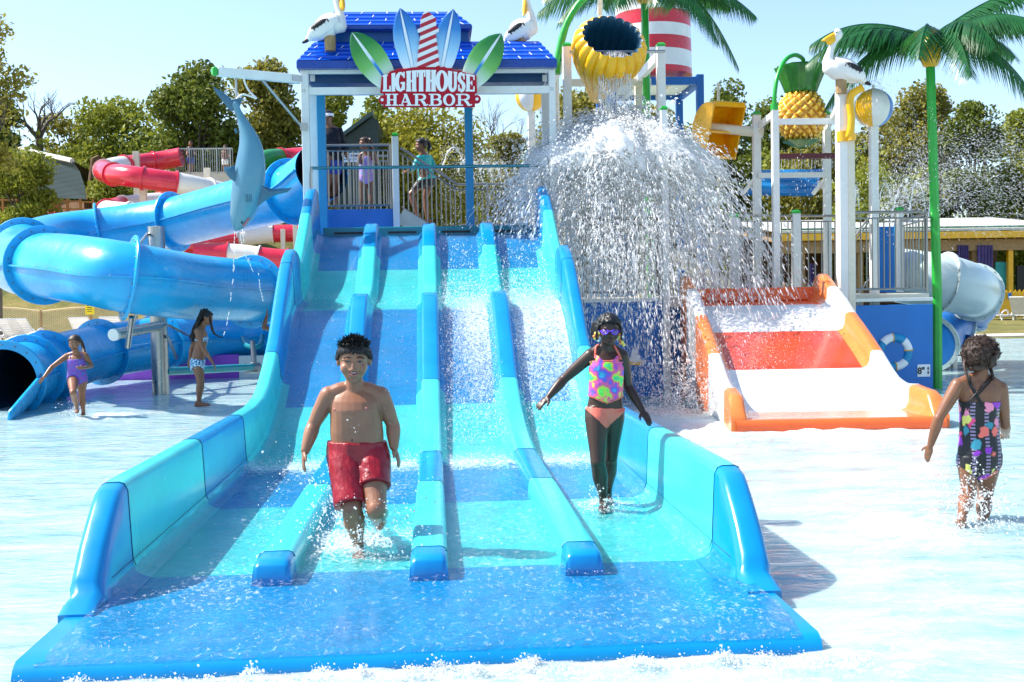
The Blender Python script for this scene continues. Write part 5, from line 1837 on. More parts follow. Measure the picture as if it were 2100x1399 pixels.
# --- small girl running at the left ------------------------------------------------
m_swirl = fabric('purple_swirl_cloth', lambda t: t.ramp(t.noise(16, 3, .5, dist=2.5), [(.30, (.01, .25, .45)), (.42, (.10, .03, .40)), (.50, (.14, .08, .50)), (.55, (.40, .05, .28)), (.6, (.10, .05, .45)), (.70, (.02, .25, .50))]))
YL_ = 14.4
lg = Person('small girl in a purple and turquoise swimsuit running in the shallow pool at the left', YL_, {
    'head': (153, 703, -.1), 'neck': (156, 726), 'sl': (138, 730), 'sr': (175, 729), 'el': (107, 752, -.1), 'er': (188, 750, .05), 'wl': (90, 774, -.2), 'wr': (171, 755, -.25), 'tl': (79, 787, -.2), 'tr': (157, 754, -.3),
    'hl': (148, 775), 'hr': (169, 775), 'kl': (150, 805, -.35), 'kr': (168, 812, .05), 'al': (158, 838, .1), 'ar': (171, 843, .1), 'fl': (156, 850, -.1), 'fr': (169, 852, -.1)},
    1.17, (.1, -1, 0), (-.1, -1, -.1), sk_mid, .0085, 2, fat=.95, hh=.20, palm=((0, -.5, -1), (0, 1, 0)))
lg.shell('swimsuit', m_swirl, suit(lg, .80, .7, -.34, 1.7), .007)
lg.line('strap', m_swirl, [(145, 737), (144, 730), (148, 724)], .006); lg.line('strap', m_swirl, [(168, 737), (169, 729), (165, 724)], .006)
lg.shell('hair', m_hairb, lg.hairpred(), .010, .006, 30)
part('ponytail', m_hairb, lg.root, lambda m: m.tube(vspline([P(162, 694, 14.5), P(168, 704, 14.6), P(171, 715, 14.6), P(173, 724, 14.55)], 4), .025, 8), smooth=80)
for q in (149, 157): lg.blob('eye', m_black, q, 702, (.009, .005))
lg.line('mouth', m_lipd, [(149, 714), (153, 715.5), (157, 714)], .005)

# --- girl in the bikini -----------------------------------------------------
m_bik = fabric('blue_leopard_cloth', lambda t: t.ramp(t.noise(45, 2), [(.42, (.02, .05, .25)), (.5, (.10, .45, .70)), (.58, (.75, .85, .9))]))
YK_ = 15.3
bk_ = Person('long haired girl in a blue patterned bikini standing sideways in the pool', YK_, {
    'head': (424, 652, 0), 'neck': (413, 671), 'sl': (404, 679, -.14), 'sr': (408, 679, .14), 'el': (416, 714, -.2), 'er': (394, 712, .2), 'wl': (435, 742, -.2), 'wr': (389, 738, .22), 'tl': (446, 761, -.2), 'tr': (388, 754, .22),
    'hl': (404, 742, -.075), 'hr': (406, 742, .075), 'kl': (410, 784, -.08), 'kr': (413, 782, .1), 'al': (407, 824, -.08), 'ar': (409, 823, .1), 'fl': (414, 832, -.08), 'fr': (416, 830, .1)},
    1.43, (1, .05, 0), (1, -.1, -.12), sk_mid, .0085, 2, fat=.82, hh=.205, waist=.85, palm=((-1, 0, 0), (0, -1, 0)))
bk_.shell('bikini_top', m_bik, lambda p: not bk_.on_arm(p) and .60 < bk_.tuv(p)[0] < .76 and (bk_.tuv(p)[2] > -.02 or bk_.tuv(p)[0] < .655), .007)
bk_.shell('bikini_briefs', m_bik, brief(bk_, .10, 1.6, -.34), .007)
part('side_tie', m_bik, bk_.root, lambda m: m.tube([P(402, 738, 15.08), P(401, 748, 15.05), P(400, 756, 15.05)], .008, 5))
bk_.shell('hair', m_hair, bk_.hairpred(((-.6, -.42), (-.2, -.40), (-.05, -.2), (.04, -.02), (.14, .08), (.26, .22), (.4, .32), (.6, .35))), .012, .006, 40)


def longhair(m):
    rnd = random.Random(2)
    for k in range(26):
        y0 = rnd.uniform(-.09, .09)
        p0 = P(418 + rnd.uniform(-4, 6), 636 + rnd.uniform(-3, 4), 15.3) + V((0, y0, 0))
        q = vspline([p0, P(410 + rnd.uniform(-3, 4), 652, 15.3) + V((0, y0 * 1.25, 0)), P(403 + rnd.uniform(-4, 5), 675, 15.3) + V((-.02, y0 * 1.2, 0)), P(397 + rnd.uniform(-4, 8), 700 + rnd.uniform(-8, 8), 15.3) + V((-.04, y0, 0))], 4)
        m.tube(q, [.014] * (len(q) - 4) + [.011, .008, .005, .002], 5)
    for k in range(5):
        p0 = P(429, 640 + k, 15.15)
        m.tube(vspline([p0, P(430 + k, 660, 15.1), P(437 + k, 684, 15.1), P(455 + k, 693, 15.1)], 4), .004, 4)


part('long_hair', m_hair, bk_.root, longhair, smooth=80)
bk_.blob('eye', m_black, 431.5, 650, (.008, .005))

# --- child behind the slide wall: only the raised forearm shows ------------------------
YA_ = 16.6
ac = Person('child hidden behind the slide wall with only one raised forearm showing', YA_, {
    'head': (600, 640, 0), 'neck': (598, 668), 'sl': (580, 680, 0), 'sr': (616, 680, 0), 'el': (541, 672, -.1), 'er': (628, 712, .1), 'wl': (547, 648, -.1), 'wr': (630, 740, .1), 'tl': (549, 630, -.1), 'tr': (630, 756, .1),
    'hl': (587, 752), 'hr': (607, 752), 'kl': (588, 795), 'kr': (607, 795), 'al': (588, 832), 'ar': (607, 832), 'fl': (582, 838, -.1), 'fr': (600, 838, -.1)},
    1.42, (-1, 0, 0), (-1, 0, 0), sk_brown, .009, 2, fat=.9, hh=.2, palm=((-1, 0, 0), (0, 1, 0)))
ac.shell('swimsuit', m_bik, suit(ac, .8, .7, -.34, 1.7), .007)
ac.shell('hair', m_hair, ac.hairpred(), .012, .006, 40)

# --- people on the tower -------------------------------------------------------
m_navyc = M('navy_jacket_cloth', (.003, .005, .014), .8, var=.3)
m_bluec = M('royal_blue_shorts', (.01, .05, .30), .6, var=.2)
lfY = 18.2
lf = Person('lifeguard in a navy jacket and white visor on the upper tower deck', lfY, {
    'head': (671, 243, 0), 'neck': (676, 262), 'sl': (660, 272, 0), 'sr': (694, 270, .05), 'el': (656, 302, .1), 'er': (704, 298, .1), 'wl': (664, 322, -.1), 'wr': (712, 322, 0), 'tl': (667, 332, -.15), 'tr': (717, 331, -.05),
    'hl': (670, 330), 'hr': (688, 330), 'kl': (670, 385, -.05), 'kr': (686, 383, .05), 'al': (671, 430), 'ar': (686, 428), 'fl': (667, 437, -.2), 'fr': (683, 436, -.2)},
    1.78, (-.2, -1, 0), (-.35, -1, -.15), sk_mid, .010, 2, fat=.95, hh=.23)
lf.shell('jacket', m_navyc, lambda p: -.02 < lf.tuv(p)[0] < .97 and (p - lf.J['wl']).length > .09 and (p - lf.J['wr']).length > .09 and min((p - lf.J['tl']).length, (p - lf.J['tr']).length) > .15, .025, .02, 7)
lf.shell('shorts', m_bluec, lambda p: not lf.on_arm(p) and -.42 < lf.tuv(p)[0] <= .02, .018)
lf.shell('hair', m_hairb, lf.hairpred(), .012, .006, 30)
part('visor_band', m_signwhite, lf.root, lambda m: m.lathe(lf.J['head'] + V((0, 0, .055)), [(.112, -.02), (.118, -.02), (.118, .025), (.112, .025)], 20))
part('cap_crown', m_navyc, lf.root, lambda m: m.ell(lf.J['head'] + V((0, 0, .07)), (.112, .115, .08)), smooth=80)
part('visor_brim', m_signwhite, lf.root, lambda m: m.ell(lf.J['head'] + lf.hf * .13 + V((0, 0, .035)), (.09, .09, .012)), smooth=80)
pg_ = Person('girl in a lilac swimsuit leaning on the upper deck railing', 17.7, {
    'head': (747, 295, 0), 'neck': (750, 314), 'sl': (738, 320), 'sr': (765, 320), 'el': (735, 335, -.1), 'er': (772, 332, -.1), 'wl': (741, 318, -.35), 'wr': (766, 306, -.38), 'tl': (743, 312, -.45), 'tr': (764, 300, -.45),
    'hl': (744, 362), 'hr': (758, 362), 'kl': (742, 398), 'kr': (759, 398, .1), 'al': (741, 432), 'ar': (762, 430), 'fl': (739, 436, -.15), 'fr': (760, 435, -.15)},
    1.27, (-.2, -1, 0), (-.9, -.5, 0), sk_brown, .009, 2, fat=.85, hh=.2)
pg_.shell('swimsuit', fabric('lilac_cloth', lambda t: t.ramp(t.noise(14, 2), [(.4, (.30, .22, .60)), (.5, (.60, .28, .50)), (.62, (.25, .35, .65))])), suit(pg_, .85, .75, -.34, 1.7), .007)
pg_.shell('hair', m_hairb, pg_.hairpred(), .014, .01, 30)
part('ponytail', m_hairb, pg_.root, lambda m: m.tube(vspline([P(756, 286, 17.7), P(763, 295, 17.75), P(761, 310, 17.75), P(756, 322, 17.72)], 4), .035, 8), smooth=80)
m_turq = M('turquoise_rash_shirt', (.01, .42, .40), .5, var=.1)
tg = Person('girl in a turquoise sleeved shirt climbing the tower stairs', 17.9, {
    'head': (863, 298, 0), 'neck': (868, 316), 'sl': (858, 326, -.1), 'sr': (880, 324, .12), 'el': (848, 345, -.2), 'er': (890, 340, .1), 'wl': (835, 352, -.35), 'wr': (872, 352, -.1), 'tl': (828, 354, -.4), 'tr': (865, 354, -.15),
    'hl': (870, 368, -.06), 'hr': (884, 368, .08), 'kl': (843, 398, -.1), 'kr': (872, 405, .12), 'al': (856, 440, -.1), 'ar': (877, 450, .1), 'fl': (846, 446, -.1), 'fr': (868, 456, .1)},
    1.40, (-1, -.3, 0), (-1, -.3, 0), sk_brown, .009, 2, fat=.92, hh=.215)
tg.shell('rash_shirt', m_turq, lambda p: -.02 < tg.tuv(p)[0] < .95 and min((p - tg.J[k]).length for k in ('wl', 'wr')) > .07 and min((p - tg.J[k]).length for k in ('tl', 'tr')) > .10 and (p - tg.J['head']).length > .17, .008)
tg.shell('shorts', m_strap, lambda p: not tg.on_arm(p) and -.32 < tg.tuv(p)[0] <= .0, .010)
tg.shell('hair', m_hair, tg.hairpred(), .014, .006, 30)
part('ponytail', m_hair, tg.root, lambda m: m.tube(vspline([P(872, 288, 17.9), P(879, 293, 17.95), P(880, 303, 17.95), P(877, 310, 17.93)], 4), [.03] * 8 + [.035, .03, .025, .02, .01], 8), smooth=80)
# --- two people on the far platform ---------------------------------------------
for lab, x, shirt, sh2 in (('far person in a dark shirt and blue shorts on the hill slide platform', 391, m_navyc, m_bluec), ('far person in a pale towel on the hill slide platform', 462, sk_brown, m_signwhite)):
    k = 1 if x < 420 else .86
    Yf = 44.8
    q = Person(lab, Yf, {'head': (x, 352 - 57 * k, 0), 'neck': (x, 352 - 50 * k), 'sl': (x - 6, 352 - 47 * k), 'sr': (x + 6, 352 - 47 * k), 'el': (x - 7.5, 352 - 39 * k), 'er': (x + 8, 352 - 39 * k), 'wl': (x - 6, 352 - 32 * k, -.3), 'wr': (x + 9, 352 - 36 * k, -.3), 'tl': (x - 5, 352 - 30 * k, -.4), 'tr': (x + 11, 352 - 36 * k, -.4),
        'hl': (x - 3, 352 - 27 * k), 'hr': (x + 3, 352 - 27 * k), 'kl': (x - 3, 352 - 14 * k), 'kr': (x + 3, 352 - 14 * k), 'al': (x - 3, 352), 'ar': (x + 3, 352), 'fl': (x - 4, 353, -.2), 'fr': (x + 4, 353, -.2)}, 1.45 * k, (0, -1, 0), (-.4, -1, 0), sk_brown, .02, 2, hh=.23)
    if shirt is m_navyc: q.shell('shirt', shirt, lambda p: not (p - q.J['head']).length < .17 and .05 < q.tuv(p)[0] < .98 and not q.on_arm(p), .02)
    q.shell('shorts', sh2, lambda p: not q.on_arm(p) and -.5 < q.tuv(p)[0] <= .1, .02)
    q.shell('hair', m_hairb, q.hairpred(), .02)
# ------------------------------------------------------------------ blue tube slide
TS = thing('tube_slide', P(320, 800, 17.5), 'blue enclosed tube slide winding down into the pool at the left', 'water slide')
cl = [(660, 352, 18.0), (600, 393, 18.8), (480, 424, 20.0), (358, 455, 21.0), (205, 478, 21.2), (110, 492, 20.6), (50, 515, 19.2), (38, 540, 17.6), (90, 544, 16.2), (175, 554, 15.3), (265, 570, 14.8), (390, 588, 15.8), (515, 598, 17.3), (590, 618, 18.8), (618, 650, 20.2), (590, 680, 21.3), (500, 692, 21.6), (400, 695, 21.0), (330, 702, 20.3), (205, 722, 19.2), (110, 748, 17.6), (55, 765, 16.6), (8, 782, 15.6)]
cw = spline([tuple(P(*c)) for c in cl], 8)
tv = [V(p) for p in cw]
TR = .50
flg = [1, 3, 4, 6, 8, 10, 12, 15, 18, 19, 20.2, 21]      # control indices with a flange joint
flgi = [int(round(f * 8)) for f in flg] + [len(tv) - 1]


def frames(pts):
    out = []
    for i, p in enumerate(pts):
        d = (pts[min(i + 1, len(pts) - 1)] - pts[max(i - 1, 0)]).normalized()
        x = d.cross(V((0, 0, 1))).normalized(); y = x.cross(d)
        out.append((p, x, y, d))
    return out


fr_ = frames(tv)
last = 0
for j, i1 in enumerate(flgi):
    seg = fr_[last:i1 + 1]
    if len(seg) < 2: continue
    m = MB()
    n = 32
    outer = [[p + x * (TR * math.cos(2 * math.pi * k / n)) + y * (TR * math.sin(2 * math.pi * k / n)) for k in range(n)] for p, x, y, d in seg]
    m.loft(outer, cap=False)
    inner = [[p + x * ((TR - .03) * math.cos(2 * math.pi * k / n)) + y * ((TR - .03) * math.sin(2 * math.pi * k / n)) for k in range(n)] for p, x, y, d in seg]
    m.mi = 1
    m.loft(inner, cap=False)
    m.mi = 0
    so_ = m.build('tube_section', [m_tube, m_navy], TS, smooth=80)
    # horizontal seam flanges with bolts on both sides
    m = MB()
    for sg in (-1, 1):
        rows = [[p + x * (sg * (TR - .01)) + y * .012, p + x * (sg * (TR + .045)) + y * .012, p + x * (sg * (TR + .045)) - y * .012, p + x * (sg * (TR - .01)) - y * .012] for p, x, y, d in seg]
        m.loft(rows)
    m.build('seam_flange', m_tube, so_, smooth=40)
    m = MB()
    for sg in (-1, 1):
        for p, x, y, d in seg[1::2]: m.ell(p + x * (sg * (TR + .025)) + y * .014, (.012, .012, .01), nu=6, nv=4)
    if m.v: m.build('bolts', m_steeldk, so_, smooth=60)
    # ring flange at the joint
    if j < len(flgi):
        p, x, y, d = fr_[i1]
        m = MB()
        prof_ = [(TR - .02, -.022), (TR + .105, -.022), (TR + .115, -.012), (TR + .115, .012), (TR + .105, .022), (TR - .02, .022)]
        rg = [[p + d * e + x * (r * math.cos(2 * math.pi * k / 36)) + y * (r * math.sin(2 * math.pi * k / 36)) for k in range(36)] for r, e in prof_]
        m.loft(rg, cap=False)
        ro = m.build('joint_ring', m_tube, TS, smooth=40)
        m = MB()
        for k in range(18):
            a = 2 * math.pi * (k + .5) / 18
            q = p + x * ((TR + .045) * math.cos(a)) + y * ((TR + .045) * math.sin(a))
            for e in (-.026, .026): m.ell(q + d * e, .013, nu=6, nv=4)
        m.build('bolts', m_steeldk, ro, smooth=60)
    last = i1
# open flume at the exit
ex = fr_[-1]
m = MB(); rows = []
for i in range(9):
    f = i / 8
    c = ex[0] + ex[3] * (1.6 * f) - V((0, 0, .25 * f))
    row = []
    for k in range(15):
        a = math.pi + math.pi * k / 14
        row.append(c + ex[1] * ((TR + .06) * math.cos(a)) + V((0, 0, (TR + .02) * math.sin(a) + .08 * (1 - f) * (abs(k - 7) / 7))))
    rows.append(row)
m.grid(rows)
o = m.build('exit_flume', m_tube, TS, smooth=80)
sol = o.modifiers.new('thick', 'SOLIDIFY'); sol.thickness = .05
# supports
pl_ = P(319, 467, 17.6); pb = P(330, 806, 17.6)
SP = thing('tube_slide_post', (pb.x, pb.y, -.1), 'thick steel column with side arms supporting the blue tube slide', 'post')
part('column', m_steel, SP, lambda m: m.tube([V((pb.x, pb.y, -.15)), V((pb.x, pb.y, pl_.z))], .14, 24))
part('cap', m_steel, SP, lambda m: m.lathe((pb.x, pb.y, pl_.z), [(.145, 0), (.145, .015), (.02, .03)], 24))
part('arm', m_steel, SP, lambda m: m.tube([P(236, 686, 15.2), P(328, 668, 17.5)], .085, 16))
part('arm_end', m_white, SP, lambda m: m.tube([P(232, 687, 15.15), P(237, 686, 15.2)], .09, 16))
part('hanger', m_steel, SP, lambda m: m.tube([P(262, 712, 15.1), P(270, 650, 14.85)], .04, 10))
part('hanger', m_steel, SP, lambda m: m.tube([P(270, 672, 15.3), P(284, 632, 14.9)], .025, 8))
part('brace', m_steel, SP, lambda m: m.tube([P(342, 666, 17.5), P(395, 692, 20.0)], .025, 8))
part('brace', m_steel, SP, lambda m: m.tube([P(344, 690, 17.5), P(362, 735, 19.6)], .03, 8))
part('brace', m_steel, SP, lambda m: m.tube([P(302, 480, 17.55), P(284, 503, 16.2)], .025, 8))
part('lower_arm', m_tealdk, SP, lambda m: m.tube([P(340, 762, 17.6), P(520, 753, 19.6)], .07, 12))
part('drop_leg', m_steeldk, SP, lambda m: m.tube([P(518, 700, 19.8), P(523, 765, 19.6)], .05, 10))
part('collar', m_steeldk, SP, lambda m: m.tube([P(505, 755, 19.5), P(530, 754, 19.7)], .10, 12))
part('cradle', m_tealdk, SP, lambda m: m.tube(vspline([P(497, 693, 20.9), P(504, 707, 20.4), P(518, 713, 20.2), P(534, 706, 20.4), P(538, 690, 20.9)], 4), .05, 8))

# ------------------------------------------------------------------ white and blue tube at the right
WT = thing('spiral_tube', P(1950, 775, 18.6), 'short white and blue spiral tube slide behind the green palm trunk', 'water slide')
cl2 = [(1850, 566, 18.4), (1905, 574, 18.0), (1950, 583, 18.0), (1985, 594, 18.5), (2002, 606, 19.6), (1990, 628, 20.6), (1955, 655, 20.6), (1930, 676, 19.6), (1905, 705, 18.8)]
tv2 = [V(p) for p in spline([tuple(P(*c)) for c in cl2], 8)]
f2 = frames(tv2)
cuts = [0, 13, 28, 42, 52, 64]
t = NT('translucent_white_tube')
t.b.inputs['Base Color'].default_value = (.50, .58, .57, 1); t.b.inputs['Roughness'].default_value = .25; t.b.inputs['Subsurface Weight'].default_value = .0
m_wtube = t.m
R2 = .50
for j in range(5):
    seg = f2[cuts[j]:cuts[j + 1] + 1]
    m = MB(); n = 28
    m.loft([[p + x * (R2 * math.cos(2 * math.pi * k / n)) + y * (R2 * math.sin(2 * math.pi * k / n)) for k in range(n)] for p, x, y, d in seg])
    so_ = m.build('tube_section', m_wtube if j in (0, 1, 3) else m_wallblue, WT, smooth=50)
    p, x, y, d = seg[-1]
    m = MB()
    m.loft([[p + d * e + x * (r * math.cos(2 * math.pi * k / n)) + y * (r * math.sin(2 * math.pi * k / n)) for k in range(n)] for r, e in ((R2 - .02, -.02), (R2 + .06, -.02), (R2 + .06, .02), (R2 - .02, .02))], cap=False)
    ro = m.build('joint_ring', m_wtube, WT, smooth=40)
    m = MB()
    for k in range(16):
        a = 2 * math.pi * k / 16
        for e in (-.024, .024): m.ell(p + d * e + x * ((R2 + .03) * math.cos(a)) + y * ((R2 + .03) * math.sin(a)), .012, nu=6, nv=4)
    m.build('bolts', m_steeldk, ro)
q = P(1954, 712, 19.4)
part('saddle', m_steeldk, WT, lambda m: m.tube(vspline([P(1926, 690, 19.3), P(1936, 706, 19.3), P(1955, 712, 19.3), P(1975, 704, 19.3), P(1986, 688, 19.3)], 4), [(.04, .12)] * 17, 8))
part('support_post', m_steel, WT, lambda m: m.tube([V((q.x, q.y, -.1)), q + V((0, 0, -.12))], .085, 14))
part('support_head', m_steeldk, WT, lambda m: (m.box(q + V((0, 0, -.05)), (.24, .16, .03)), m.box(q + V((0, 0, -.16)), (.24, .16, .03)), m.bar(q + V((-.07, 0, -.16)), q + V((-.07, 0, .0)), .03), m.bar(q + V((.07, 0, -.16)), q + V((.07, 0, 0)), .03)))

# ------------------------------------------------------------------ red and white slide on the hill
HS = thing('hill_tube_slide', P(300, 430, 42), 'red and white banded tube slide winding down the hill on cream posts', 'water slide')
m_redt = M('red_tube', (.62, .02, .05), .25, coat=.3, var=.12, vs=3)
m_wht = M('white_tube', (.74, .70, .64), .25, coat=.3, var=.06)


def band_tube(parent, cl, r, cols, nper=8, n=18):
    pts = [V(p) for p in spline([tuple(P(*c)) for c in cl], 6)]
    f = frames(pts)
    i = 0; k = 0
    while i < len(f) - 1:
        seg = f[i:i + nper + 1]
        if len(seg) < 2: break
        m = MB()
        m.loft([[p + x * (r * math.cos(2 * math.pi * q / n)) + y * (r * math.sin(2 * math.pi * q / n)) for q in range(n)] for p, x, y, d in seg])
        p, x, y, d = seg[-1]
        m.loft([[p + d * e + x * (rr * math.cos(2 * math.pi * q / n)) + y * (rr * math.sin(2 * math.pi * q / n)) for q in range(n)] for rr, e in ((r - .02, -.03), (r + .06, -.03), (r + .06, .03), (r - .02, .03))], cap=False)
        m.build('tube_section', cols[k % len(cols)], parent, smooth=50)
        i += nper; k += 1


band_tube(HS, [(372, 322, 44), (330, 330, 44), (285, 336, 43.5), (240, 342, 42.5), (214, 350, 41), (222, 356, 39.5), (262, 361, 38.5), (310, 368, 38.4), (360, 375, 38.6), (405, 384, 39), (470, 398, 40)], .40, [m_redt, m_redt, m_wht, m_redt, m_redt, m_redt, m_wht, m_wht, m_redt, m_redt, m_wht])
band_tube(HS, [(420, 398, 42), (350, 412, 41), (290, 418, 40), (238, 426, 39), (220, 432, 38), (250, 436, 37.3), (300, 440, 37)], .38, [m_redt, m_wht, m_redt, m_wht, m_wht, m_redt])
for px, yt, Y in ((279, 311, 43.0), (293, 379, 38.9), (425, 345, 40.2)):
    capped_post(HS, px, yt, Y, .24, 0, mat=m_cream, cap=False)
HG = thing('striped_flume', P(470, 540, 40), 'red, white and green flume low behind the blue tube slide', 'water slide')
m_grnt = M('green_tube', (.015, .22, .05), .3, coat=.3)
band_tube(HG, [(640, 318, 44), (590, 322, 44), (545, 326, 43), (500, 350, 42)], .36, [m_redt, m_grnt, m_grnt])
band_tube(HG, [(380, 505, 40), (420, 500, 40), (460, 492, 40), (505, 486, 40), (560, 480, 40), (620, 478, 40)], .34, [m_redt, m_redt, m_wht, m_redt])
band_tube(HG, [(400, 520, 38), (450, 520, 38), (500, 524, 38), (545, 530, 38), (590, 534, 38), (640, 536, 38)], .40, [m_redt, m_wht, m_redt, m_grnt, m_redt])
for px, yt in ((410, 510), (466, 500), (580, 470), (605, 455)):
    capped_post(HG, px, yt, 39.5, .16, 0, mat=m_cream, cap=False)
PG = thing('hill_platform', P(420, 430, 44), 'grey railed platform at the top of the red and white slide', 'platform')
a, b = P(362, 357, 44), P(478, 350, 44); b.z = a.z
part('floor', m_cream, PG, lambda m: m.box(((a.x + b.x) / 2, a.y + 1.2, a.z - .15), (b.x - a.x, 2.4, .45)))
for (p0, p1) in ((a, b),):
    part('top_rail', m_steel, PG, lambda m: m.tube([p0 + V((0, 0, 1.05)), p1 + V((0, 0, 1.05))], .03, 6))
    for i in range(26):
        q_ = p0.lerp(p1, i / 25)
        part('post' if i % 6 == 0 else 'baluster', m_steel, PG, lambda m: m.tube([q_, q_ + V((0, 0, 1.05))], .035 if i % 6 == 0 else .014, 5))
for px in (375, 430, 470):
    part('leg', m_cream, PG, lambda m: m.box((P(px, 350, 44.5).x, 44.5 * K, a.z / 2), (.2, .2, a.z - .3)))

# ------------------------------------------------------------------ hillside building with green roof and its fence
HB2 = thing('gambrel_building', P(100, 450, 50), 'wooden building with grey green gambrel tiled roof behind the hill trees', 'building')
t = NT('green_grey_tiles')
o3 = t.sep('Object')
c = t.ramp(t.math('FRACT', t.math('MULTIPLY', o3[2], 4.5)), [(0, (.004, .012, .014)), (.3, (.010, .026, .028)), (1, (.016, .038, .038))])
t.l(c, t.b.inputs['Base Color']); t.b.inputs['Roughness'].default_value = .5
m_grt = t.m
m_bwall = M('brown_board_wall', (.16, .08, .035), .8, var=.25, vs=3)
pA, pB, pC, pD = P(40, 306, 52), P(148, 330, 48), P(182, 409, 47), P(60, 404, 51)
pM0, pM1 = P(50, 330, 51.6), P(164, 352, 47.6)
bk = V((0, 5, 0))


def gam(m):
    m.grid([[pA, pB], [pM0, pM1], [pD, pC]])
    m.grid([[pA + V((0, .3, 0)), pB + V((0, .3, 0))], [pA + V((1.0, 5, -1)), pB + V((1.0, 5, -1))]])
part('roof', m_grt, HB2, gam, smooth=0)
part('ridge_trim', m_wht, HB2, lambda m: m.tube([pA, pB], .12, 6))
wz_ = P(100, 450, 49).z - .5
part('wall', m_bwall, HB2, lambda m: m.loft([[V((pD.x + .3, pD.y + .3, wz_)), V((pC.x - .3, pC.y + .3, wz_)), V((pC.x + 1, pC.y + 5, wz_)), V((pD.x + .5, pD.y + 5, wz_))], [V((pD.x + .3, pD.y + .3, pD.z - .05)), V((pC.x - .3, pC.y + .3, pC.z - .05)), V((pC.x + 1, pC.y + 5, pC.z)), V((pD.x + .5, pD.y + 5, pD.z))]]))
part('gable_end', m_bwall, HB2, lambda m: m.prism([(0, 0), (5, 0), (4.4, 1.4), (1.2, 2.1), (.6, 1.9)], V((pC.x - .05, pC.y, pC.z)), V((.2, 1, 0)).normalized(), ZA, .1))
part('door', m_red, HB2, lambda m: m.box(P(112, 437, 48.2), (.5, .1, 1.1)))
HF = thing('hill_fence', P(95, 445, 46), 'orange brown post and rail fence in front of the hillside building', 'fence')
m_fo = M('orange_brown_wood', (.50, .22, .06), .7, var=.2)
a, b = P(-20, 443, 46), P(192, 446, 46)
for f in (0.05, .5, .95):
    part('rail', m_fo, HF, lambda m: m.bar(a + V((0, 0, .75 * f)), b + V((0, 0, .70 * f)), .05, .06))
for i in range(9):
    q_ = a.lerp(b, i / 8)
    part('post', m_fo, HF, lambda m: m.bar(q_ - V((0, 0, .3)), q_ + V((0, 0, .8)), .09))
part('mesh_panel', M('fence_wire', (.35, .22, .10), .6), HF, lambda m: [m.tube([a.lerp(b, i / 60) + V((0, .02, 0)), a.lerp(b, i / 60) + V((0, .02, .72))], .006, 3, cap=False) for i in range(61)])
RBALL = thing('red_ball', P(116, 440, 45.5), 'small red ball shaped marker by the hillside fence', 'marker')
part('ball', m_red, RBALL, lambda m: m.ell(P(116, 437, 45.5), .10)); part('stem', m_steeldk, RBALL, lambda m: m.tube([P(116, 439, 45.5), P(116, 450, 45.5)], .02, 6))

# ------------------------------------------------------------------ net fence, sign, loungers at the left
NF = thing('net_fence', P(120, 682, 37), 'tan rope net fence along the foot of the grass slope', 'fence')
m_rope = M('tan_rope', (.58, .46, .26), .9)
nb_ = 34
top = [P(-10 + 290 * i / nb_, 634 - 8 * abs(math.cos(i / nb_ * math.pi * 1.5)) + 5, 37) for i in range(nb_ + 1)]
bot = [P(-10 + 290 * i / nb_, 684, 37) for i in range(nb_ + 1)]
part('top_rope', m_rope, NF, lambda m: m.tube(top, .035, 6))


def net(m):
    for i in range(-14, nb_ + 1):
        for sgn in (1, -1):
            pts = []
            for j in range(15):
                k = i + (j if sgn > 0 else 14 - j)
                if 0 <= k <= nb_: pts.append(top[k].lerp(bot[k], j / 14))
            if len(pts) > 1: m.tube(pts, .012, 3, cap=False)
part('netting', m_rope, NF, net)
for i in (0, 11, 23, 34): part('post', m_wood, NF, lambda m: m.tube([bot[i] - V((0, 0, .2)), top[i] + V((0, 0, .05))], .05, 8))
YSG = thing('yellow_notice', P(184, 645, 36.8), 'small yellow notice hung on the rope net fence', 'sign')
m_ysign = M('yellow_sign', (.80, .62, .01), .5)
part('plate', m_ysign, YSG, lambda m: m.box(P(184, 634, 36.8), (.31, .02, .38)))
part('lettering', m_blackp, YSG, lambda m: [m.box(P(184, 627 + 4 * i, 36.8) + V((0, -.013, 0)), (.2 - .03 * (i % 2), .004, .02)) for i in range(4)])


def lounger(loc, rz, label, back=62):
    """white slatted plastic lounger, head end towards +y, origin at its base"""
    t = thing('sun_lounger', (0, 0, 0), label, 'sun lounger', 'white sun loungers')
    mt = m_slidewhite
    for sx in (-1, 1):
        part('side_rail', mt, t, lambda m: m.bar((sx * .31, -.95, .30), (sx * .31, .35, .32), .05, .07), bevel=.01)
        part('armrest', mt, t, lambda m: m.tube(vspline([(sx * .33, .38, .34), (sx * .34, .2, .50), (sx * .34, -.1, .52), (sx * .33, -.25, .32)], 4), .03, 6))
        for y in (-.85, .25): part('leg', mt, t, lambda m: m.bar((sx * .30, y, 0), (sx * .31, y * .97, .3), .05, .06), bevel=.008)
    part('seat', mt, t, lambda m: [m.box((0, -.92 + i * .105, .335), (.60, .085, .02)) for i in range(12)], bevel=.004)
    ca, sa = math.cos(rad(back)), math.sin(rad(back))

    def bk(m):
        for i in range(9):
            d = .07 + i * .085
            m.box((0, .32 + d * ca, .34 + d * sa), (.56 - .02 * max(0, i - 6) ** 1.5, .07, .02), (V((1, 0, 0)), V((0, ca, sa)), V((0, -sa, ca))))
        for sx in (-1, 1): m.bar((sx * .29, .32, .33), (sx * .27, .32 + .82 * ca, .34 + .82 * sa), .04, .03)
        m.bar((-.28, .32 + .82 * ca, .34 + .82 * sa), (.28, .32 + .82 * ca, .34 + .82 * sa), .05, .04)
    part('backrest', mt, t, bk, bevel=.006)
    t.location = loc; t.rotation_euler = (0, 0, rz)
    return t


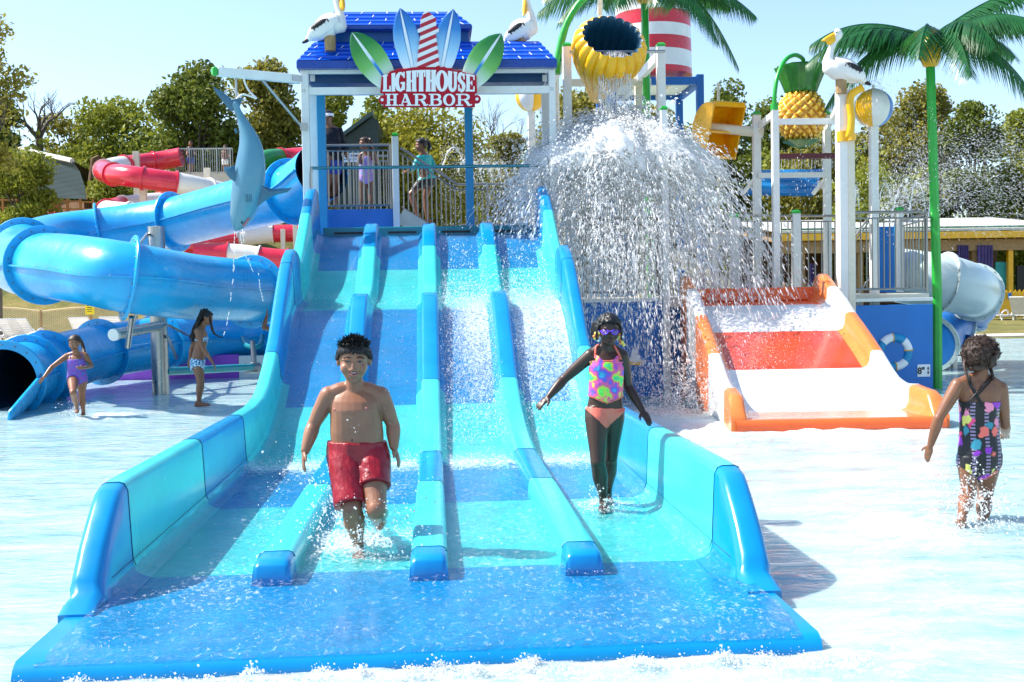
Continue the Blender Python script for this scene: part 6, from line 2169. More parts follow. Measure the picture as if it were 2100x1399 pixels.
for px, rz_, lab in ((-14, 2.9, 'white lounger cut by the left picture edge'), (42, 3.05, 'white lounger second from the left below the net fence'), (61, 3.1, 'white lounger overlapping its left neighbour below the net fence'), (184, 3.1, 'white lounger half hidden by the tube slide below the yellow notice'), (245, 3.1, 'white lounger behind the tube slide right of the yellow notice')):
    p = P(px, 690, 31)
    lounger((p.x, p.y, DECKZ), rz_, lab, 38)
for px, Y_, rz_, lab in ((2046, 39, 2.2, 'white lounger in front of the yellow picket fence'), (2100, 38.5, 2.3, 'white lounger cut by the right picture edge')):
    p = P(px, 660, Y_)
    lounger((p.x, p.y, .07), rz_, lab, 60)

# ------------------------------------------------------------------ pavilion and picket fence at the right
PV = thing('pavilion', P(1900, 650, 46), 'open wooden pavilion with yellow edged roof and purple curtains', 'building')
ea, eb = P(1598, 489, 44), P(2230, 468, 44); eb.z = ea.z
gz = 0.05
part('roof', M('pale_metal_roof', (.60, .60, .55), .4), PV, lambda m: m.loft([[ea + V((0, -.3, .20)), eb + V((0, -.3, .20)), eb + V((0, 9, 1.2)), ea + V((0, 9, 1.2))], [ea + V((0, -.3, .30)), eb + V((0, -.3, .30)), eb + V((0, 9, 1.3)), ea + V((0, 9, 1.3))]]))
part('ridge_strip', M('green_roof_edge', (.05, .22, .10), .4), PV, lambda m: m.bar(ea + V((0, -.32, .36)), eb + V((0, -.32, .36)), .06, .08))
part('fascia', m_yellow, PV, lambda m: m.bar(ea + V((0, -.34, .02)), eb + V((0, -.34, .02)), .06, .30))
part('beam', m_wood, PV, lambda m: m.bar(ea + V((0, .1, -.42)), eb + V((0, .1, -.42)), .2, .5))
for i in range(34):
    q_ = ea.lerp(eb, i / 33)
    part('rafter', m_wood, PV, lambda m: m.bar(q_ + V((0, -.1, -.14)), q_ + V((0, 8.5, .75)), .08, .16))
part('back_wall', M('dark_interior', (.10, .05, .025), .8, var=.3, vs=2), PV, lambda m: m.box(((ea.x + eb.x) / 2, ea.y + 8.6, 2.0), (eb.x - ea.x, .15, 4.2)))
for px in (1640, 1760, 1995, 2070, 2160):
    part('post', m_wood if px != 2070 else m_yellow, PV, lambda m: m.box((P(px, 0, 44.2).x, 44.2 * K, ea.z / 2 - .2), (.22, .22, ea.z - .4)))
m_curt = M('purple_curtain', (.10, .07, .22), .8, var=.3, vs=4)


def curtain(m, p0, p1, y0, y1):
    rows = []
    for y in (y0, (y0 + y1) / 2, y1):
        rows.append([P(p0 + (p1 - p0) * i / 24, y, 43.9) + V((0, .06 * math.sin(i * 1.3), 0)) for i in range(25)])
    m.grid(rows)
for c_ in ((1964, 1986, 503, 535), (2004, 2036, 503, 562), (1660, 1674, 540, 585)):
    part('curtain', m_curt, PV, lambda m: curtain(m, *c_), smooth=60)
part('teal_board', M('teal_board', (.03, .36, .36), .6, var=.2), PV, lambda m: m.box(P(2052, 565, 44.4), (.5, .1, 1.2)))
part('screen', m_blackp, PV, lambda m: m.box(P(2098, 570, 44.4), (.6, .1, 1.1)))
part('counter', m_bwall, PV, lambda m: m.box(P(1740, 600, 45.5), (6, .5, 1.0)))
PK = thing('picket_fence', P(2070, 655, 41), 'bright yellow picket fence behind the loungers at the right', 'fence')
k0, k1 = P(2038, 652, 41), P(2190, 650, 41); k1.z = k0.z = .07
for z in (.35, 1.0): part('rail', m_yellow, PK, lambda m: m.bar(k0 + V((0, .04, z)), k1 + V((0, .04, z)), .04, .09))
for i in range(18):
    q_ = k0.lerp(k1, i / 17)
    part('picket', m_yellow, PK, lambda m: m.prism([(-.085, .05), (.085, .05), (.085, 1.2), (0, 1.32), (-.085, 1.2)], q_, XA, ZA, .025))
part('blue_tag', m_wallblue, PK, lambda m: m.box(P(2071, 607, 40.9), (.14, .02, .26)))

# ------------------------------------------------------------------ trees
def leafmat(name, c0, c1, c2, tr=.35):
    t = NT(name)
    oi = t.n('ShaderNodeObjectInfo')
    g = t.noise(.9, 3)
    c = t.ramp(g, [(.3, c0), (.5, c1), (.72, c2)])
    g2 = t.ramp(t.noise(7, 2), [(.35, (0, 0, 0)), (.7, (.55, .55, .55))])
    c = t.mix(g2, c, tuple(x * 1.5 for x in c2))
    t.l(c, t.b.inputs['Base Color']); t.b.inputs['Roughness'].default_value = .55
    t.b.inputs['Specular IOR Level'].default_value = .25
    tl = t.n('ShaderNodeBsdfTranslucent'); t.l(c, tl.inputs['Color'])
    mx = t.n('ShaderNodeMixShader'); mx.inputs[0].default_value = tr
    t.l(t.b.outputs[0], mx.inputs[1]); t.l(tl.outputs[0], mx.inputs[2]); t.l(mx.outputs[0], t.out.inputs['Surface'])
    return t.m


ml_dark = leafmat('leaf_dark', (.028, .055, .009), (.085, .12, .016), (.19, .215, .032))
ml_mid = leafmat('leaf_mid', (.06, .095, .012), (.165, .20, .022), (.31, .32, .04))
ml_yel = leafmat('leaf_yellow', (.10, .12, .012), (.22, .22, .02), (.36, .32, .035))
ml_olive = leafmat('leaf_olive', (.07, .09, .018), (.18, .18, .026), (.33, .285, .05))
m_bark = M('bark', (.11, .085, .06), .9, var=.3, vs=4, bump=.6, bs=14)


def branch(m, p, d, L, r, depth, rnd, tips, spread=.75, up=.25):
    n = 4
    pts = [p]
    for i in range(n):
        d = (d + V((rnd.uniform(-1, 1), rnd.uniform(-1, 1), rnd.uniform(-.4, 1) * up * 2)) * .22).normalized()
        pts.append(pts[-1] + d * (L / n))
    m.tube(pts, [r * (1 - .5 * i / n) for i in range(n + 1)], 6 if depth > 1 else 4, cap=False)
    if depth == 0:
        tips.append((pts[-1], d)); return
    for k in range(rnd.choice((2, 3)) if depth > 1 else 3):
        nd = (d + V((rnd.uniform(-1, 1), rnd.uniform(-1, 1), rnd.uniform(-.5, .9))) * spread).normalized()
        branch(m, pts[-1 - (k % 2)], nd, L * rnd.uniform(.6, .82), r * .5, depth - 1, rnd, tips, spread, up)


def leaves(rnd, centers, n, rad_, size):
    """n leaf sprays scattered in clumps round the given centres"""
    nprs = np.random.RandomState(rnd.randint(0, 10 ** 6))
    ci = nprs.randint(0, len(centers), n)
    cen = np.array([tuple(c) for c, r in centers]); rr = np.array([r for c, r in centers])
    u = nprs.normal(size=(n, 3)); u /= np.linalg.norm(u, axis=1)[:, None]
    q = nprs.uniform(0.1, 1.15, n) ** .5
    pos = cen[ci] + u * (rr[ci] * q)[:, None] * np.array([1, 1, .8])
    a = nprs.normal(size=(n, 3)); a /= np.linalg.norm(a, axis=1)[:, None]
    b = np.cross(a, nprs.normal(size=(n, 3))); b /= np.linalg.norm(b, axis=1)[:, None]
    s = size * nprs.uniform(.5, 1.25, n)[:, None]
    v = np.stack([pos - a * s, pos - b * s * .55 + a * s * .15, pos + a * s, pos + b * s * .55 + a * s * .1], 1).reshape(-1, 3)
    return v


def mesh_quads(name, v, mat, parent=None, smooth=False):
    me = bpy.data.meshes.new(name)
    n = len(v) // 4
    org = np.array(origin_of(parent)) if parent is not None else np.zeros(3)
    me.vertices.add(len(v)); me.vertices.foreach_set('co', (v - org).ravel())
    me.loops.add(n * 4); me.loops.foreach_set('vertex_index', np.arange(n * 4))
    me.polygons.add(n); me.polygons.foreach_set('loop_start', np.arange(n) * 4)
    me.update(calc_edges=True)
    me.materials.append(mat)
    o = bpy.data.objects.new(name, me); COL.objects.link(o)
    if parent is not None: o.parent = parent
    return o


def tree(label, px, pyt, pyb, Y, wpx, mat, seed, nleaf=5200, size=.24, trunk=None, cat='tree', group='trees behind the park', nclump=26, shape=1.0, lean=0, name='broadleaf_tree'):
    """crown from photo row pyt to pyb, wpx wide, at depth Y; trunk to the ground"""
    rnd = random.Random(seed)
    top, low = P(px, pyt, Y), P(px, pyb, Y)
    gz = hill(top.x, top.y) - .1 if top.y > 33 * K else 0
    base = V((top.x + lean, top.y, gz))
    t = thing(name, base, label, cat, group)
    w_ = wpx * mpp(Y) / 2; h_ = (top.z - low.z)
    cen = V((top.x, top.y, (top.z + low.z) / 2))
    m = MB()
    tips = []
    z1 = max(gz + .8, low.z + h_ * .15)
    tr = max(.12, w_ * .07)
    m.tube([base, base.lerp(V((cen.x, cen.y, z1)), .5) + V((.1, 0, 0)), V((cen.x, cen.y, z1))], [tr * 1.3, tr, tr * .8], 8)
    cl = []
    for k in range(nclump):
        a = rnd.uniform(0, 2 * math.pi)
        z = rnd.uniform(-1, 1)
        # egg shaped envelope with uneven bulges
        env = math.sqrt(max(0, 1 - (abs(z) ** (2.2 * shape) if z > 0 else abs(z) ** 4))) * rnd.uniform(.55, 1.0)
        r = rnd.uniform(.30, .50) * min(w_, h_ * .6)
        c = cen + V((math.cos(a) * env * (w_ - r * .7), math.sin(a) * env * (w_ - r * .7) * .8, z * (h_ / 2 - r * .6)))
        cl.append((c, r))
        j = V((cen.x, cen.y, z1 + (c.z - z1) * rnd.uniform(.0, .4)))
        if c.z > z1 - .5:
            mid = j.lerp(c, .5) + V((rnd.uniform(-.2, .2), rnd.uniform(-.2, .2), .2))
            m.tube([j, mid, c], [tr * .4, tr * .25, tr * .08], 5, cap=False)
    m.build('trunk', m_bark, t, smooth=60)
    v = leaves(rnd, cl, nleaf, 1, size)
    mesh_quads('crown', v, mat, t)
    return t


def bare_tree(label, px, pyt, pyb, Y, seed, depth=5, L=2.6, r=.17):
    rnd = random.Random(seed)
    b, tp = P(px, pyb, Y), P(px, pyt, Y)
    gz = hill(b.x, b.y) - .1
    t = thing('bare_tree', (b.x, b.y, gz), label, 'tree')
    m = MB(); tips = []
    m.tube([V((b.x, b.y, gz)), b], [r * 1.5, r * 1.1], 8, cap=False)
    part('trunk', m_bark, t, lambda mm: mm.tube([V((b.x, b.y, gz)), b], [r * 1.5, r], 8, cap=False), smooth=60)
    m = MB()
    for k in range(4):
        a = 2 * math.pi * (k + rnd.random() * .5) / 4
        branch(m, b, V((math.cos(a) * .75, math.sin(a) * .4, 1)), (tp.z - b.z) * L / 8, r * .8, depth - 1, rnd, tips, .6, .3)
    m.build('branches', m_bark, t, smooth=60)
    return t


TREES = [
    ('pale yellow green tree cut off by the left picture edge', -28, 30, 290, 33, 165, ml_olive, 11, 1700, .16, 22, 1.0),
    ('dark leafy tree at the left picture edge behind the building', -20, 190, 420, 56, 150, ml_dark, 12, 3800, .26, 20, 1.0),
    ('small round light green tree in front of the gambrel building', 40, 285, 432, 44, 140, ml_mid, 13, 4500, .18, 24, .9),
    ('low olive tree beside the bare tree on the hill', 135, 225, 400, 62, 150, ml_olive, 14, 4200, .28, 24, 1.0),
    ('broad yellow green tree left of the tall dark tree', 235, 195, 400, 60, 215, ml_mid, 15, 6800, .26, 34, 1.0),
    ('dense bright green bush under the red and white slide', 232, 345, 440, 47, 120, ml_mid, 16, 3200, .20, 18, .9),
    ('tall dark rounded tree behind the hanging shark', 412, 130, 420, 52, 205, ml_dark, 17, 7600, .25, 40, .8),
    ('tall lighter tree right of the dark tree behind the shark', 545, 120, 430, 56, 180, ml_olive, 18, 6200, .26, 36, .8),
    ('loose leafed tree seen through the tower behind the lifeguard', 690, 175, 430, 58, 130, ml_mid, 19, 3800, .26, 26, .9),
    ('green tree behind the left half of the sign', 770, 195, 420, 64, 130, ml_mid, 20, 3800, .28, 24, 1.0),
    ('bright golden yellow rounded tree framed under the sign', 870, 210, 440, 46, 285, ml_yel, 21, 8000, .20, 44, .85),
    ('yellowing thin tree between the tower and the falling water', 1035, 265, 450, 55, 110, ml_olive, 22, 2200, .24, 16, 1.0),
    ('yellow green tree behind the bucket posts and falling water', 1180, 185, 430, 56, 210, ml_olive, 23, 5200, .26, 32, 1.0),
    ('yellow green tree behind the lighthouse frame and falling water', 1330, 215, 470, 58, 200, ml_olive, 24, 4600, .27, 28, 1.0),
    ('dark green conical tree right of the blue lighthouse frame', 1500, 165, 460, 60, 125, ml_dark, 25, 6000, .24, 36, .65),
    ('dark tree behind the left side of the pineapple', 1585, 205, 480, 66, 150, ml_dark, 26, 5200, .28, 30, .9),
    ('brownish olive bushy tree behind the pineapple frame', 1660, 260, 520, 57, 200, ml_olive, 27, 6000, .25, 34, .9),
    ('yellow green tree low behind the beach ball post', 1775, 330, 540, 50, 160, ml_mid, 28, 5000, .2, 28, .9),
    ('brown green tree behind the beach ball', 1800, 215, 500, 62, 150, ml_olive, 29, 5200, .26, 30, 1.0),
    ('tall olive tree right of the beach ball behind the green trunk', 1895, 172, 480, 60, 170, ml_olive, 30, 6600, .25, 36, .85),
    ('dark green tree right of the green trunk', 1990, 210, 490, 58, 165, ml_dark, 31, 6400, .25, 36, .9),
    ('dark tree at the right picture edge', 2095, 225, 490, 60, 160, ml_mid, 32, 6000, .25, 34, .9),
    ('dark tree beyond the right picture edge above the pavilion', 2200, 215, 490, 60, 150, ml_dark, 33, 3000, .3, 20, .9),
]
for (lab, px, a, b, Y, w_, mt, sd, n, s, nc, sh) in TREES:
    tree(lab, px, a, b + 70, Y, w_ * 1.12, mt, sd, int(n * 2.3), s * .56, nclump=nc, shape=sh)
bare_tree('leafless grey tree with forking limbs on the hill at the left', 80, 168, 285, 58, 41, 5, 2.7, .2)
bare_tree('thin leafless tree between the tower and the striped ball', 1020, 175, 360, 60, 43, 5, 2.5, .13)
# undergrowth along the foot of the trees
rnd = random.Random(77)
cl_ = []
for i in range(260):
    x = rnd.uniform(-38, 46); y = rnd.uniform(53, 64) * K
    if x > 6: y = rnd.uniform(56, 66) * K
    cl_.append((V((x, y, hill(x, y) + rnd.uniform(.3, 8.0 if x > 0 else 4.6))), rnd.uniform(1.2, 2.6)))
uo = mesh_quads('undergrowth', leaves(rnd, cl_, 120000, 1, .18), ml_mid)
uo['kind'] = 'stuff'; uo['label'] = 'dark scrub along the foot of the trees'

SH = thing('shed', P(705, 430, 43), 'dark green shed with a steep roof seen through the tower behind the railing', 'building')
m_shed = M('dark_green_cladding', (.012, .03, .028), .6, var=.2)
ra_, rb2 = P(760, 238, 43), P(690, 290, 43)
part('wall', m_shed, SH, lambda m: m.prism([(rb2.x, 1), (ra_.x + .3, 1), (ra_.x + .3, ra_.z - .15), (ra_.x, ra_.z - .1), (rb2.x, rb2.z - .1)], V((0, ra_.y, 0)), XA, ZA, 5))
part('roof', M('shed_roof_edge', (.03, .06, .06), .5), SH, lambda m: m.prism([(rb2.x - .25, rb2.z - .22), (ra_.x + .1, ra_.z + .02), (ra_.x + .1, ra_.z + .18), (rb2.x - .25, rb2.z - .04)], V((0, ra_.y - .3, 0)), XA, ZA, 5.6))
# ------------------------------------------------------------------ pool water
def wfoam(x, y):
    """how much foam floats at a point of the pool (0..1)"""
    f = 0
    if -2.2 < x < 2.1:                                   # rolling foam in front of the slide's lip
        d = 4.36 * K - y
        if 0 <= d < 1.6: f = max(f, .62 * (1 - d / 1.6) ** 1.6 * (.5 + .5 * min(1, max(0, (x + 2.2) / 1.5))))
    d = math.hypot((x - 4.5) / 2.2, (y - 11.2 * K) / 1.6)
    f = max(f, 1.1 - d)
    d = math.hypot(x - 2.9, (y - 12.2 * K) / 3.0)
    f = max(f, 1.2 - d)
    for bx, by, r in ((3.05, 6.6 * K, .8), (-4.55, 14.4 * K, .8), (-3.5, 15.3 * K, .9)):
        f = max(f, (1 - math.hypot(x - bx, (y - by) * .7) / r) * .9)
    return max(0, min(1, f))


t = NT('pool_water')
at = t.n('ShaderNodeAttribute', attribute_name='foam')
cn = t.noise(1.3, 4, .6, stretch=(1, 2.2, 1))
base = t.ramp(cn, [(.28, (.22, .41, .43)), (.5, (.36, .51, .52)), (.75, (.50, .58, .58))])  # light and dark of the waves painted into the water colour
fn = t.math('ADD', t.noise(7, 6, .75, stretch=(1, 1.5, 1)), t.math('MULTIPLY', at.outputs['Fac'], .55))
fm = t.ramp(fn, [(.74, (0, 0, 0)), (.90, (1, 1, 1))])
base = t.mix(fm, base, (.56, .60, .60))
t.l(base, t.b.inputs['Base Color'])
t.b.inputs['IOR'].default_value = 1.33
t.b.inputs['Subsurface Weight'].default_value = .6
t.b.inputs['Subsurface Radius'].default_value = (.35, .6, .6)
t.b.inputs['Subsurface Scale'].default_value = .5
rg = t.ramp(fm, [(0, (.06, .06, .06)), (1, (.6, .6, .6))])
t.l(rg, t.b.inputs['Roughness'])
h1 = t.noise(2.2, 4, .55, stretch=(1, 2.4, 1), dist=.6)
h2 = t.noise(9, 4, .6, stretch=(1, 2.0, 1), dist=.4)
hh = t.math('ADD', t.math('MULTIPLY', h1, 1.0), t.math('MULTIPLY', h2, .25))
hh = t.math('ADD', hh, t.math('MULTIPLY', fm, .25))
t.bump(hh, .40, .12)
m_water = t.m
mb = MB()
xs = list(np.linspace(-7, 7, 141)); xs = list(np.linspace(-38, -7.5, 30)) + xs + list(np.linspace(7.5, 38, 30))
ys = list(np.linspace(-8, 2, 8)) + list(np.linspace(2.2, 20, 170)) + list(np.linspace(20.4, 30.2 * K, 40))


def wz(x, y):
    v = .012 * mnoise.noise(V((x * 1.1, y * 2.0, 0))) + .008 * mnoise.noise(V((x * 3, y * 5, 3)))
    v += .05 * wfoam(x, y) * (mnoise.noise(V((x * 4.5, y * 5.5, 9))) + .25)
    return v


inside = lambda x, y: False
mb.grid([[V((x, y, wz(x, y))) for x in xs] for y in ys])
o = mb.build('water', m_water, smooth=180)
o['kind'] = 'structure'
co = np.empty(len(o.data.vertices) * 3); o.data.vertices.foreach_get('co', co); co = co.reshape(-1, 3) + np.array(o.location)
at_ = o.data.attributes.new('foam', 'FLOAT', 'POINT'); at_.data.foreach_set('value', [wfoam(a[0], a[1]) for a in co])

# ------------------------------------------------------------------ sheet of water running down the slide
t = NT('running_water')
nt_ = t.t
at = t.n('ShaderNodeAttribute', attribute_name='foam')
h1 = t.noise(3.0, 4, .6, stretch=(1.2, 1.6, 1), dist=.8)
h2 = t.noise(17, 5, .62, stretch=(1, 1.9, 1), dist=.5)
hh = t.math('ADD', h1, t.math('MULTIPLY', h2, .5))
bp = t.n('ShaderNodeBump'); bp.inputs['Strength'].default_value = .8; bp.inputs['Distance'].default_value = .06
t.l(hh, bp.inputs['Height'])
tr = t.n('ShaderNodeBsdfTransparent'); tr.inputs['Color'].default_value = (1, 1, 1, 1)
gl = t.n('ShaderNodeBsdfGlossy'); gl.inputs['Roughness'].default_value = .07
t.l(bp.outputs[0], gl.inputs['Normal'])
fr = t.n('ShaderNodeFresnel'); fr.inputs['IOR'].default_value = 1.33; t.l(bp.outputs[0], fr.inputs['Normal'])
mx = t.n('ShaderNodeMixShader'); t.l(t.math('MINIMUM', t.math('MULTIPLY', fr.outputs[0], .75, True), .42), mx.inputs[0]); t.l(tr.outputs[0], mx.inputs[1]); t.l(gl.outputs[0], mx.inputs[2])
# aerated streaks and foam
df = t.n('ShaderNodeBsdfDiffuse'); df.inputs['Color'].default_value = (.80, .88, .9, 1)
fn = t.math('ADD', t.noise(26, 6, .72, stretch=(1.5, 1, 1), dist=.6), t.math('MULTIPLY', at.outputs['Fac'], .34))
fm = t.ramp(fn, [(.62, (0, 0, 0)), (.95, (.9, .9, .9))])
mx2 = t.n('ShaderNodeMixShader'); t.l(fm, mx2.inputs[0]); t.l(mx.outputs[0], mx2.inputs[1]); t.l(df.outputs[0], mx2.inputs[2])
t.l(mx2.outputs[0], t.out.inputs['Surface'])
m_run = t.m
m_run.use_screen_refraction = False if hasattr(m_run, 'use_screen_refraction') else False


def sfoam(x, y):
    Y = y / K
    f = .15 + .25 * max(0, mnoise.noise(V((x * 1.3, y * 1.0, 2)))) if Y < 9 else .05
    d = math.hypot(x + .45, (y - 6.15 * K) / 1.0); f = max(f, 1.0 - d / .75)      # round the boy's foot
    d = math.hypot(x - 1.15, (y - 7.1 * K)); f = max(f, .75 - d / .6)
    if 8.3 < Y < 9.6: f = max(f, .75 * (1 - abs(Y - 9.0) / .65))
    if 10.2 < Y < 14.0:                                                          # water from the bucket landing on the right lanes
        f = max(f, .95 * min(1, max(0, (x + .05) / .5)) * (1 - abs(Y - 12.0) / 2.1))
    if Y < 5.3: f = max(f, .05 + .25 * max(0, (x + .8) / 2.5) * max(0, 1 - abs(Y - 4.7) / .5))
    return max(0, min(1, f))


mb = MB()
ys = list(np.linspace(4.385 * K, 9.6 * K, 130)) + list(np.linspace(9.65 * K, 15.3 * K, 110))
xs = np.linspace(XL - .05, XR + .05, 92)
rows = []
for y in ys:
    Y = y / K
    row = []
    for x in xs:
        dpt = .035 if Y < 8.6 else max(.008, .035 - (Y - 8.6) * .02)
        if Y < 4.6: dpt *= max(.25, (Y - 4.36) / .24)
        z = zbed(Y) + dpt + (.024 * mnoise.noise(V((x * 3, y * 3, 0))) + .016 * mnoise.noise(V((x * 7, y * 9, 5)))) * min(1, dpt / .03)
        e = min(x - XL, XR - x) - .004
        if Y > 5.25 and e < 0: e = 0
        if e < .1 and Y > 5.25: z += (.1 - e) * .45
        if Y < 5.35:
            wet = min(1, max(0, (x - XL + .05) / .06)) * min(1, max(0, (Y - 4.385) / .05))
            wet = max(wet, min(1, max(0, (Y - 5.2) / .15)))
            z = z * wet + (zbed(Y) - .012) * (1 - wet)
        row.append(V((x, y, z)))
    rows.append(row)
mb.grid(rows)
o = mb.build('slide_water', m_run, smooth=180)
o['kind'] = 'structure'
co = np.empty(len(o.data.vertices) * 3); o.data.vertices.foreach_get('co', co); co = co.reshape(-1, 3) + np.array(o.location)
at_ = o.data.attributes.new('foam', 'FLOAT', 'POINT'); at_.data.foreach_set('value', [sfoam(a[0], a[1]) for a in co])
# ------------------------------------------------------------------ thrown water
t = NT('white_water')
df = t.n('ShaderNodeBsdfDiffuse'); df.inputs['Color'].default_value = (.97, .98, .98, 1)
tl = t.n('ShaderNodeBsdfTranslucent'); tl.inputs['Color'].default_value = (.97, .98, .98, 1)
gl = t.n('ShaderNodeBsdfGlossy'); gl.inputs['Roughness'].default_value = .15
m1 = t.n('ShaderNodeMixShader'); m1.inputs[0].default_value = .62
m2 = t.n('ShaderNodeMixShader'); m2.inputs[0].default_value = .12
t.l(df.outputs[0], m1.inputs[1]); t.l(tl.outputs[0], m1.inputs[2]); t.l(m1.outputs[0], m2.inputs[1]); t.l(gl.outputs[0], m2.inputs[2])
tp = t.n('ShaderNodeBsdfTransparent'); m3 = t.n('ShaderNodeMixShader'); m3.inputs[0].default_value = .28
t.l(m2.outputs[0], m3.inputs[1]); t.l(tp.outputs[0], m3.inputs[2]); t.l(m3.outputs[0], t.out.inputs['Surface'])
m_spray = t.m
RNG = np.random.RandomState(12)
A3 = lambda v: np.array(tuple(v))


def droplets(name, label, pos, vel, size, elong=1.0, mat=None):
    """one mesh of many small drops, each drawn out along its own flight"""
    pos, vel, size = np.asarray(pos), np.asarray(vel), np.asarray(size)
    n = len(pos)
    sp = np.linalg.norm(vel, axis=1)
    d = vel / np.maximum(sp, 1e-6)[:, None]
    a = np.cross(d, RNG.normal(size=(n, 3))); a /= np.linalg.norm(a, axis=1)[:, None]
    b = np.cross(d, a)
    l = size * (1 + elong * sp * .30)
    w = size
    v = np.stack([pos + d * l[:, None], pos - d * l[:, None], pos + a * w[:, None], pos - a * w[:, None], pos + b * w[:, None], pos - b * w[:, None]], 1).reshape(-1, 3)
    tri = np.array([0, 2, 4, 0, 4, 3, 0, 3, 5, 0, 5, 2, 1, 4, 2, 1, 3, 4, 1, 5, 3, 1, 2, 5])
    idx = (np.arange(n)[:, None] * 6 + tri[None]).ravel()
    me = bpy.data.meshes.new(name)
    org = pos.mean(0)
    me.vertices.add(len(v)); me.vertices.foreach_set('co', (v - org).ravel())
    me.loops.add(len(idx)); me.loops.foreach_set('vertex_index', idx)
    me.polygons.add(n * 8); me.polygons.foreach_set('loop_start', np.arange(n * 8) * 3)
    me.update(calc_edges=True)
    me.polygons.foreach_set('use_smooth', [True] * (n * 8))
    me.materials.append(mat or m_spray)
    o = bpy.data.objects.new(name, me); COL.objects.link(o); o.location = org
    o['kind'] = 'stuff'; o['label'] = label
    return o


g_ = 9.81


def ballistic(origin, n, fphi, fh, fu, tmax, pw=1.0, clus=1, jit=.1, osd=.05):
    nc = max(1, n // clus)
    phi, sh, vu = fphi(nc), fh(nc), fu(nc)
    tau = tmax * RNG.uniform(0, 1, nc) ** pw
    rep = lambda a: np.repeat(a, clus, axis=0)
    vel = np.stack([sh * np.cos(phi), sh * np.sin(phi), vu], 1)
    vel = rep(vel) + RNG.normal(size=(nc * clus, 3)) * jit
    tau = np.maximum(0, rep(tau) + RNG.normal(size=nc * clus) * .025 * min(1, tmax))
    o = A3(origin) + rep(RNG.normal(size=(nc, 3)) * osd)
    pos = o + vel * tau[:, None]; pos[:, 2] -= .5 * g_ * tau ** 2
    v = vel.copy(); v[:, 2] -= g_ * tau
    return pos, v, tau


# the bucket's water bursting outwards
YO = 15.9
O_ = P(1266, 262, YO)
n1 = 88000
pos, v, tau = ballistic(O_, n1, lambda n: RNG.uniform(0, 2 * np.pi, n), lambda n: np.where(RNG.uniform(0, 1, n) < .55, np.clip(RNG.normal(2.9, .45, n), .1, 3.7), RNG.uniform(.1, 3.0, n)), lambda n: RNG.uniform(-.3, 1.1, n), .88, .85, 22, .20, .14)
sz = (.0045 + .012 * RNG.uniform(0, 1, len(pos)) ** 3) * (1 + .5 * (tau < .25))
ok = pos[:, 2] > .05
ok &= ~((pos[:, 1] > 15.35 * K) & (pos[:, 2] < dz) & (pos[:, 0] > 2.0))
droplets('water_splash', 'white burst of water under the tipping bucket', pos[ok], v[ok], sz[ok] * .92, 1.5)
# dense heart of the burst
pos, v, tau = ballistic(P(1266, 285, YO), 44000, lambda n: RNG.uniform(0, 2 * np.pi, n), lambda n: RNG.uniform(.4, 3.7, n), lambda n: RNG.uniform(.5, 1.5, n), .42, .7, 20, .22, .12)
droplets('water_splash', 'dense white crown of the bucket splash', pos, v, .007 + .014 * RNG.uniform(0, 1, len(pos)) ** 2, .7)
# the thick aerated shell at the crown of the burst: lumpy torn sheet of white water
t = NT('aerated_water')
nz = t.noise(9, 5, .7, dist=.6)
atw = t.n('ShaderNodeAttribute', attribute_name='torn')
al = t.ramp(t.math('SUBTRACT', nz, atw.outputs['Fac']), [(.28, (0, 0, 0)), (.40, (1, 1, 1))])
df = t.n('ShaderNodeBsdfDiffuse'); df.inputs['Color'].default_value = (.95, .97, .97, 1)
tl = t.n('ShaderNodeBsdfTranslucent'); tl.inputs['Color'].default_value = (.95, .97, .97, 1)
m1 = t.n('ShaderNodeMixShader'); m1.inputs[0].default_value = .62
t.l(df.outputs[0], m1.inputs[1]); t.l(tl.outputs[0], m1.inputs[2])
tp = t.n('ShaderNodeBsdfTransparent'); m2 = t.n('ShaderNodeMixShader')
t.l(al, m2.inputs[0]); t.l(tp.outputs[0], m2.inputs[1]); t.l(m1.outputs[0], m2.inputs[2]); t.l(m2.outputs[0], t.out.inputs['Surface'])
m = MB(); rows = []; tor = []
o0 = P(1266, 262, YO)
for lay, (vh, vu) in enumerate(((3.05, .95), (2.2, .75))):
    rows = []
    for i in range(56):
        ta = .02 + .54 * i / 55
        row = []
        for k in range(161):
            a = 2 * math.pi * k / 160
            d = V((math.cos(a), math.sin(a), 0))
            q = mnoise.noise(V((d.x * 2.2, d.y * 2.2, lay * 5))) * .22 + mnoise.noise(V((d.x * 6, d.y * 6, ta * 9 + lay))) * .12 + mnoise.noise(V((d.x * 15, d.y * 15, ta * 22))) * .06
            r = vh * ta * (1 + q) + .05
            row.append(o0 + d * r + V((0, 0, vu * ta * (1 + q) - .5 * g_ * ta * ta)))
            tor.append(-.30 + .66 * (ta / .56) ** 2.2)
        rows.append(row)
    m.grid(rows)
so2 = m.build('water_sheet', t.m, smooth=180); so2['kind'] = 'stuff'; so2['label'] = 'torn white sheet at the crown of the bucket splash'
aa = so2.data.attributes.new('torn', 'FLOAT', 'POINT'); aa.data.foreach_set('value', tor)
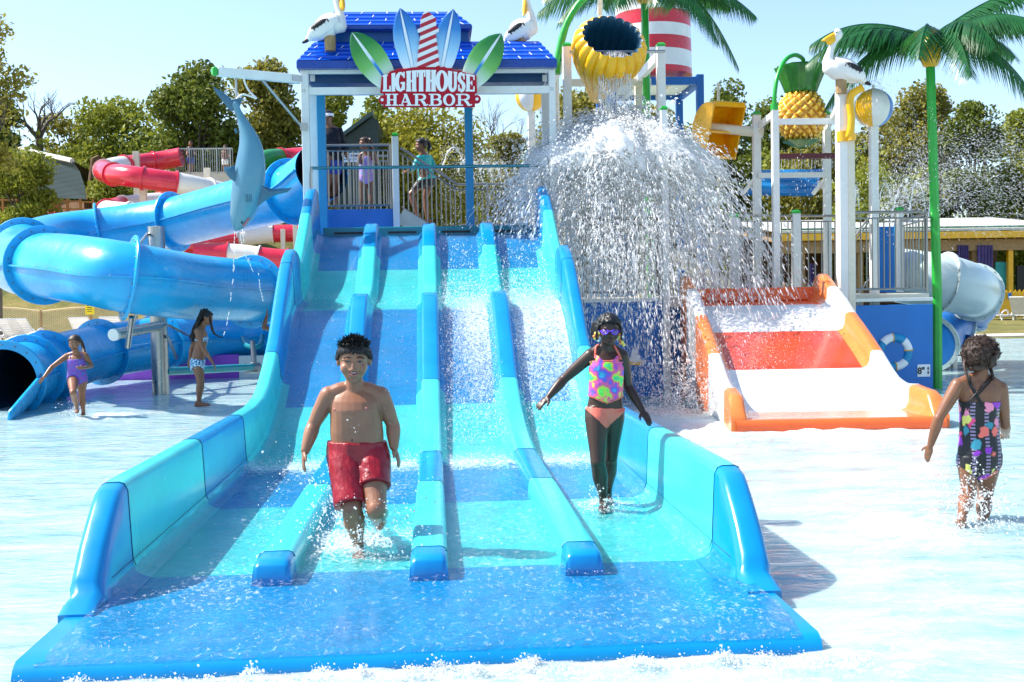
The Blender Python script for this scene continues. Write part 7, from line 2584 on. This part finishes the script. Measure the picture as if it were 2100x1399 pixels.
# connected strands and ribbons flung out through the burst
m = MB()
for k in range(1500):
    a = RNG.uniform(0, 2 * np.pi); sh = float(np.clip(RNG.normal(2.6, .7), .2, 3.7)); vu = RNG.uniform(.1, 1.1)
    t0 = RNG.uniform(.12, .74); dt = RNG.uniform(.03, .075)
    q = []
    for j in range(6):
        ta = t0 + dt * j / 5
        q.append(O_ + V((math.cos(a) * sh * ta + RNG.normal(0, .012), math.sin(a) * sh * ta + RNG.normal(0, .012), vu * ta - .5 * g_ * ta * ta)))
    r = RNG.uniform(.004, .011)
    if q[-1].z > dz or q[-1].y < 15.3 * K: m.tube(q, [r * .2, r, r * RNG.uniform(.6, 1.3), r * RNG.uniform(.5, 1.2), r * .7, r * .15], 5, cap=False)
o = m.build('water_strands', m_spray, smooth=80, recalc=False); o['kind'] = 'stuff'; o['label'] = 'connected strands of water falling through the bucket splash'
# pouring strands
m = MB()
rnd = random.Random(8)
dr_p, dr_v, dr_s = [], [], []
lipY = 15.75
for k in range(34):
    x = 1226 + 66 * (k + rnd.random()) / 34
    y0 = 106 - 8 * abs((x - 1259) / 34) ** 2 * -1
    q = []
    for j in range(16):
        f = j / 15
        q.append(P(x + rnd.uniform(-1.2, 1.2) + (x - 1259) * .08 * f, y0 + (150 + rnd.uniform(-8, 8)) * f, lipY) + V((0, rnd.uniform(-.03, .03) - .25 * f, 0)))
    i = 0
    while i < 14:
        j = min(15, i + rnd.randint(2, 6))
        if j - i >= 2: m.tube(q[i:j + 1], [.002] + [rnd.uniform(.004, .011) for _ in range(j - i - 1)] + [.002], 5)
        i = j + (1 if rnd.random() < .35 else 0)
    for j in range(60):
        f = rnd.random()
        dr_p.append(A3(P(x + rnd.uniform(-3, 3), y0 + 150 * f, lipY) + V((0, rnd.uniform(-.1, .1) - .25 * f, 0)))); dr_v.append((0, 0, -2 - 2 * f)); dr_s.append(rnd.uniform(.003, .008))
o = m.build('water_pour', m_spray, smooth=80); o['kind'] = 'stuff'; o['label'] = 'strands of water pouring from the yellow bucket'
droplets('water_drops', 'drops among the pouring strands', dr_p, dr_v, dr_s)
# curtain of drops falling in front of the blue panel
n = 5200
px_ = np.clip(RNG.normal(1330, 95, n), 1130, 1560); py_ = RNG.uniform(430, 850, n)
Yd = RNG.uniform(13.6, 15.1, n)
pp = np.array([A3(P(a, b, c)) for a, b, c in zip(px_, py_, Yd)])
droplets('water_drops', 'falling drops in front of the blue panel', pp, np.stack([RNG.normal(0, .3, n), RNG.normal(0, .3, n), -4 - RNG.uniform(0, 2, n)], 1), .0022 + .0045 * RNG.uniform(0, 1, n) ** 2, 1.6)


def on_slide(n, x0, x1, Y0, Y1, hgt, s0, s1, cx=None):
    x = RNG.uniform(x0, x1, n) if cx is None else np.clip(RNG.normal(cx, (x1 - x0) / 4, n), x0, x1)
    Y = np.clip(RNG.normal((Y0 + Y1) / 2, (Y1 - Y0) / 4, n), Y0, Y1)
    z = np.interp(Y, _py, _pz) + RNG.exponential(hgt, n) + .02
    return np.stack([x, Y * K, z], 1), s0 + (s1 - s0) * RNG.uniform(0, 1, n) ** 3


p1, s1 = on_slide(7500, .05, .72, 9.8, 13.6, .05, .0022, .008)
p2, s2 = on_slide(7500, .88, 1.52, 9.8, 13.8, .06, .0022, .008)
p3, s3 = on_slide(1500, XL + .05, .7, 9.6, 14.8, .02, .002, .005)
p4, s4 = on_slide(2600, .1, 1.5, 12.2, 14.4, .16, .003, .010)
p5, s5 = on_slide(2000, XL + .1, XR - .1, 8.6, 9.5, .03, .002, .006)
pa = np.concatenate([p1, p2, p3, p4, p5]); sa = np.concatenate([s1, s2, s3, s4, s5])
droplets('water_spray', 'white spray skipping down the slide lanes', pa, np.stack([RNG.normal(0, .5, len(pa)), -2 - RNG.uniform(0, 1.5, len(pa)), -1 + RNG.normal(0, 1, len(pa))], 1), sa, 1.1)
# water crashing down beside the orange slide
q = G(1400, 852, 0); q.z = .03
pos, v, tau = ballistic(q, 9000, lambda n: RNG.uniform(0, 2 * np.pi, n), lambda n: RNG.uniform(.1, 2.0, n), lambda n: RNG.uniform(.6, 2.6, n), .5, .8, 14, .2, .30)
ok = pos[:, 2] > .01
droplets('water_splash', 'white splash at the foot of the blue panel beside the orange slide', pos[ok], v[ok], .003 + .009 * RNG.uniform(0, 1, ok.sum()) ** 3, .8)
n = 3000
ss_ = RNG.uniform(.1, .75, n); uu = np.clip(RNG.normal(-.55, .4, n), -.95, .9)
pp = np.array([A3(RP(a, b, rz(a) + c)) for a, b, c in zip(ss_, uu, RNG.exponential(.07, n) + .02)])
droplets('water_spray', 'fine spray over the orange slide', pp, np.stack([RNG.normal(0, .4, n), -RNG.uniform(0, 1.5, n), RNG.normal(-1.5, 1, n)], 1), .002 + .004 * RNG.uniform(0, 1, n) ** 2, 1.2)
# running feet
def foot(label, px, py, z, n, hs, us, tm, osd=.07, s=.0075, bias=None):
    q = G(px, py, z)
    pos, v, tau = ballistic(q, n, (lambda k: RNG.uniform(0, 2 * np.pi, k)) if bias is None else (lambda k: RNG.normal(bias, 1.1, k)), lambda k: RNG.uniform(.1, hs, k), lambda k: RNG.uniform(.3, us, k), tm, .9, 9, .12, osd)
    ok = pos[:, 2] > z - .01
    droplets('water_splash', label, pos[ok], v[ok], .0018 + s * RNG.uniform(0, 1, ok.sum()) ** 3.5, .7)


foot('splash round the boy at the foot of his leg', 735, 1132, .11, 3000, 1.5, 2.4, .42)
foot('splash thrown up before the running boy', 700, 1085, .11, 1500, .9, 3.0, .45, .12)
foot('drops in front of the red trunks', 745, 1120, .11, 600, .5, 4.2, .5, .08, .006)
foot('splash round the goggled girl at her front foot', 1240, 1050, .11, 900, 1.0, 1.6, .3, .05, .006)
foot('splash round the legs of the girl walking away', 2000, 1085, .02, 2600, 1.3, 2.2, .42, .10)
foot('splash behind the girl walking away', 1985, 1065, .02, 1300, .9, 2.6, .42, .09)
foot('splash round the small running girl', 160, 850, .02, 700, 1.0, 1.5, .3, .08)
foot('splash round the bikini girl', 408, 830, .02, 500, 1.0, 1.2, .25, .12)
# foam rolling off the front lip
n = 24000
x = RNG.uniform(-1.75, 1.9, n); x = np.where(RNG.uniform(0, 1, n) < .55, RNG.uniform(-.35, 1.8, n), x)
edge = 4.32 - .03 * np.abs(np.sin(x * 5.1 + 1.3 * np.sin(x * 2.3)))
y = (edge - RNG.exponential(.055, n)) * K
lump = np.array([max(0, mnoise.noise(V((a * 7, b * 7, 1)))) for a, b in zip(x, y)])
z = .004 + lump * .075 + RNG.exponential(.008, n)
keep = RNG.uniform(0, 1, n) < (.25 + 2.2 * lump)
droplets('lip_foam', 'white foam rolling off the front lip of the slide', np.stack([x, y, z], 1)[keep], RNG.normal(size=(n, 3))[keep] * .3, (.0016 + .005 * RNG.uniform(0, 1, n) ** 3)[keep], .3)
n = 1000  # tiny white drops stand in for glints on the run-out water
x = RNG.uniform(-1.5, 1.5, n); Yq = RNG.uniform(4.42, 5.6, n)
lump = np.array([mnoise.noise(V((a * 2.2, b * 6, 4))) for a, b in zip(x, Yq)])
keep = lump > .12
droplets('sparkle_drops', 'small white drops standing in for sparkles on the slide run-out', np.stack([x, Yq * K, .075 + .034 + RNG.uniform(0, .012, n)], 1)[keep], np.zeros((n, 3))[keep] + (0, 0, .1), (.0015 + .0025 * RNG.uniform(0, 1, n) ** 2)[keep], 0)
# spray at the far right and round the beach ball
q = P(1800, 455, 19.5)
pos, v, tau = ballistic(q, 15000, lambda n: RNG.normal(.15, .35, n), lambda n: RNG.uniform(1.5, 7.5, n), lambda n: RNG.uniform(2.5, 6.2, n), .95, .75, 7, .25, .12)
ok = pos[:, 2] > 2.6
droplets('water_spray', 'fine spray fanning out to the right behind the green trunk', pos[ok], v[ok], .0016 + .003 * RNG.uniform(0, 1, ok.sum()) ** 2, 4.0)
q = P(1784, 172, 16.0)
pos, v, tau = ballistic(q, 3600, lambda n: RNG.uniform(0, 2 * np.pi, n), lambda n: RNG.uniform(.6, 2.6, n), lambda n: RNG.uniform(-.2, 1.2, n), .75, .8, 6, .08, .03)
droplets('water_spray', 'water umbrella falling from the top of the beach ball', pos, v, .0025 + .004 * RNG.uniform(0, 1, len(pos)) ** 2, 1.4)


def jets(label, specs, Y, r=.012):
    m = MB(); dp, dv, dsz = [], [], []
    for (x0, y0, x1, y1, hgt) in specs:
        a, b = P(x0, y0, Y), P(x1, y1, Y)
        q = []
        for j in range(15):
            f = j / 14
            p = a.lerp(b, f) + V((rnd.uniform(-.008, .008), rnd.uniform(-.02, .02), 4 * f * (1 - f) * hgt))
            q.append(p)
            for _ in range(12):
                dp.append(A3(p + V((rnd.gauss(0, .035), rnd.gauss(0, .035), rnd.gauss(0, .05))))); dv.append((0, 0, -2)); dsz.append(rnd.uniform(.003, .007))
        m.tube(q, [r * rnd.uniform(.5, 1.2) * (1 - .5 * i / 14) for i in range(15)], 5)
    o = m.build('water_jets', m_spray, smooth=80); o['kind'] = 'stuff'; o['label'] = label
    droplets('water_drops', label + ', loose drops', dp, dv, dsz)


jets('arching jets behind the deck railing at the right', [(1800, 440, 1832, 440, .62), (1830, 445, 1870, 440, .60), (1862, 445, 1900, 440, .66), (1905, 445, 1925, 430, .6), (1752, 445, 1762, 445, .62)], 20)
jets('arching jets behind the sign tower', [(905, 350, 955, 345, .42), (940, 352, 975, 380, .35), (962, 350, 992, 382, .30), (985, 350, 1012, 382, .28), (1005, 352, 1030, 384, .26), (1022, 352, 1048, 384, .26)], 19.5)
n = 3600
pp = np.array([A3(P(a, b, c)) for a, b, c in zip(RNG.uniform(900, 1120, n), np.clip(RNG.normal(350, 55, n), 250, 460), RNG.uniform(17.8, 20, n))])
droplets('water_spray', 'thin mist of drops right of the tower', pp, np.stack([RNG.normal(.6, .5, n), RNG.normal(0, .3, n), RNG.normal(-2, 1, n)], 1), .002 + .004 * RNG.uniform(0, 1, n) ** 2, 1.3)
m = MB()
for k in range(17):
    x = 1603 + 110 * k / 16
    m.tube([P(x + rnd.uniform(-1, 1), 327 + (12 + rnd.random() * 14) * j / 4, 16.2) for j in range(5)], [.005, .004, .003, .005, .002], 5)
for (x0, y0, x1, y1) in ((481, 476, 478, 560), (486, 476, 474, 600), (497, 470, 520, 560), (492, 474, 510, 540), (474, 600, 458, 690), (530, 560, 540, 620)):
    qs = [P(x0 + (x1 - x0) * (j / 9) ** 1.6 + rnd.uniform(-.6, .6), y0 + (y1 - y0) * j / 9, 14.2) for j in range(10)]
    for j in range(0, 9, 1):
        if rnd.random() < .75: m.tube([qs[j], qs[j].lerp(qs[j + 1], .8)], [.006, .003], 5)
for k in range(9):
    x = 1640 + rnd.uniform(-3, 8)
o = m.build('water_drips', m_spray, smooth=80); o['kind'] = 'stuff'; o['label'] = 'thin drips below the maroon beam and the shark'
